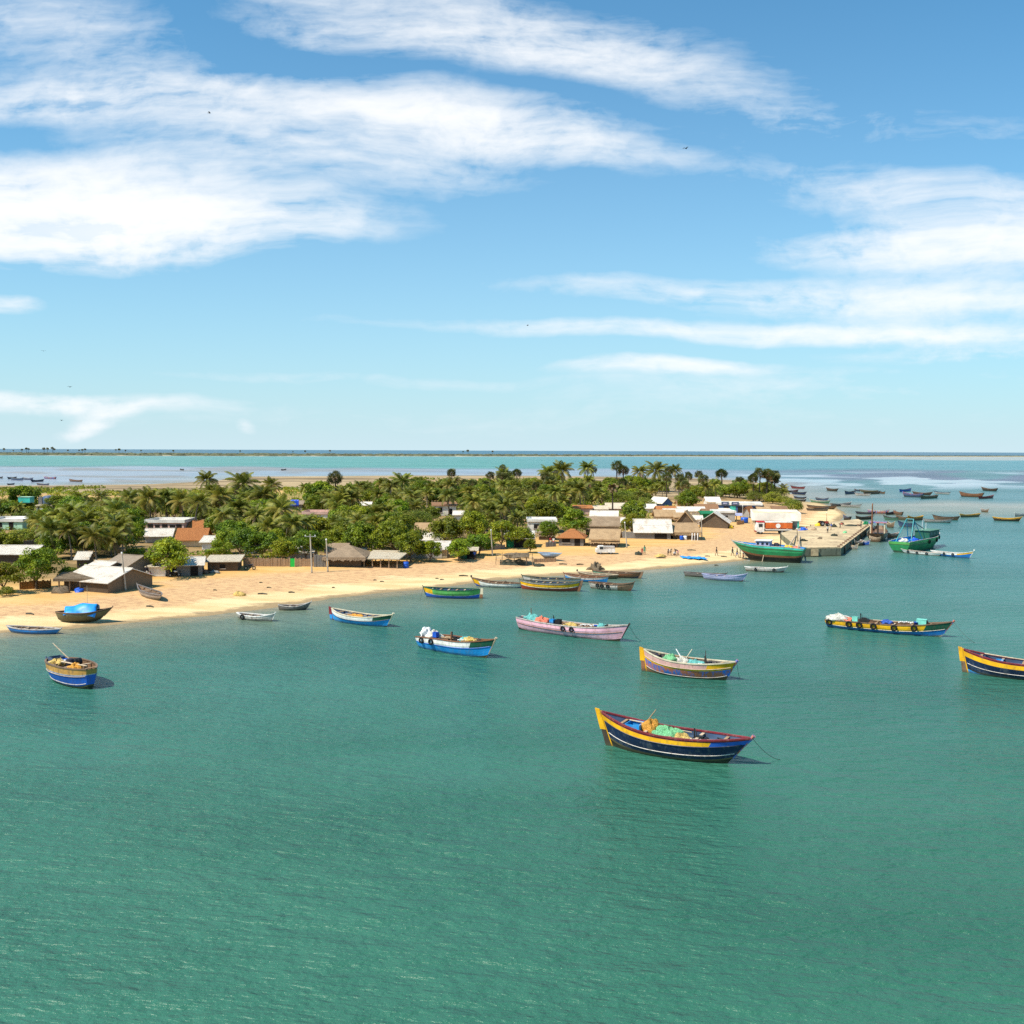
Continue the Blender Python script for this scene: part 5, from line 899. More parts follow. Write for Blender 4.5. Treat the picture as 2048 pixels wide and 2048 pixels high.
# water tower among the palms at the left
g = G(96, 1040); k = mpp(g); wt = thing('water_tower', 'dark grey round water tank on concrete legs above the left trees', 'water tower', g); h = 48 * k
for sx in (-1, 1):
    for sy in (-1, 1): MB().box((sx * 1.6, sy * 1.6, h * .3), (.35, .35, h * .6)).build('leg', 'concrete_side', wt)
MB().box((0, 0, h * .62), (4.4, 4.4, .3)).build('platform', 'wall_cream', wt); MB().lathe((.5, 0, h * .64), [(1.5, 0), (1.6, .2), (1.6, h * .33), (1.2, h * .37), (.4, h * .39)], 18).build('tank', 'slate_blue', wt, True); MB().box((-1.7, 0, h * .8), (.9, .9, h * .32)).build('side_tank', 'grey_sheet', wt)
HUTS.append((78, 988, 106, 1030))
g = G(31, 1040); k = mpp(g); o = thing('roof_tank', 'mint green box tank on the pale mint house', 'tank', g + Vector((0, 6, 4.1))); MB().box((0, 0, .8), (24 * k, 2.4, 1.5)).build('tank_body', 'turquoise_paint', o); MB().box((0, 0, 1.62), (25 * k, 2.6, .12)).build('tank_lid', 'wall_mint', o)

# ------------------------------------------------------------------ jetty
PZ = 1.55
jp = [P(1560, 1066, PZ), P(1600, 1098, PZ), P(1682, 1096, PZ), P(1742, 1050, PZ), P(1716, 1038, PZ), P(1640, 1046, PZ)]
jt = thing('jetty', 'sand coloured concrete jetty deck with kerb blocks along its edge', 'jetty', (jp[1].x, jp[1].y, 0)); off_ = Vector((jp[1].x, jp[1].y, 0)); n = len(jp)
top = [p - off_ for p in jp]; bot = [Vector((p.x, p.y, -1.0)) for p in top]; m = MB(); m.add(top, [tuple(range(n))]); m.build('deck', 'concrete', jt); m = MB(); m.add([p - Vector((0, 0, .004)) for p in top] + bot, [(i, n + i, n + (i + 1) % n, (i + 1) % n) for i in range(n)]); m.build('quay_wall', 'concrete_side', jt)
a, b = top[2], top[3]
for i in range(16):
    p = a.lerp(b, (i + .3) / 16); MB().box((p.x - .5, p.y + .3, p.z + .16), (.6, .5, .34), math.atan2(b.y - a.y, b.x - a.x), taper=.9).build('kerb_block', 'worn_brown', jt)
for i in range(6):
    p = a.lerp(b, (i + .5) / 6); MB().tube([(p.x + .15, p.y - .1, -1), (p.x + .15, p.y - .1, p.z - .1)], .14, 6).build('fender_pile', 'dark_wood', jt)
a, b = top[1], top[2]; MB().box((a.lerp(b, .35).x, a.lerp(b, .35).y - .12, .8), (1.4, .3, 1.3)).build('quay_step', 'concrete', jt)
MB().box((a.lerp(b, .5).x, a.lerp(b, .5).y + .2, PZ + .1), (abs(b.x - a.x) * .98, .3, .2), math.atan2(b.y - a.y, b.x - a.x)).build('kerb', 'concrete', jt)
def on_jetty(px, py): return P(px, py, PZ)

# ------------------------------------------------------------------ poles and wires
POLES = []
def pole(label, xb, yb, xt, yt, r=.13, mat_='pole_concrete', arm=False, name='utility_pole'):
    g = G(xb, yb); k = mpp(g); h = (yb - yt) * k; dx = (xt - xb) * k; o = thing(name, label, 'pole', g)
    MB().tube([(0, 0, -.3), (dx * .5, 0, h * .5), (dx, 0, h)], [r, r * .85, r * .7], 7).build('shaft', mat_, o)
    if not arm: POLES.append(Vector((g.x + dx, g.y, g.z + h - .15))); MB().lathe((dx, 0, h), [(.1, 0), (.14, .1), (.06, .25)], 8).build('insulator', 'foam_white', o); return o
    MB().box((dx * .97, 0, h - .35), (1.8 if arm else .8, .1, .1)).build('crossarm', 'metal_grey', o)
    for sx in (-1, 1): MB().lathe((dx * .97 + sx * (.75 if arm else .32), 0, h - .3), [(.05, 0), (.08, .08), (.05, .2)], 8).build('insulator', 'foam_white', o)
    POLES.append(Vector((g.x + dx, g.y, g.z + h - .15))); return o
pole('leaning pale pole in front of the latticed stick gable', 252, 1182, 245, 1107); pole('tall pole with crossarm before the bamboo fence', 624, 1146, 621, 1068, arm=True)
p_ = pole('plain pole left of the rounded thatched hut', 656, 1144, 653, 1080); pole('pale pole before the dark middle trees', 985, 1112, 982, 1061); pole('pale pole beside the thatched hut and white pickup', 1254, 1096, 1249, 1046)
pole('pale pole beside the low thatched shelter', 1404, 1078, 1402, 1036); pole('pale pole at the corner of the grey block house', 1485, 1044, 1485, 1012)
g = G(630, 1146)
for i, (a, b) in enumerate(((0, 1), (1, 2), (2, 3), (3, 4), (4, 5), (5, 6))):
    p, q = POLES[a], POLES[b]; o = MB().tube([Vector((0, 0, 0)) + (q - p) * t_ + Vector((0, 0, -1.6 * 4 * t_ * (1 - t_) * min((q - p).length / 60, 1))) for t_ in np.linspace(0, 1, 13)], .014, 4).build('power_line', 'wire'); o.location = p
    tag(o, ('sagging wire from the leaning pole to the crossarm pole', 'short wire between the crossarm pole and the plain pole', 'sagging wire from the plain pole towards the middle trees', 'sagging wire from the middle trees to the pickup', 'sagging wire from the pickup to the thatched shelter', 'sagging wire from the thatched shelter to the block house')[i], 'wire')
pole('thin mast on the sand spit behind the jetty', 1653, 1050, 1653, 1026, .06, 'rust_paint', name='mast_pole')
pole('white lamp pole standing by the orange truck', 1597, 1098, 1593, 1058, .08, 'metal_dark', name='mast_pole')

# ------------------------------------------------------------------ vehicles
def wheel(root, x, y, r, w=.28):
    o = MB().torus((0, 0, 0), r * .72, r * .3, 'Y', 18, 8).build('wheel', 'rubber', root, True); o.location = (x, y, r); MB().tube([(0, -w * .45, 0), (0, w * .45, 0)], r * .5, 12).build('rim', 'metal_grey', o)
g = G(1549, 1069); k = mpp(g); L_ = 71 * k; HUTS.append((1513, 1042, 1585, 1070))
tk = thing('lorry', 'white cabbed lorry with long orange box body and white roundel', 'lorry', g + Vector((0, 1.2, 0)), R(-3)); bx = L_ * .06; bl = L_ * .74; tw = 2.3; z0 = 1.0; bh = 17 * k
MB().box((bx + L_ * .07, 0, z0 + bh / 2 + .22), (bl, tw, bh - .44)).build('box_body', 'orange_paint', tk); bb = tk.children[-1]
for z in (z0 + .1, z0 + bh - .1): MB().box((bx + L_ * .07, 0, z), (bl + .06, tw + .06, .22)).build('white_edge', 'white_paint', bb)
o = MB().tube([(0, .02, 0), (0, -.03, 0)], .55, 20).build('roundel', 'foam_white', bb); o.location = (bx + L_ * .07 - .2, -tw / 2 - .01, z0 + bh * .52)
m = MB(); cx = -L_ / 2 + 1.0; m.add([(cx - .95, -tw / 2, .55), (cx + .85, -tw / 2, .55), (cx + .85, -tw / 2, 2.75), (cx - .7, -tw / 2, 2.75), (cx - .95, -tw / 2, 1.6)] + [(cx - .95, tw / 2, .55), (cx + .85, tw / 2, .55), (cx + .85, tw / 2, 2.75), (cx - .7, tw / 2, 2.75), (cx - .95, tw / 2, 1.6)], [(0, 1, 2, 3, 4), (9, 8, 7, 6, 5), (0, 5, 6, 1), (1, 6, 7, 2), (2, 7, 8, 3), (3, 8, 9, 4), (4, 9, 5, 0)]); m.build('cab', 'white_paint', tk); cb = tk.children[-1]
MB().box((cx, -tw / 2 - .015, 2.1), (.9, .03, .75)).build('side_window', 'glass_dark', cb); MB().add([(cx - .93, -tw / 2 + .15, 1.68), (cx - .72, -tw / 2 + .15, 2.62), (cx - .72, tw / 2 - .15, 2.62), (cx - .93, tw / 2 - .15, 1.68)], [(3, 2, 1, 0)]).build('windscreen', 'glass_dark', cb); MB().box((cx + .1, 0, 2.95), (1.7, tw, .25)).build('roof_rack', 'cloth_red', cb); MB().box((cx - 1.0, 0, .65), (.18, tw, .35)).build('bumper', 'red_paint', cb)
MB().box((0, 0, .82), (L_ * .96, 1.1, .22)).build('chassis', 'metal_dark', tk)
for x in (-L_ / 2 + 1.0, L_ * .22, L_ * .35):
    for sy in (-1, 1): wheel(tk, x, sy * 1.0, .52)
g = G(1211, 1109); k = mpp(g); L_ = 38 * k; pk = thing('pickup_truck', 'white pickup truck with covered back parked on the sand', 'pickup', g + Vector((0, .9, 0)), R(4)); HUTS.append((1191, 1092, 1232, 1110)); w_ = 1.65; h_ = 17 * k
m = MB(); pr = [(-L_ / 2, .35), (L_ / 2, .35), (L_ / 2, 1.0), (-L_ / 2 + 1.5, 1.0), (-L_ / 2 + 1.45, h_), (-L_ / 2 + .55, h_), (-L_ / 2 + .2, 1.05), (-L_ / 2, .95)]; nn = len(pr); m.add([(x, -w_ / 2, z) for x, z in pr] + [(x, w_ / 2, z) for x, z in pr], [tuple(range(nn)), tuple(range(2 * nn - 1, nn - 1, -1))] + [(i, i + nn, (i + 1) % nn + nn, (i + 1) % nn) for i in range(nn)]); m.build('body', 'white_paint', pk); bd = pk.children[-1]
for sy in (-1, 1): MB().box((-L_ / 2 + .95, sy * (w_ / 2 + .012), h_ * .76), (.7, .025, .45)).build('side_window', 'glass_dark', bd)
MB().add([(-L_ / 2 + .24, -w_ / 2 + .12, 1.12), (-L_ / 2 + .54, -w_ / 2 + .12, h_ - .1), (-L_ / 2 + .54, w_ / 2 - .12, h_ - .1), (-L_ / 2 + .24, w_ / 2 - .12, 1.12)], [(3, 2, 1, 0)]).build('windscreen', 'glass_dark', bd).location = (-.012, 0, 0)
MB().box((L_ / 2 - (L_ - 1.6) / 2, 0, 1.0 + (h_ - 1.1) / 2), (L_ - 1.7, w_ - .06, h_ - 1.1)).build('load_cover', 'weathered_white', pk); MB().box((L_ / 2 + .02, 0, 1.0 + (h_ - 1.1) / 2), (.05, w_ - .3, h_ - 1.3)).build('tailgate', 'metal_dark', pk)
for x in (-L_ / 2 + .8, L_ / 2 - .8):
    for sy in (-1, 1): wheel(pk, x, sy * .72, .33, .2)
def motorbike(label, px, py, yaw, tank='cloth_dark'):
    g = G(px, py); o = thing('motorbike', label, 'motorbike', g, R(yaw), 'motorbikes parked by the huts')
    for x in (-.62, .62):
        wv = MB().torus((0, 0, 0), .25, .06, 'Y', 16, 6).build('wheel', 'rubber', o, True); wv.location = (x, 0, .31); MB().tube([(0, -.05, 0), (0, .05, 0)], .12, 8).build('hub', 'metal_grey', wv)
    MB().tube([(-.62, 0, .31), (-.2, 0, .62), (.3, 0, .75), (.42, 0, .95)], .05, 6).build('frame', 'metal_dark', o); MB().tube([(.62, 0, .31), (.42, 0, .98)], .04, 6).build('fork', 'metal_grey', o); MB().lump((.14, 0, .82), (.28, .14, .13), 3, 10, 6, .05).build('fuel_tank', tank, o, True); MB().box((-.35, 0, .8), (.7, .22, .1)).build('saddle', 'plastic_black', o); MB().tube([(.36, -.34, 1.05), (.42, 0, 1.0), (.36, .34, 1.05)], .022, 5).build('handlebar', 'metal_grey', o); MB().box((-.02, 0, .45), (.4, .24, .3)).build('engine', 'metal_dark', o)
motorbike('dark motorbike standing alone right of the cream roofed shed', 500, 1140, 12); motorbike('white motorbike leftmost in the row before the grey sheet hut', 349, 1154, 30, 'foam_white'); motorbike('dark motorbike in the middle of the row before the grey sheet hut', 366, 1152, 35); motorbike('dark red motorbike right in the row before the grey sheet hut', 380, 1151, 40, 'cloth_red'); motorbike('dark motorbike nearest the cream roofed shed, end of the row', 402, 1148, 20)
# tractor-like red vehicle on the jetty's land side
g = on_jetty(1648, 1052); o = thing('tractor', 'small red tractor standing on the sand behind the jetty', 'tractor', g, R(10)); MB().box((.5, 0, .95), (1.3, .6, .5), taper=.85).build('bonnet', 'red_paint', o); MB().box((-.6, 0, .8), (.9, .7, .4)).build('rear_body', 'red_paint', o); MB().box((-.6, 0, 1.15), (.45, .45, .3)).build('seat', 'plastic_black', o); MB().tube([(.7, 0, 1.1), (.7, 0, 1.9)], .05, 6).build('exhaust', 'metal_dark', o)
for sy in (-1, 1): wheel(o, -.75, sy * .62, .65, .3); wheel(o, .95, sy * .5, .38, .2)
# ------------------------------------------------------------------ trees: a few kinds built once, then copied
def quads(centers, dirs, norms, lens, wids, mi=None):
    """leaf quads; pointed a little at both ends"""
    c = np.asarray(centers); d = np.asarray(dirs); n_ = np.asarray(norms); d = d / (np.linalg.norm(d, axis=1, keepdims=True) + 1e-9); s = np.cross(d, n_); s = s / (np.linalg.norm(s, axis=1, keepdims=True) + 1e-9)
    l = np.asarray(lens)[:, None]; w = np.asarray(wids)[:, None]
    V = np.stack([c - d * l / 2, c + s * w / 2 - d * l * .05, c + d * l / 2, c - s * w / 2 - d * l * .05], 1).reshape(-1, 3); F = np.arange(len(V)).reshape(-1, 4); return V, F
def broad_mesh(name, seed, r, h, base, nclump, nleaf, leaf_l, mats, flat=.62, lopsided=.25):
    """crown of leaf clumps set on a dome; radius r, from height base to h"""
    q = np.random.default_rng(seed); cen = []
    lob = q.uniform(0, 6.28, 3); cz = base + (h - base) * .45; rz_ = (h - base) * .55
    for i in range(nclump):
        a = q.uniform(0, 2 * math.pi); u_ = q.uniform(-.55, 1.0); rr = (1 - max(u_, -.3) ** 2) ** .5 if abs(u_) < 1 else 0; k = q.uniform(.55, 1.0) * (1 + lopsided * math.sin(2 * a + lob[0]) + .15 * math.sin(3 * a + lob[1]))
        cen.append((math.cos(a) * r * rr * k * .86, math.sin(a) * r * rr * k * .86, cz + u_ * rz_ * (.75 + .25 * k), r * q.uniform(.2, .38)))
    C_, D_, N_, Ln, W_, MI = [], [], [], [], [], []
    per = nleaf // nclump
    for i, (x, y, z, cr) in enumerate(cen):
        v = q.normal(size=(per, 3)); v /= np.linalg.norm(v, axis=1, keepdims=True); v[:, 2] = np.abs(v[:, 2]) * np.where(q.random(per) < .8, 1, -1); rad = cr * (.55 + .5 * q.random(per) ** .6)
        p = np.array([x, y, z]) + v * rad[:, None] * np.array([1, 1, flat + .15]); nn = v + q.normal(size=(per, 3)) * .55 + np.array([0, 0, .35]); d = np.cross(nn, q.normal(size=(per, 3)))
        C_.append(p); N_.append(nn); D_.append(d); ll = leaf_l * q.uniform(.65, 1.3, per); Ln.append(ll); W_.append(ll * q.uniform(.45, .75, per)); MI.append(np.full(per, 1 if q.random() < .3 else 0))
    V, F = quads(np.concatenate(C_), np.concatenate(D_), np.concatenate(N_), np.concatenate(Ln), np.concatenate(W_)); return np_mesh(name, V, F, mats, np.concatenate(MI))
def limb_mesh(name, seed, r, h, base, mat_, th=.2):
    q = random.Random(seed); m = MB(); lean = q.uniform(-.3, .3); fork = Vector((lean, q.uniform(-.2, .2), base * .75)); m.tube([(0, 0, -.4), (lean * .4, 0, base * .35), fork], [th * 1.25, th, th * .85], 8)
    for i in range(6):
        a = i * 1.05 + q.uniform(-.3, .3); e = Vector((math.cos(a) * r * .62, math.sin(a) * r * .62, base + (h - base) * q.uniform(.35, .75))); mid_ = fork.lerp(e, .5) + Vector((0, 0, .3)); m.tube([fork, mid_, e], [th * .6, th * .4, th * .14], 6)
        e2 = mid_ + Vector((math.cos(a + .9) * r * .35, math.sin(a + .9) * r * .35, (h - base) * .3)); m.tube([mid_, mid_.lerp(e2, .5) + Vector((0, 0, .15)), e2], [th * .35, th * .22, th * .08], 5)
    me = bpy.data.meshes.new(name); me.from_pydata(m.v, [], m.f); me.materials.append(MATS[mat_]); me.update(); return me
def palm_trunk(name, seed, h, lean, mat_, r0=.2, r1=.12):
    q = random.Random(seed); m = MB(); pts = []; n = 9
    for i in range(n): t_ = i / (n - 1); pts.append((lean * t_ ** 1.8, .15 * math.sin(3 * t_ + seed), h * t_ - (.3 if i == 0 else 0)))
    m.tube(pts, [r0 * (1.35 if i == 0 else 1) + (r1 - r0) * i / (n - 1) for i in range(n)], 8); me = bpy.data.meshes.new(name); me.from_pydata(m.v, [], m.f); me.materials.append(MATS[mat_]); me.update(); return me, Vector(pts[-1])
def coconut_crown(name, seed, top, nf=23, L0=3.7, gold=.3, mats=('leaf_palm', 'leaf_palm_gold', 'leaf_dead')):
    q = random.Random(seed); V = []; F = []; MI = []
    for i in range(nf):
        a = i * 2.39996 + q.uniform(-.25, .25); k = i / (nf - 1); el = R(84) - k * R(100) + q.uniform(-.15, .15); Lf = L0 * q.uniform(.85, 1.12) * (.8 if k < .15 else 1); droop = 1.0 + .6 * k + q.uniform(0, .3)
        mi = 2 if (k > .93 and q.random() < .6) else 1 if (k > .45 and q.random() < gold * 1.9) else 0; n = 15; pts = []; p = Vector(top); e = el
        for j in range(n + 1): pts.append(p.copy()); e -= droop * (.5 + 1.0 * j / n) / n; st = Lf / n; p = p + Vector((math.cos(a) * math.cos(e), math.sin(a) * math.cos(e), math.sin(e))) * st
        side0 = Vector((-math.sin(a), math.cos(a), 0)); tw = q.uniform(-.6, .6)
        for j in range(n):
            t_ = j / n; d = (pts[j + 1] - pts[j]).normalized(); up = side0.cross(d); s_ = side0 * math.cos(tw) + up * math.sin(tw); u2 = s_.cross(d)
            o = len(V); w = .035; V += [tuple(pts[j] - s_ * w), tuple(pts[j] + s_ * w), tuple(pts[j + 1] + s_ * w), tuple(pts[j + 1] - s_ * w)]; F.append((o, o + 1, o + 2, o + 3)); MI.append(1 if mi == 0 else mi)
            if j < 2: continue
            for sd in (-1, 1):
                for h_ in (0, .5):
                    ll = 1.02 * (math.sin(math.pi * min(max((t_ + h_ / n) * .86 + .12, 0), 1)) ** .7) * q.uniform(.8, 1.1); b = pts[j] + d * st * h_; tip = b + (s_ * sd * .8 + d * .55 - Vector((0, 0, .5 + .25 * k)) * 1.0 + u2 * .0).normalized() * ll; w2 = d * .055
                    o = len(V); md = b.lerp(tip, .5) + Vector((0, 0, .06)); V += [tuple(b - w2 * .6), tuple(b + w2 * .6), tuple(md + w2), tuple(md - w2)]; F.append((o, o + 1, o + 2, o + 3)); MI.append(mi)
                    o = len(V); V += [tuple(md - w2), tuple(md + w2), tuple(tip + w2 * .15), tuple(tip - w2 * .15)]; F.append((o, o + 1, o + 2, o + 3)); MI.append(mi)
    return np_mesh(name, V, F, list(mats), MI)
def palmyra_crown(name, seed, top, nf=70, rad=2.2):
    q = random.Random(seed); V = []; F = []; MI = []
    for i in range(nf):
        a = i * 2.39996 + q.uniform(-.2, .2); el = math.asin(max(min(1 - 1.75 * (i + .5) / nf, 1), -1)); c = Vector(top) + Vector((math.cos(a) * math.cos(el), math.sin(a) * math.cos(el), math.sin(el) + .12)) * rad * q.uniform(.3, .72); d = (c - Vector(top)).normalized(); s_ = d.cross(Vector((0, 0, 1))); s_ = s_.normalized() if s_.length > .01 else Vector((1, 0, 0)); mi = 1 if (i > nf * .78 and q.random() < .6) else 0; fr = rad * q.uniform(.36, .5); ro = q.uniform(-1.3, 1.3); nb0 = s_.cross(d); s_ = s_ * math.cos(ro) + nb0 * math.sin(ro); nb = s_.cross(d)
        for k in range(9):
            b0 = -1.35 + 2.7 * k / 9; b1 = -1.35 + 2.7 * (k + .8) / 9; bm = (b0 + b1) / 2; z_ = nb * (.1 if k % 2 else -.1) - Vector((0, 0, .12))
            o = len(V); V += [tuple(c), tuple(c + (d * math.cos(b0) + s_ * math.sin(b0)) * fr * .75 + z_ * .5), tuple(c + (d * math.cos(bm) + s_ * math.sin(bm)) * fr * q.uniform(.95, 1.15) + z_), tuple(c + (d * math.cos(b1) + s_ * math.sin(b1)) * fr * .75 + z_ * .5)]; F.append((o, o + 1, o + 2, o + 3)); MI.append(mi)
        o = len(V); w = s_ * .03; t0 = Vector(top); V += [tuple(t0 - w), tuple(t0 + w), tuple(c + w), tuple(c - w)]; F.append((o, o + 1, o + 2, o + 3)); MI.append(1)
    return np_mesh(name, V, F, ['leaf_palmyra', 'leaf_dead'], MI)
KINDS = {}
def reg(kind, trunk, crown, r, h): KINDS.setdefault(kind, []).append((trunk, crown, r, h))
for i in range(5):
    h, r = (6.6, 7.4, 5.8, 8.2, 6.2)[i], (4.3, 4.6, 4.0, 4.8, 3.6)[i]; base = h * .26
    reg('broad', limb_mesh('trunk', i, r, h, base, 'bark', .24), broad_mesh('crown', 40 + i, r, h, base, 46, 6400, .46, ['leaf_broad', 'leaf_light' if i % 2 else 'leaf_dark']), r, h)
for i in range(2):
    h, r = (6.0, 7.0)[i], (4.2, 4.6)[i]; reg('light', limb_mesh('trunk', 20 + i, r, h, h * .26, 'bark', .22), broad_mesh('crown', 60 + i, r, h, h * .26, 44, 6200, .46, ['leaf_light', 'leaf_broad']), r, h)
for i in range(3):
    h, r = (4.2, 4.8, 3.6)[i], (4.4, 5.2, 3.8)[i]; reg('scrub', limb_mesh('trunk', 30 + i, r, h, h * .2, 'bark', .14), broad_mesh('crown', 80 + i, r, h, h * .12, 60, 6600, .3, ['leaf_scrub', 'leaf_broad' if i else 'leaf_yellow'], .55), r, h)
for i in range(5):
    h, ln = (5.2, 6.4, 4.4, 7.2, 5.8)[i], (.5, -.9, .3, .7, -.4)[i]; tm, tp = palm_trunk('trunk', i, h, ln, 'palm_bark', .19, .12); reg('coconut', tm, coconut_crown('crown', 100 + i, tp, (23, 25, 21, 24, 22)[i], (3.7, 3.9, 3.5, 3.6, 3.8)[i], (.3, .45, .2, .35, .55)[i]), 3.4, h + 2.0)
for i in range(3):
    h = (8.0, 9.2, 7.0)[i]; tm, tp = palm_trunk('trunk', 10 + i, h, (.2, -.3, .5)[i], 'palmyra_bark', .24, .17); reg('palmyra', tm, palmyra_crown('crown', 130 + i, tp), 2.2, h + 1.8)
tm, tp = palm_trunk('trunk', 15, 8.2, .1, 'palmyra_bark', .24, .17); KINDS['deadpalm'] = [(tm, coconut_crown('crown', 140, tp, 12, 2.0, .2, ('leaf_dead', 'leaf_dead', 'leaf_dead')), 1.9, 9)]
NAMES = dict(broad=('broadleaf_tree', 'tree'), light=('broadleaf_tree', 'tree'), scrub=('scrub_tree', 'shrub'), coconut=('coconut_palm', 'palm'), palmyra=('palmyra_palm', 'palm'), deadpalm=('palmyra_palm', 'palm'))
TREES = []; tq = random.Random(99)
def tree(kind, g, s, label, group=None, var=None, rz=None):
    vs = KINDS[kind]; tr, cr, r, h = vs[var % len(vs)] if var is not None else tq.choice(vs); nm, cat = NAMES[kind]
    root = thing(nm, label, cat, g, tq.uniform(0, 6.28) if rz is None else rz, group, s); root.scale = (s * tq.uniform(.93, 1.07), s * tq.uniform(.93, 1.07), s * tq.uniform(.93, 1.07))
    for part, me in (('trunk', tr), ('crown', cr)): o = bpy.data.objects.new(part, me); C.objects.link(o); o.parent = root
    TREES.append((g.x, g.y, r * s)); return root
def by_crown(kind, cx, cy, rpx, yb, label, group=None, var=None):
    """a tree the photograph shows clearly: crown centre and half width in pixels, foot at yb"""
    g = G(cx, yb); k = mpp(g); r0, h0 = KINDS[kind][(var or 0) % len(KINDS[kind])][2:]
    s = rpx * k / r0
    if kind in ('coconut', 'palmyra', 'deadpalm'): hc = h0 - (2.0 if kind == 'coconut' else 1.8 if kind == 'palmyra' else .8); s = max((yb - cy) * k / hc, .35)
    return tree(kind, g, s, label, group, var if var is not None else 0)
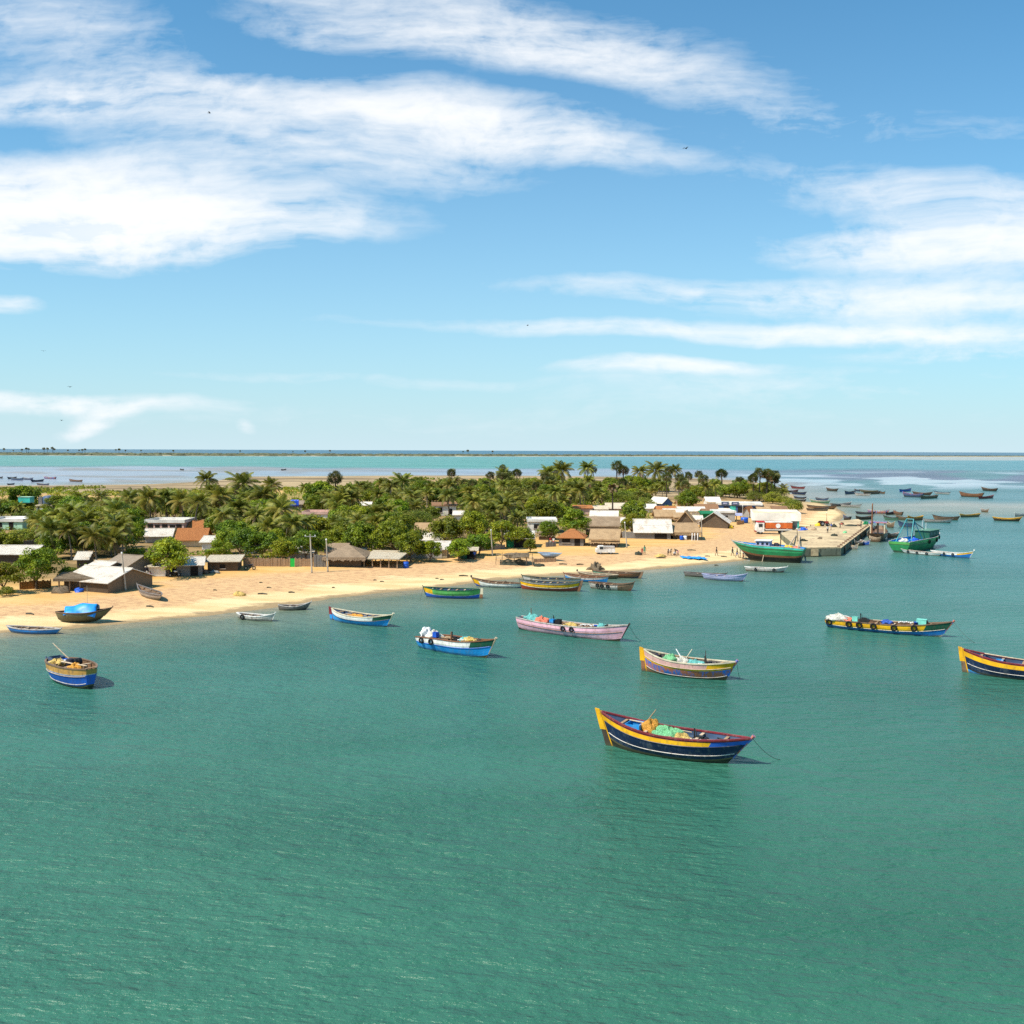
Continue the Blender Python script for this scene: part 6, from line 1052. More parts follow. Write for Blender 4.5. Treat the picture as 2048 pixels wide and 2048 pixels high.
SHOWN = [
 ('broad', 72, 1138, 46, 1178, 'broad round dark tree over the orange bamboo fence at the left', 3), ('broad', 6, 1142, 34, 1186, 'tree cut by the left edge above the sand', 1), ('broad', 140, 1130, 24, 1172, 'smaller round tree between the dark tree and the white roofed hut', 0),
 ('scrub', 12, 1172, 18, 1192, 'dry grey bush below the leftmost tree', 2), ('light', 338, 1103, 46, 1153, 'bright yellow-green spreading tree over the parked motorbikes', 0), ('broad', 272, 1104, 22, 1130, 'dark tree between the palms and the bright spreading tree', 2),
 ('scrub', 52, 1052, 30, 1088, 'soft olive tree below the pale mint house', 0), ('broad', 48, 1004, 32, 1032, 'broad tree left of the water tower', 4), ('broad', 120, 1008, 26, 1040, 'bright tree just right of the water tower', 1), ('broad', 8, 1072, 28, 1108, 'dark tree at the left edge under the mint house', 2), ('broad', 160, 1004, 28, 1040, 'broad tree behind the front palms at the left', 0),
 ('light', 436, 1085, 26, 1124, 'thin grey-green tree above the cream roofed shed', 1), ('broad', 480, 1068, 38, 1116, 'dense tree above the left end of the bamboo fence', 0), ('broad', 526, 1078, 34, 1118, 'dark tree above the middle of the bamboo fence', 2), ('light', 566, 1092, 30, 1126, 'lower bright tree beside the green door', 0), ('broad', 612, 1074, 34, 1122, 'tall tree behind the green door and crossarm pole', 3),
 ('light', 690, 1032, 34, 1072, 'bright light green rounded tree in the middle of the village', 1), ('broad', 640, 990, 30, 1018, 'dark clump tree left of the tall palmyra', 4), ('broad', 676, 1078, 34, 1112, 'tree above the rounded thatched hut', 1), ('broad', 726, 1072, 42, 1116, 'large tree behind the open sided shed', 0), ('broad', 790, 1078, 40, 1118, 'broad tree right of the large tree behind the open shed', 3), ('broad', 760, 1046, 34, 1086, 'tree above the two broad trees behind the open shed', 2),
 ('broad', 822, 1090, 34, 1124, 'slim trunked tree standing on the sand right of the open shed', 1), ('broad', 860, 1096, 24, 1124, 'small forked tree on the sand right of the slim trunked tree', 4), ('broad', 890, 1054, 36, 1094, 'tree above the white roofed porch', 0), ('broad', 944, 1050, 38, 1094, 'wide tree left of the pale pole', 3), ('light', 918, 1090, 28, 1122, 'rounded bright tree over the tiny stall', 0), ('broad', 958, 1078, 28, 1110, 'dark tree just left of the pale pole', 2),
 ('broad', 1002, 1062, 30, 1098, 'dark tree just right of the pale pole', 1), ('broad', 1040, 1060, 24, 1094, 'dark tree leaning over the open shop', 2), ('light', 1150, 1032, 34, 1074, 'olive spreading tree above the orange roofed hut', 1), ('broad', 1098, 1058, 24, 1086, 'dark tree left of the orange roofed hut', 3), ('broad', 1060, 1090, 14, 1106, 'small sapling on the sand before the open shop', 4),
 ('scrub', 1080, 1018, 34, 1044, 'olive thorn tree behind the boxy white building', 1), ('scrub', 1030, 995, 40, 1020, 'wide feathery thorn tree in the middle of the grove', 0), ('broad', 962, 1014, 22, 1040, 'dark rounded tree right of the tan roofed house', 1), ('broad', 860, 985, 24, 1010, 'dark rounded tree behind the tan roofed house', 2), ('broad', 820, 990, 24, 1016, 'rounded tree left of the tan roofed house', 3), ('light', 1070, 978, 24, 1000, 'bright rounded tree among the far palms', 0), ('broad', 860, 1026, 20, 1046, 'rounded tree left below the tan roofed house', 0),
 ('light', 1264, 1046, 27, 1072, 'bright round bush-like tree left of the big white roofed hut', 1), ('broad', 1270, 1024, 30, 1050, 'dark tree behind the bright round tree', 2), ('light', 1374, 998, 28, 1024, 'large dense tree beside the blue gabled house', 0), ('scrub', 1290, 1000, 22, 1018, 'grey-brown thorn tree left of the blue gabled house', 1), ('scrub', 1424, 974, 22, 992, 'olive thorn tree behind the white roofed house', 1),
 ('scrub', 1474, 978, 28, 996, 'green thorn tree behind the long white building', 2), ('scrub', 1584, 1012, 27, 1026, 'low round bush at the end of the village behind the fish hall', 0), ('scrub', 1545, 992, 22, 1008, 'dark scrub under the palmyra cluster', 2), ('scrub', 1570, 998, 18, 1010, 'olive scrub right of the palmyra cluster', 1), ('scrub', 1510, 990, 22, 1004, 'scrub left of the palmyra cluster foot', 1),
 ('coconut', 102, 1062, 36, 1118, 'leftmost leaning coconut palm above the round trees', 0), ('coconut', 142, 1058, 38, 1120, 'coconut palm second from left in the front palms', 1), ('coconut', 192, 1072, 40, 1136, 'foremost coconut palm with long drooping yellow fronds', 4), ('coconut', 247, 1056, 38, 1128, 'tall coconut palm behind the brown roofed hut', 3), ('coconut', 215, 1010, 34, 1066, 'coconut palm behind the foremost palms', 1), ('coconut', 258, 992, 34, 1050, 'high coconut palm rising above the left grove', 3), ('coconut', 176, 1020, 30, 1070, 'coconut palm right of the water tower', 0),
 ('coconut', 118, 1036, 36, 1092, 'coconut palm just behind the leftmost leaning palm', 3), ('coconut', 168, 1040, 38, 1100, 'coconut palm between the second palm and the foremost palm', 0), ('coconut', 222, 1048, 38, 1112, 'coconut palm left of the tall palm behind the brown roofed hut', 1), ('coconut', 232, 1080, 36, 1134, 'low coconut palm right of the foremost drooping palm', 2), ('coconut', 82, 1040, 32, 1096, 'coconut palm in front of the cream house under the water tower', 4), ('coconut', 300, 1000, 32, 1054, 'coconut palm behind the pink veranda house, left', 0), ('coconut', 336, 994, 32, 1050, 'coconut palm behind the pink veranda house, middle', 3), ('coconut', 365, 1004, 32, 1058, 'coconut palm behind the pink veranda house, right', 4), ('coconut', 452, 1030, 34, 1088, 'coconut palm left of the one above the dense tree', 1), ('coconut', 506, 1030, 32, 1090, 'coconut palm between the dense tree and the golden palm', 3), ('coconut', 590, 1046, 30, 1100, 'coconut palm right of the big golden palm', 0),
 ('coconut', 390, 1000, 38, 1064, 'big coconut palm right of the pink veranda house', 1), ('coconut', 414, 962, 26, 1020, 'coconut palm highest against the lagoon at the left', 3), ('coconut', 440, 992, 32, 1052, 'spreading coconut palm left of the middle grove', 4), ('coconut', 484, 972, 26, 1024, 'upright dark coconut palm against the mud flats', 2), ('coconut', 478, 1018, 34, 1078, 'coconut palm above the dense tree by the fence', 1), ('coconut', 522, 990, 28, 1046, 'coconut palm left of the blue tarpaulin house', 0), ('coconut', 543, 968, 22, 1012, 'small coconut palm with pale fronds against the grass', 4), ('coconut', 562, 1020, 42, 1088, 'big golden drooping coconut palm above the fence', 4), ('coconut', 674, 1004, 30, 1048, 'coconut palm under the tall palmyra', 2), ('coconut', 712, 996, 26, 1046, 'coconut palm right of the tall palmyra', 3), ('coconut', 746, 1024, 32, 1072, 'coconut palm right of the bright light green tree', 0), ('coconut', 778, 968, 24, 1012, 'upright coconut palm against the yellow grass', 1), ('coconut', 802, 964, 22, 1008, 'coconut palm beside the upright one by the yellow grass', 2),
 ('coconut', 896, 970, 26, 1016, 'tall coconut palm above the tan roofed house', 3), ('coconut', 898, 994, 26, 1032, 'drooping coconut palm touching the tan roof', 4), ('coconut', 1002, 948, 24, 996, 'tall coconut palm breaking the skyline at the centre', 3), ('coconut', 1006, 1010, 28, 1060, 'young upright coconut palm in the middle trees', 2), ('coconut', 988, 1042, 28, 1080, 'golden coconut palm above the pale pole', 4), ('coconut', 1104, 988, 28, 1028, 'left of the three golden coconut palms behind the white building', 4), ('coconut', 1130, 986, 28, 1030, 'middle of the three golden coconut palms behind the white building', 1), ('coconut', 1160, 982, 28, 1026, 'right of the three golden coconut palms behind the white building', 0), ('coconut', 1178, 938, 22, 986, 'tallest coconut palm on the far skyline left of the twin palmyras', 3), ('coconut', 1090, 944, 22, 990, 'tall coconut palm on the far skyline left', 1), ('coconut', 1122, 944, 22, 990, 'tall coconut palm on the far skyline middle', 0), ('coconut', 1308, 940, 20, 984, 'dark coconut palm at the right end of the skyline grove', 2), ('coconut', 1284, 946, 18, 986, 'coconut palm left of the dark skyline palm', 1), ('coconut', 1350, 942, 16, 982, 'thin coconut palm right of the dark skyline palm', 3),
 ('palmyra', 673, 956, 16, 1026, 'tall lone palmyra palm rising over the middle grove', 1), ('palmyra', 1443, 945, 9, 992, 'slender lone palmyra palm against the pale flats', 0), ('palmyra', 1479, 962, 9, 994, 'short palmyra palm above the thorn trees', 2), ('palmyra', 1506, 958, 10, 1004, 'leftmost palmyra of the cluster at the village end', 0), ('palmyra', 1519, 946, 12, 1004, 'tallest palmyra left of centre in the cluster', 1), ('palmyra', 1533, 946, 12, 1004, 'tallest palmyra right of centre in the cluster', 1), ('palmyra', 1541, 957, 9, 1002, 'lower palmyra right of centre in the cluster', 0), ('palmyra', 1551, 961, 9, 1002, 'rightmost palmyra of the cluster', 2), ('palmyra', 1376, 954, 14, 990, 'bushy palmyra palm over the dense tree', 0), ('palmyra', 1407, 958, 13, 994, 'bushy palmyra right of the one over the dense tree', 2), ('palmyra', 1233, 934, 11, 986, 'high palmyra palm standing over the far grove', 1), ('palmyra', 1246, 938, 11, 988, 'palmyra palm right of the high one over the far grove', 0), ('palmyra', 1337, 944, 13, 986, 'dark palmyra right of the skyline coconut palms', 1), ('palmyra', 1034, 948, 8, 986, 'small palmyra head against the flats at the centre', 0), ('palmyra', 948, 972, 10, 1006, 'dark palmyra left in the dark middle clump', 2), ('palmyra', 972, 968, 10, 1006, 'dark palmyra right in the dark middle clump', 0), ('palmyra', 960, 980, 10, 1010, 'dark palmyra at the front of the dark middle clump', 1), ('deadpalm', 1225, 972, 9, 1034, 'half dead brown palm with bare dark trunk behind the tin roofs', 0),
]
for kind, cx, cy, rpx, yb, lab, var in SHOWN: by_crown(kind, cx, cy, rpx, yb, lab, None, var)
# the rest of the grove: trees that fill the village between the ones above, kept off the roofs the photograph shows
fx = [-120, 0, 130, 300, 420, 620, 800, 900, 1000, 1100, 1240, 1300, 1400, 1480, 1560]; ffront = [1150, 1128, 1118, 1118, 1108, 1112, 1108, 1094, 1082, 1064, 1040, 1016, 1002, 1000, 1006]; fback = [1038, 1034, 1036, 1036, 1024, 1008, 986, 978, 974, 972, 972, 974, 984, 986, 996]
def clear_of_roofs(px, yb, rpx, hpx):
    for a, b, c, d in HUTS:
        if yb > b + (d - b) * .55 and px + rpx * .8 > a and px - rpx * .8 < c and yb - hpx < d - (d - b) * .3: return False
    return True
ZONES = [(-200, 300, 'left grove'), (300, 660, 'grove behind the bamboo fence'), (660, 960, 'grove behind the open shed'), (960, 1240, 'grove behind the white and orange huts'), (1240, 1700, 'grove behind the tin roofs')]
ADJ = dict(broad='rounded green tree ', light='bright green tree ', scrub='low feathery thorn tree ', coconut='coconut palm ', palmyra='dark palmyra palm ')
cnt = {}; yb = 1150.0; cells = {}
while yb > 962:
    depth = (yb - 900) / 250; stepx = 10 + 25 * depth; px = -130 + tq.uniform(0, stepx)
    while px < 1570:
        f_, b_ = np.interp(px, fx, ffront), np.interp(px, fx, fback); y_ = yb + tq.uniform(-2, 2)
        if b_ < y_ < f_:
            far = y_ < 1012; w = [('coconut', .56 if far else .42), ('broad', .26 if far else .38), ('scrub', .14 if far else .1), ('light', .0 if far else .1), ('palmyra', .06 if px > 880 and far else .0)]
            if px < 1240 and px > 300 and y_ < 1000: w[0] = ('coconut', .7)
            rr = tq.random() * sum(q[1] for q in w); kind = 'broad'
            for k_, p_ in w:
                rr -= p_
                if rr < 0: kind = k_; break
            g = G(px, y_); s = tq.uniform(.72, 1.12) * (.9 if kind == 'coconut' else .82 if kind in ('broad', 'light') else 1); r_, h_ = KINDS[kind][0][2:]; k2 = 1 / mpp(g)
            near_ok = True; ci = (int(g.x // 8), int(g.y // 8))
            for dx in (-1, 0, 1):
                for dy in (-1, 0, 1):
                    for (x2, y2, r2) in cells.get((ci[0] + dx, ci[1] + dy), ()):
                        if (x2 - g.x) ** 2 + (y2 - g.y) ** 2 < (3.4 if kind in ('coconut', 'palmyra') else 4.4) ** 2: near_ok = False
            if near_ok and cnt.get(kind, 0) < 225 and clear_of_roofs(px, y_, r_ * s * k2 * .85, h_ * s * k2):
                zn = next(z for a, b, z in ZONES if a <= px < b); back = 'at the back of the ' if far else 'in the front of the '
                tree(kind, g, s, ADJ[kind] + back + zn, {'coconut': 'coconut palms', 'palmyra': 'palmyra palms', 'scrub': 'thorn trees', 'broad': 'rounded trees', 'light': 'bright green trees'}[kind] + ' ' + back + zn); cells.setdefault(ci, []).append((g.x, g.y, r_ * s)); cnt[kind] = cnt.get(kind, 0) + 1
        px += stepx * tq.uniform(.75, 1.3)
    yb -= 1.5 + 6.0 * depth
print('TREES', cnt, len(TREES))
# low growth between and behind the trees: nobody could count it
q = np.random.default_rng(11); C_, N_, D_, Ln, W_, MI = [], [], [], [], [], []
def cover(n, x0, x1, y0, y1, l0, hmax, mi, patch, thr):
    X = q.uniform(x0, x1, n); Y = q.uniform(y0, y1, n); keep = (vnoise(X, Y, patch, 8) + .4 * vnoise(X, Y, patch / 4, 9) > thr) & (sdist(X, Y) > np.where(Y > 400, np.where(X < -200, 60, 130), 24)); X, Y = X[keep], Y[keep]
    if y0 < 330: k = in_village(X, Y) > 3; X, Y = X[k], Y[k]
    Z = land_z(X, Y); n = len(X); per = 7
    for j in range(per):
        h = hmax * q.random(n) ** 1.5 * (.4 + vnoise(X, Y, 5, 12)); C_.append(np.stack([X + q.normal(0, .6, n), Y + q.normal(0, .6, n), Z + .08 + h], 1)); N_.append(q.normal(size=(n, 3)) + np.array([0, 0, .8])); D_.append(q.normal(size=(n, 3))); Ln.append(l0 * q.uniform(.6, 1.4, n)); W_.append(l0 * q.uniform(.35, .7, n)); MI.append(np.full(n, mi))
cover(15000, -330, 60, 150, 350, .5, 1.0, 0, 12, .62); cover(9000, -330, 40, 300, 480, .8, 1.2, 0, 18, .6); cover(5000, -300, 160, 420, 690, 1.3, 1.2, 1, 60, .66); cover(4200, -230, 160, 400, 690, 1.3, 1.0, 2, 45, .74)
V, F = quads(np.concatenate(C_), np.concatenate(D_), np.concatenate(N_), np.concatenate(Ln), np.concatenate(W_))
o = bpy.data.objects.new('undergrowth', np_mesh('undergrowth', V, F, ['leaf_broad', 'leaf_scrub', 'leaf_yellow'], np.concatenate(MI))); C.objects.link(o); tag(o, 'low weeds and grass between the huts and on the back flats', 'ground cover', kind='stuff')
# lone trees of the barrier island
for i, (px, hp) in enumerate(((8, 8), (27, 5), (44, 7), (53, 9), (57, 8), (88, 9), (95, 9), (105, 10), (108, 8), (136, 6), (158, 6), (165, 7), (170, 8), (232, 7), (238, 8), (251, 6), (282, 6), (347, 6), (480, 6), (586, 5), (610, 6), (660, 7), (926, 6), (936, 8), (985, 7))):
    x, y = far_pt(px, 4000); h = hp * 4000 / 2000; a = KINDS['palmyra'][i % 3]
    root = thing('distant_tree', 'dark lone tree standing on the barrier island at the horizon', 'tree', (x, y, 1.2), i, 'lone trees on the barrier island', h / a[3])
    root.scale = (h / a[3] * 1.5, h / a[3] * 1.5, h / a[3] * 1.3)
    for part, me in (('trunk', a[0]), ('crown', a[1])): oo = bpy.data.objects.new(part, me); C.objects.link(oo); oo.parent = root
# ------------------------------------------------------------------ people
def skin_body(name, joints, bones, rad, regions, mats):
    """one continuous figure grown round a skeleton; regions gives each bone's cloth"""
    ks = list(joints); me = bpy.data.meshes.new(name); me.from_pydata([joints[k] for k in ks], [(ks.index(a), ks.index(b)) for a, b in bones], []); o = bpy.data.objects.new(name, me); C.objects.link(o)
    md = o.modifiers.new('skin', 'SKIN'); md.use_smooth_shade = True; o.modifiers.new('sub', 'SUBSURF').levels = 1
    for i, k in enumerate(ks): sv = me.skin_vertices[0].data[i]; sv.radius = (rad[k], rad[k] * (.8 if k in ('chest', 'belly', 'pelvis') else 1)); sv.use_root = (k == 'pelvis')
    dg = bpy.context.evaluated_depsgraph_get(); nm = bpy.data.meshes.new_from_object(o.evaluated_get(dg)); bpy.data.objects.remove(o); nm.name = name
    for m in mats: nm.materials.append(MATS[m])
    seg = [(Vector(joints[a]), Vector(joints[b]), regions.get((a, b), 0)) for a, b in bones]
    for p in nm.polygons:
        c = p.center; best = (1e9, 0)
        for a, b, r_ in seg: t_ = min(max((c - a).dot(b - a) / max((b - a).length_squared, 1e-9), 0), 1); d = (c - a.lerp(b, t_)).length; best = min(best, (d, r_))
        p.material_index = best[1]; p.use_smooth = True
    return nm
BONES = [('pelvis', 'belly'), ('belly', 'chest'), ('chest', 'neck'), ('neck', 'chin'), ('chin', 'head'), ('head', 'crown'), ('chest', 'sho_l'), ('sho_l', 'elb_l'), ('elb_l', 'wri_l'), ('wri_l', 'han_l'), ('chest', 'sho_r'), ('sho_r', 'elb_r'), ('elb_r', 'wri_r'), ('wri_r', 'han_r'), ('pelvis', 'hip_l'), ('hip_l', 'kne_l'), ('kne_l', 'ank_l'), ('ank_l', 'toe_l'), ('pelvis', 'hip_r'), ('hip_r', 'kne_r'), ('kne_r', 'ank_r'), ('ank_r', 'toe_r')]
RADS = dict(pelvis=.13, belly=.125, chest=.145, neck=.055, chin=.075, head=.098, crown=.07, sho_l=.065, elb_l=.045, wri_l=.034, han_l=.035, sho_r=.065, elb_r=.045, wri_r=.034, han_r=.035, hip_l=.095, kne_l=.062, ank_l=.043, toe_l=.04, hip_r=.095, kne_r=.062, ank_r=.043, toe_r=.04)
def pose(bend=0.0, stride=.1, sit=False, arm=.1):
    hz = .88 if not sit else .28; j = dict(pelvis=(0, 0, hz)); cb, sb = math.cos(bend), math.sin(bend)
    def up(h, y=0.0, x=0.0): return (x, -(h * sb) + y * cb, hz + h * cb + y * sb)
    j.update(belly=up(.16), chest=up(.40), neck=up(.55), chin=up(.62, -.02), head=up(.70, -.02), crown=up(.78))
    for s_, k in ((1, 'l'), (-1, 'r')):
        j['sho_' + k] = up(.49, 0, s_ * .18); a = arm * s_; sx, sy, sz = j['sho_' + k]; dr = .30 if bend < .5 else .28
        j['elb_' + k] = (sx + s_ * .07, sy + (.04 if bend < .5 else -.06) - a * .5, sz - dr); j['wri_' + k] = (sx + s_ * .05, sy - .06 - a, sz - dr - .24); j['han_' + k] = (sx + s_ * .04, sy - .09 - a, sz - dr - .34)
        j['hip_' + k] = (s_ * .1, 0, hz - .04)
        if sit: j['kne_' + k] = (s_ * .16, -.4, .42); j['ank_' + k] = (s_ * .13, -.5, .06); j['toe_' + k] = (s_ * .14, -.66, .03)
        else: st = stride * s_; j['kne_' + k] = (s_ * .1, -.04 - st * .6, .46); j['ank_' + k] = (s_ * .1, -st + .03, .06); j['toe_' + k] = (s_ * .11, -st - .14, .03)
    return j
PBODY = {}
def person(px, py, yaw, kind, shirt, low, label, s=1.0, g=None):
    key = (kind, shirt, low)
    if key not in PBODY:
        j = pose(**dict(stand=dict(stride=.06), walk=dict(stride=.26, arm=.2), bend=dict(bend=1.15, stride=.12, arm=.05), sit=dict(sit=True, bend=.35))[kind])
        reg_ = {}
        for b in BONES:
            a, e = b
            if e in ('belly', 'chest', 'sho_l', 'sho_r') or a in ('sho_l', 'sho_r'): reg_[b] = 1
            if e in ('hip_l', 'hip_r') or a in ('hip_l', 'hip_r'): reg_[b] = 2
        PBODY[key] = (skin_body('body', j, BONES, RADS, reg_, ['skin', shirt, low]), j)
    me, j = PBODY[key]; g = g or G(px, py); root = thing('person', label, 'person', g, R(yaw), None, s)
    o = bpy.data.objects.new('body', me); C.objects.link(o); o.parent = root
    h = Vector(j['head']); c = Vector(j['crown']); d = (c - h).normalized(); p = h + d * .035 + Vector((0, .02, 0)); MB().lump(p, (.105, .115, .1), 4, 10, 7, .04).build('hair', 'hair', root, True)
    return root
for a in (
    (301, 1166, 20, 'walk', 'cloth_pink', 'cloth_blue', 'person in pink walking past the grey thatch gable at the left'), (294, 1154, 60, 'stand', 'cloth_dark', 'cloth_white', 'person in dark shirt standing by the white walled hut'), (398, 1146, -30, 'stand', 'cloth_white', 'cloth_dark', 'person in white by the row of motorbikes'),
    (949, 1120, 15, 'stand', 'cloth_blue', 'cloth_dark', 'person in blue standing beside the tiny stall'), (1101, 1090, 40, 'stand', 'cloth_red', 'cloth_white', 'person in red left of the orange roofed hut'), (1107, 1091, -30, 'stand', 'cloth_white', 'cloth_red', 'person in white shirt left of the orange roofed hut'),
    (1284, 1109, 0, 'stand', 'cloth_red', 'cloth_red', 'child in red beside the grey heap on the sand', .75), (1289, 1109, 20, 'stand', 'cloth_green', 'cloth_green', 'person in long green dress on the sand'), (1336, 1111, 70, 'bend', 'cloth_tan', 'cloth_dark', 'person bending over the nets, leftmost of the net menders'), (1342, 1111, -60, 'bend', 'cloth_white', 'cloth_tan', 'person in white bending over the nets beside the leftmost mender'), (1349, 1112, 10, 'sit', 'cloth_white', 'cloth_dark', 'person sitting on the sand among the net menders'), (1356, 1111, -80, 'bend', 'cloth_dark', 'cloth_pink', 'person in dark shirt bending at the right of the net menders'),
    (1433, 1112, 80, 'walk', 'cloth_dark', 'cloth_tan', 'person walking alone on the open sand'), (1465, 1112, 70, 'walk', 'cloth_dark', 'cloth_dark', 'person in dark clothes walking up to the trawler bow'), (1474, 1115, 60, 'walk', 'cloth_tan', 'cloth_blue', 'bare brown backed person next to the trawler bow'), (1480, 1116, 90, 'stand', 'cloth_white', 'cloth_white', 'person in white under the trawler bow'), (1486, 1118, 80, 'bend', 'cloth_red', 'cloth_red', 'person in red crouching under the trawler bow'), (1492, 1119, -70, 'bend', 'cloth_tan', 'cloth_white', 'person bending lowest under the trawler bow'),
    (1597, 1069, 30, 'stand', 'cloth_white', 'cloth_blue', 'person in white by the blue drums behind the lorry'), (1613, 1067, -20, 'stand', 'cloth_red', 'cloth_tan', 'person in red by the turquoise column'), (1621, 1063, 50, 'stand', 'cloth_dark', 'cloth_white', 'person in dark shirt right of the turquoise column')):
    person(*a)
person(0, 0, 30, 'stand', 'cloth_white', 'cloth_dark', 'person in white standing on the dark wooden boat', g=dk.M @ Vector((1.0, .9, dk.sheer(.7) * .75)))

# ------------------------------------------------------------------ things on the sand
def heap(label, px, py, wpx, hpx, mat_, cat='heap', name='net_heap', seed=1, g=None, dep=.7, amp=.3):
    g = g or G(px, py); k = mpp(g); o = MB().lump((0, 0, 0), (wpx * k / 2, wpx * k / 2 * dep, hpx * k), seed, 20, 10, amp, flat=.1).build(name, mat_, None, True); o.location = g; return tag(o, label, cat)
heap('yellow-green heap of netting alone on the left sand', 478, 1191, 24, 7, 'net_yellow', 'net', seed=3); heap('pale yellow net heap beside the net menders', 1321, 1114, 22, 4.5, 'net_yellow', 'net', seed=4); heap('orange-yellow float heap at the wide gabled shed', 1462, 1057, 9, 6, 'plastic_yellow', 'floats', 'float_heap', 5); heap('grey cone heap beside the child in red', 1277, 1110, 14, 6, 'net_dark', 'heap', seed=6)
heap('blue bundle left in the brushwood lean-to', 158, 1184, 18, 8, 'plastic_blue', 'bundle', 'bundle', 7); heap('blue bundle right in the brushwood lean-to', 192, 1183, 14, 9, 'plastic_blue', 'bundle', 'bundle', 8); heap('bundle of white sacks beside the latticed stick gable', 212, 1184, 18, 13, 'foam_white', 'sacks', 'sack_pile', 9); heap('brushwood heap leaning left of the lean-to', 122, 1186, 32, 12, 'brushwood', 'brushwood', 'brush_heap', 10)
heap('grey stones beside the cream roofed shed', 430, 1146, 22, 4, 'wall_grey', 'stones', 'stone_heap', 12, amp=.5); heap('brown round basket heap before the cream roofed shed', 411, 1148, 12, 8, 'worn_brown', 'basket', 'basket_heap', 13); heap('grey net bundle beside the net drying frame', 1077, 1133, 24, 4.5, 'net_dark', 'net', seed=14); heap('dry twigs of a bare bush above the beach cluster', 1192, 1140, 26, 10, 'brushwood', 'brushwood', 'brush_heap', 15, amp=.6)
heap('green domed tarpaulin at the end of the jetty', 0, 0, 11, 6, 'green_sheet', 'tarpaulin', 'tarpaulin_heap', 16, on_jetty(1731, 1049)); heap('grey-green net spread on the jetty deck', 0, 0, 24, 3, 'net_dark', 'net', 'net_heap', 17, on_jetty(1702, 1052)); heap('orange-yellow heap at the landward side of the jetty', 0, 0, 12, 5, 'plastic_yellow', 'floats', 'float_heap', 18, on_jetty(1636, 1052)); heap('dark net heap beside the red tractor', 0, 0, 12, 5, 'net_dark', 'net', 'net_heap', 19, on_jetty(1668, 1054)); heap('brown sacks heaped behind the red tractor', 0, 0, 10, 4, 'worn_brown', 'sacks', 'sack_pile', 20, on_jetty(1684, 1049))
heap('green weed mat by the trawler at the jetty slope', 0, 0, 18, 4, 'net_dark', 'net', 'net_heap', 21, on_jetty(1606, 1082))
g = G(1385, 1116); k = mpp(g); m = MB(); nu, nv = 14, 5
m.add([(-23 * k + 46 * k * i / nu, (j - 2) * .9 + .35 * math.sin(i * 1.3) + i * -.12, .06 + .10 * abs(math.sin(i * 2.1 + j))) for i in range(nu + 1) for j in range(nv)], [(i * nv + j, (i + 1) * nv + j, (i + 1) * nv + j + 1, i * nv + j + 1) for i in range(nu) for j in range(nv - 1)]); o = m.build('tarpaulin', 'tarp_blue', None, True); o.location = g + Vector((0, 0, .05)); md = o.modifiers.new('thickness', 'SOLIDIFY'); md.thickness = .02; tag(o, 'long blue tarpaulin spread on the sand right of the net menders', 'tarpaulin')
for i, (px, py, w, h, mt_, lab, nm, cat) in enumerate(((1668, 1072, 12, 4, 'net_dark', 'dark net heap in the middle of the jetty deck', 'net_heap', 'net'), (1690, 1066, 9, 3.5, 'net_green', 'green net heap near the kerb blocks of the jetty', 'net_heap', 'net'), (1640, 1078, 10, 3.5, 'brushwood', 'brown net heap at the front of the jetty deck', 'net_heap', 'net'), (1716, 1052, 9, 3.5, 'worn_brown', 'brown sacks beside the green domed tarpaulin', 'sack_pile', 'sacks'), (1628, 1060, 12, 5, 'cloth_tan', 'tan sacks by the corner of the fish hall', 'sack_pile', 'sacks'))):
    heap(lab, 0, 0, w, h, mt_, cat, nm, 40 + i, on_jetty(px, py))
for i, a in enumerate(((1655, 1066, 40, 'stand', 'cloth_white', 'cloth_dark', 'person in white standing on the jetty deck'), (1662, 1060, -50, 'walk', 'cloth_blue', 'cloth_tan', 'person in blue walking on the jetty deck'), (1722, 1056, 10, 'stand', 'cloth_tan', 'cloth_dark', 'person in tan at the far end of the jetty deck'), (1680, 1056, 80, 'bend', 'cloth_red', 'cloth_dark', 'person in red bending over nets on the jetty deck'))): person(*a, g=on_jetty(a[0], a[1]))
# net drying frame
g = G(1028, 1131); k = mpp(g); nf = thing('drying_rack', 'pole frame hung with dark nets and brush on top, on the middle sand', 'net frame', g); w = 74 * k; dd = 4.5; hh = 18 * k
for i in range(7):
    for y in (0, dd): MB().tube([(-w / 2 + w * i / 6, y, -.2), (-w / 2 + w * i / 6 + .08, y, hh * (.9 + .2 * ((i * 7 + int(y)) % 3) / 2))], .06, 6).build('post', 'wood', nf)
for z in (.45, .9):
    for y in (0, dd): MB().tube([(-w / 2, y - .08, hh * z), (w / 2, y - .08, hh * z * 1.03)], .045, 5).build('rail', 'pale_wood', nf)
m = MB(); m.add([(-w * .38 + w * .68 * i / 16, -.12 + .1 * math.sin(i * 1.7) - .25 * (j == 0), hh * (.04 + .6 * j / 4) * (1 - .12 * math.sin(i * .9) * (j == 4))) for i in range(17) for j in range(5)], [(i * 5 + j, (i + 1) * 5 + j, (i + 1) * 5 + j + 1, i * 5 + j + 1) for i in range(16) for j in range(4)]); m.build('hanging_net', 'net_dark', nf, True)
m = MB(); m.lump((.4, dd * .5, hh * .95), (w * .36, dd * .55, .35), 31, 20, 8, .4); m.build('brush_cover', 'brushwood', nf)
fence('broken grey stick fence right of the net drying frame', 1068, 1126, 1112, 1124, 8, 'bamboo_fence', step=1.5)
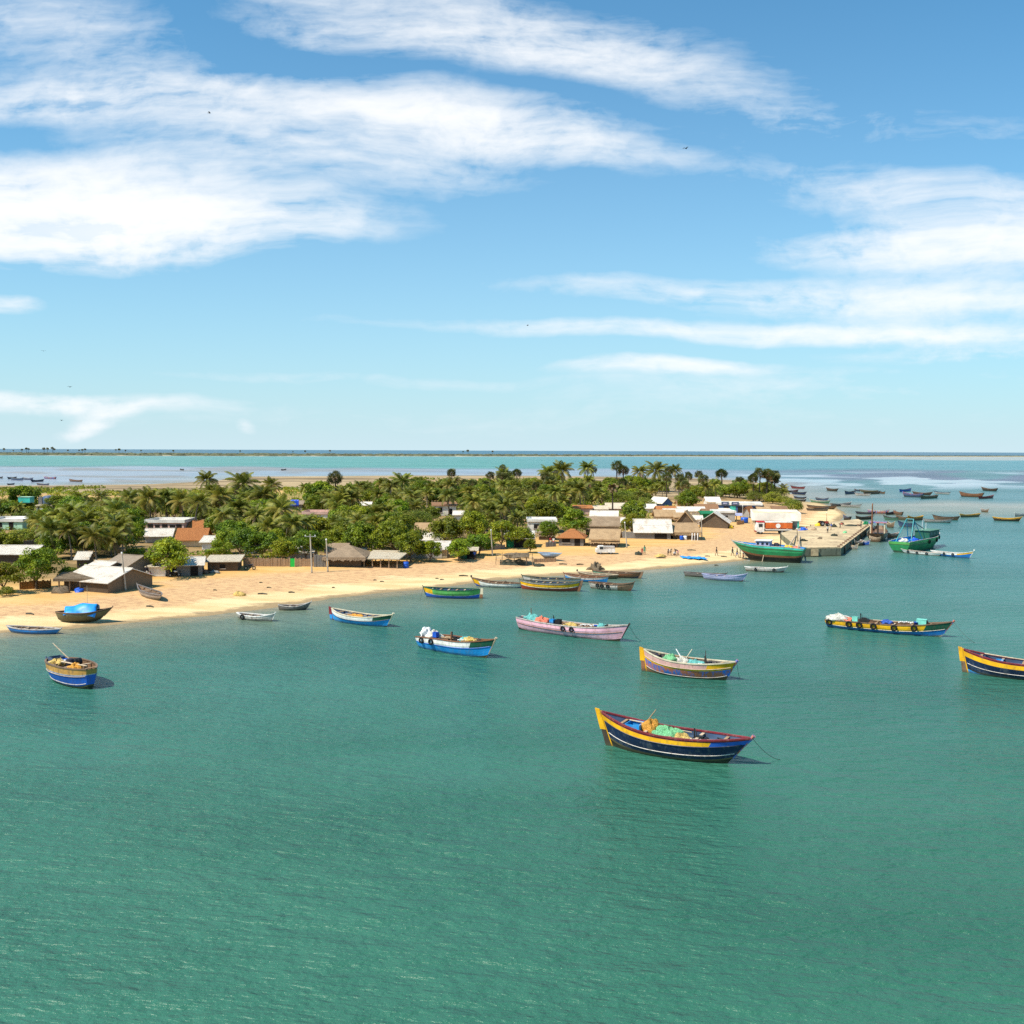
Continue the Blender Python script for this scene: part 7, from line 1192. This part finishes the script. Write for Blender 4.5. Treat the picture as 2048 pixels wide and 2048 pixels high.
# driftwood and logs
for px, py, wl, lab in ((522, 1166, 7, 'dark bit of driftwood above the long log on the left sand'), (538, 1176, 9, 'short dark log right of the driftwood'), (525, 1189, 19, 'long dark log on the sand right of the net heap'), (583, 1186, 12, 'dark log on the sand left of the blue double-ended boat'), (430, 1181, 7, 'dark driftwood left of the yellow-green net heap'), (667, 1176, 5, 'small dark stone-like driftwood below the rounded hut'), (750, 1161, 6, 'small driftwood below the open shed'), (764, 1164, 8, 'dark stick right of the small driftwood'), (927, 1153, 18, 'brown plank above the high prowed boat'), (874, 1158, 7, 'left dark lump in the wrack near the green and blue boat'), (884, 1160, 8, 'right dark lump in the wrack near the green and blue boat'), (1383, 1101, 17, 'dark plank on the sand above the blue tarpaulin'), (1322, 1117, 20, 'dark line of rope under the pale yellow net heap'), (1160, 1131, 14, 'grey pole on the sand left of the bare bush'), (1126, 1130, 16, 'dark stick on the sand below the pale blue boat'), (1433, 1131, 8, 'dark weed clump at the waterline'), (1415, 1113, 10, 'thin log near the lone walker'), (1448, 1114, 12, 'thin dark log right of the lone walker'), (140, 1234, 14, 'dark beam under the stranded green boat'), (60, 1230, 18, 'brown stick on the sand left of the stranded green boat'), (300, 1215, 16, 'brown stick in the wrack below the old grey boat')):
    g = G(px, py); k = mpp(g); a = rnd.uniform(-.3, .3); r = .09 + .03 * (wl > 10); o = MB().tube([(-wl * k / 2, 0, r * .6), (0, .12, r * .9), (wl * k / 2, -.05, r * .5)], [r, r * .9, r * .6], 7).build('driftwood', 'dark_wood'); o.location = g; o.rotation_euler = (0, 0, a); tag(o, lab, 'driftwood', 'driftwood scattered on the sand')
# drums, tubs, tanks
def drum(label, px, py, r, h, mat_, g=None):
    o = MB().lathe((0, 0, 0), [(r * .9, 0), (r, .05), (r, h * .33), (r * 1.05, h * .35), (r, h * .37), (r, h * .66), (r * 1.05, h * .68), (r, h * .7), (r, h - .05), (r * .9, h)], 16).build('barrel', mat_, None, True); o.location = g or G(px, py); tag(o, label, 'barrel')
drum('blue drum left in the stack behind the lorry', 1600, 1071, .55, 1.3, 'plastic_blue'); drum('tall blue drum in the middle behind the lorry', 1606, 1071, .6, 1.9, 'plastic_blue'); drum('blue drum right in the stack behind the lorry', 1611, 1070, .5, 1.5, 'plastic_blue'); drum('big round blue water tank left of the fish hall', 1489, 1046, .95, 1.5, 'plastic_blue'); drum('blue drum under the low thatched shelter', 1363, 1080, .4, .9, 'plastic_blue'); drum('white drum under the low thatched shelter', 1370, 1080, .4, .9, 'foam_white'); drum('green drum beside the tiny stall', 926, 1119, .45, 1.2, 'dark_green_paint'); drum('blue drum beside the open sided shed', 812, 1136, .45, 1.0, 'plastic_blue')
for i, x in enumerate((1384, 1389, 1395)): g = G(x, 1081); o = MB().tube([(0, 0, -.2), (.05, 0, 1.6)], .12, 7).build('short_post', 'foam_white'); o.location = g; tag(o, ('left', 'middle', 'right')[i] + ' short white post before the low thatched shelter', 'post')
# gangway beams from the trawler to the jetty
for i, (a, b) in enumerate(((tb.M @ Vector((-2.5, .8, tb.sheer(.25))), on_jetty(1592, 1072)), (tb.M @ Vector((-4.2, .8, tb.sheer(.2))), on_jetty(1600, 1074)))):
    d = b + Vector((0, 0, .15)) - a; o = MB().tube([(0, 0, 0), d * .5, d], .14, 5).build('gangway_beam', 'pale_wood'); o.location = a; tag(o, ('left', 'right')[i] + ' pale beam laid from the stranded trawler up to the quay', 'beam')
# blue tarpaulin on the far house, green net behind the shop
g = G(594, 1019); k = mpp(g); m = MB(); m.add([(-9 * k + 18 * k * i / 8, -.1 + .12 * math.sin(i * 2.2), 1.2 + 13 * k * j / 4) for i in range(9) for j in range(5)], [(i * 5 + j, (i + 1) * 5 + j, (i + 1) * 5 + j + 1, i * 5 + j + 1) for i in range(8) for j in range(4)]); o = m.build('tarpaulin', 'tarp_royal', None, True); o.location = g + Vector((0, -3.6, 0)); md = o.modifiers.new('thickness', 'SOLIDIFY'); md.thickness = .02; tag(o, 'royal blue tarpaulin hung on the house far behind the palms', 'tarpaulin')
# birds over the sea
for i, (px, py, d, lab) in enumerate(((419, 226, 150, 'dark bird high in front of the upper left cloud'), (1372, 297, 130, 'dark bird alone in the blue right of the long cloud'), (140, 774, 190, 'dark bird low over the left horizon clouds'), (87, 702, 210, 'tiny dark bird left of the low clouds'), (123, 841, 230, 'pale tiny bird just over the left horizon'), (1055, 651, 220, 'tiny dark bird left of the streaky right clouds'))):
    p = CAM_P + ray(px, py) * d; o = thing('bird', lab, 'bird', p, R(40 * i), None, .72); MB().lump((0, 0, 0), (.26, .09, .08), i, 10, 7, .05).build('body', 'plastic_black', o, True)
    for s_ in (-1, 1): MB().add([(.12, 0, .03), (-.14, 0, .03), (-.12, s_ * .38, .2), (.1, s_ * .36, .2), (-.12, s_ * .75, .08)], [(0, 1, 2, 3), (3, 2, 4)]).build('wing', 'plastic_black', o).modifiers.new('thickness', 'SOLIDIFY').thickness = .02
    MB().add([(-.22, .03, 0), (-.22, -.03, 0), (-.45, -.09, 0), (-.45, .09, 0)], [(0, 1, 2, 3)]).build('tail', 'plastic_black', o).modifiers.new('thickness', 'SOLIDIFY').thickness = .02
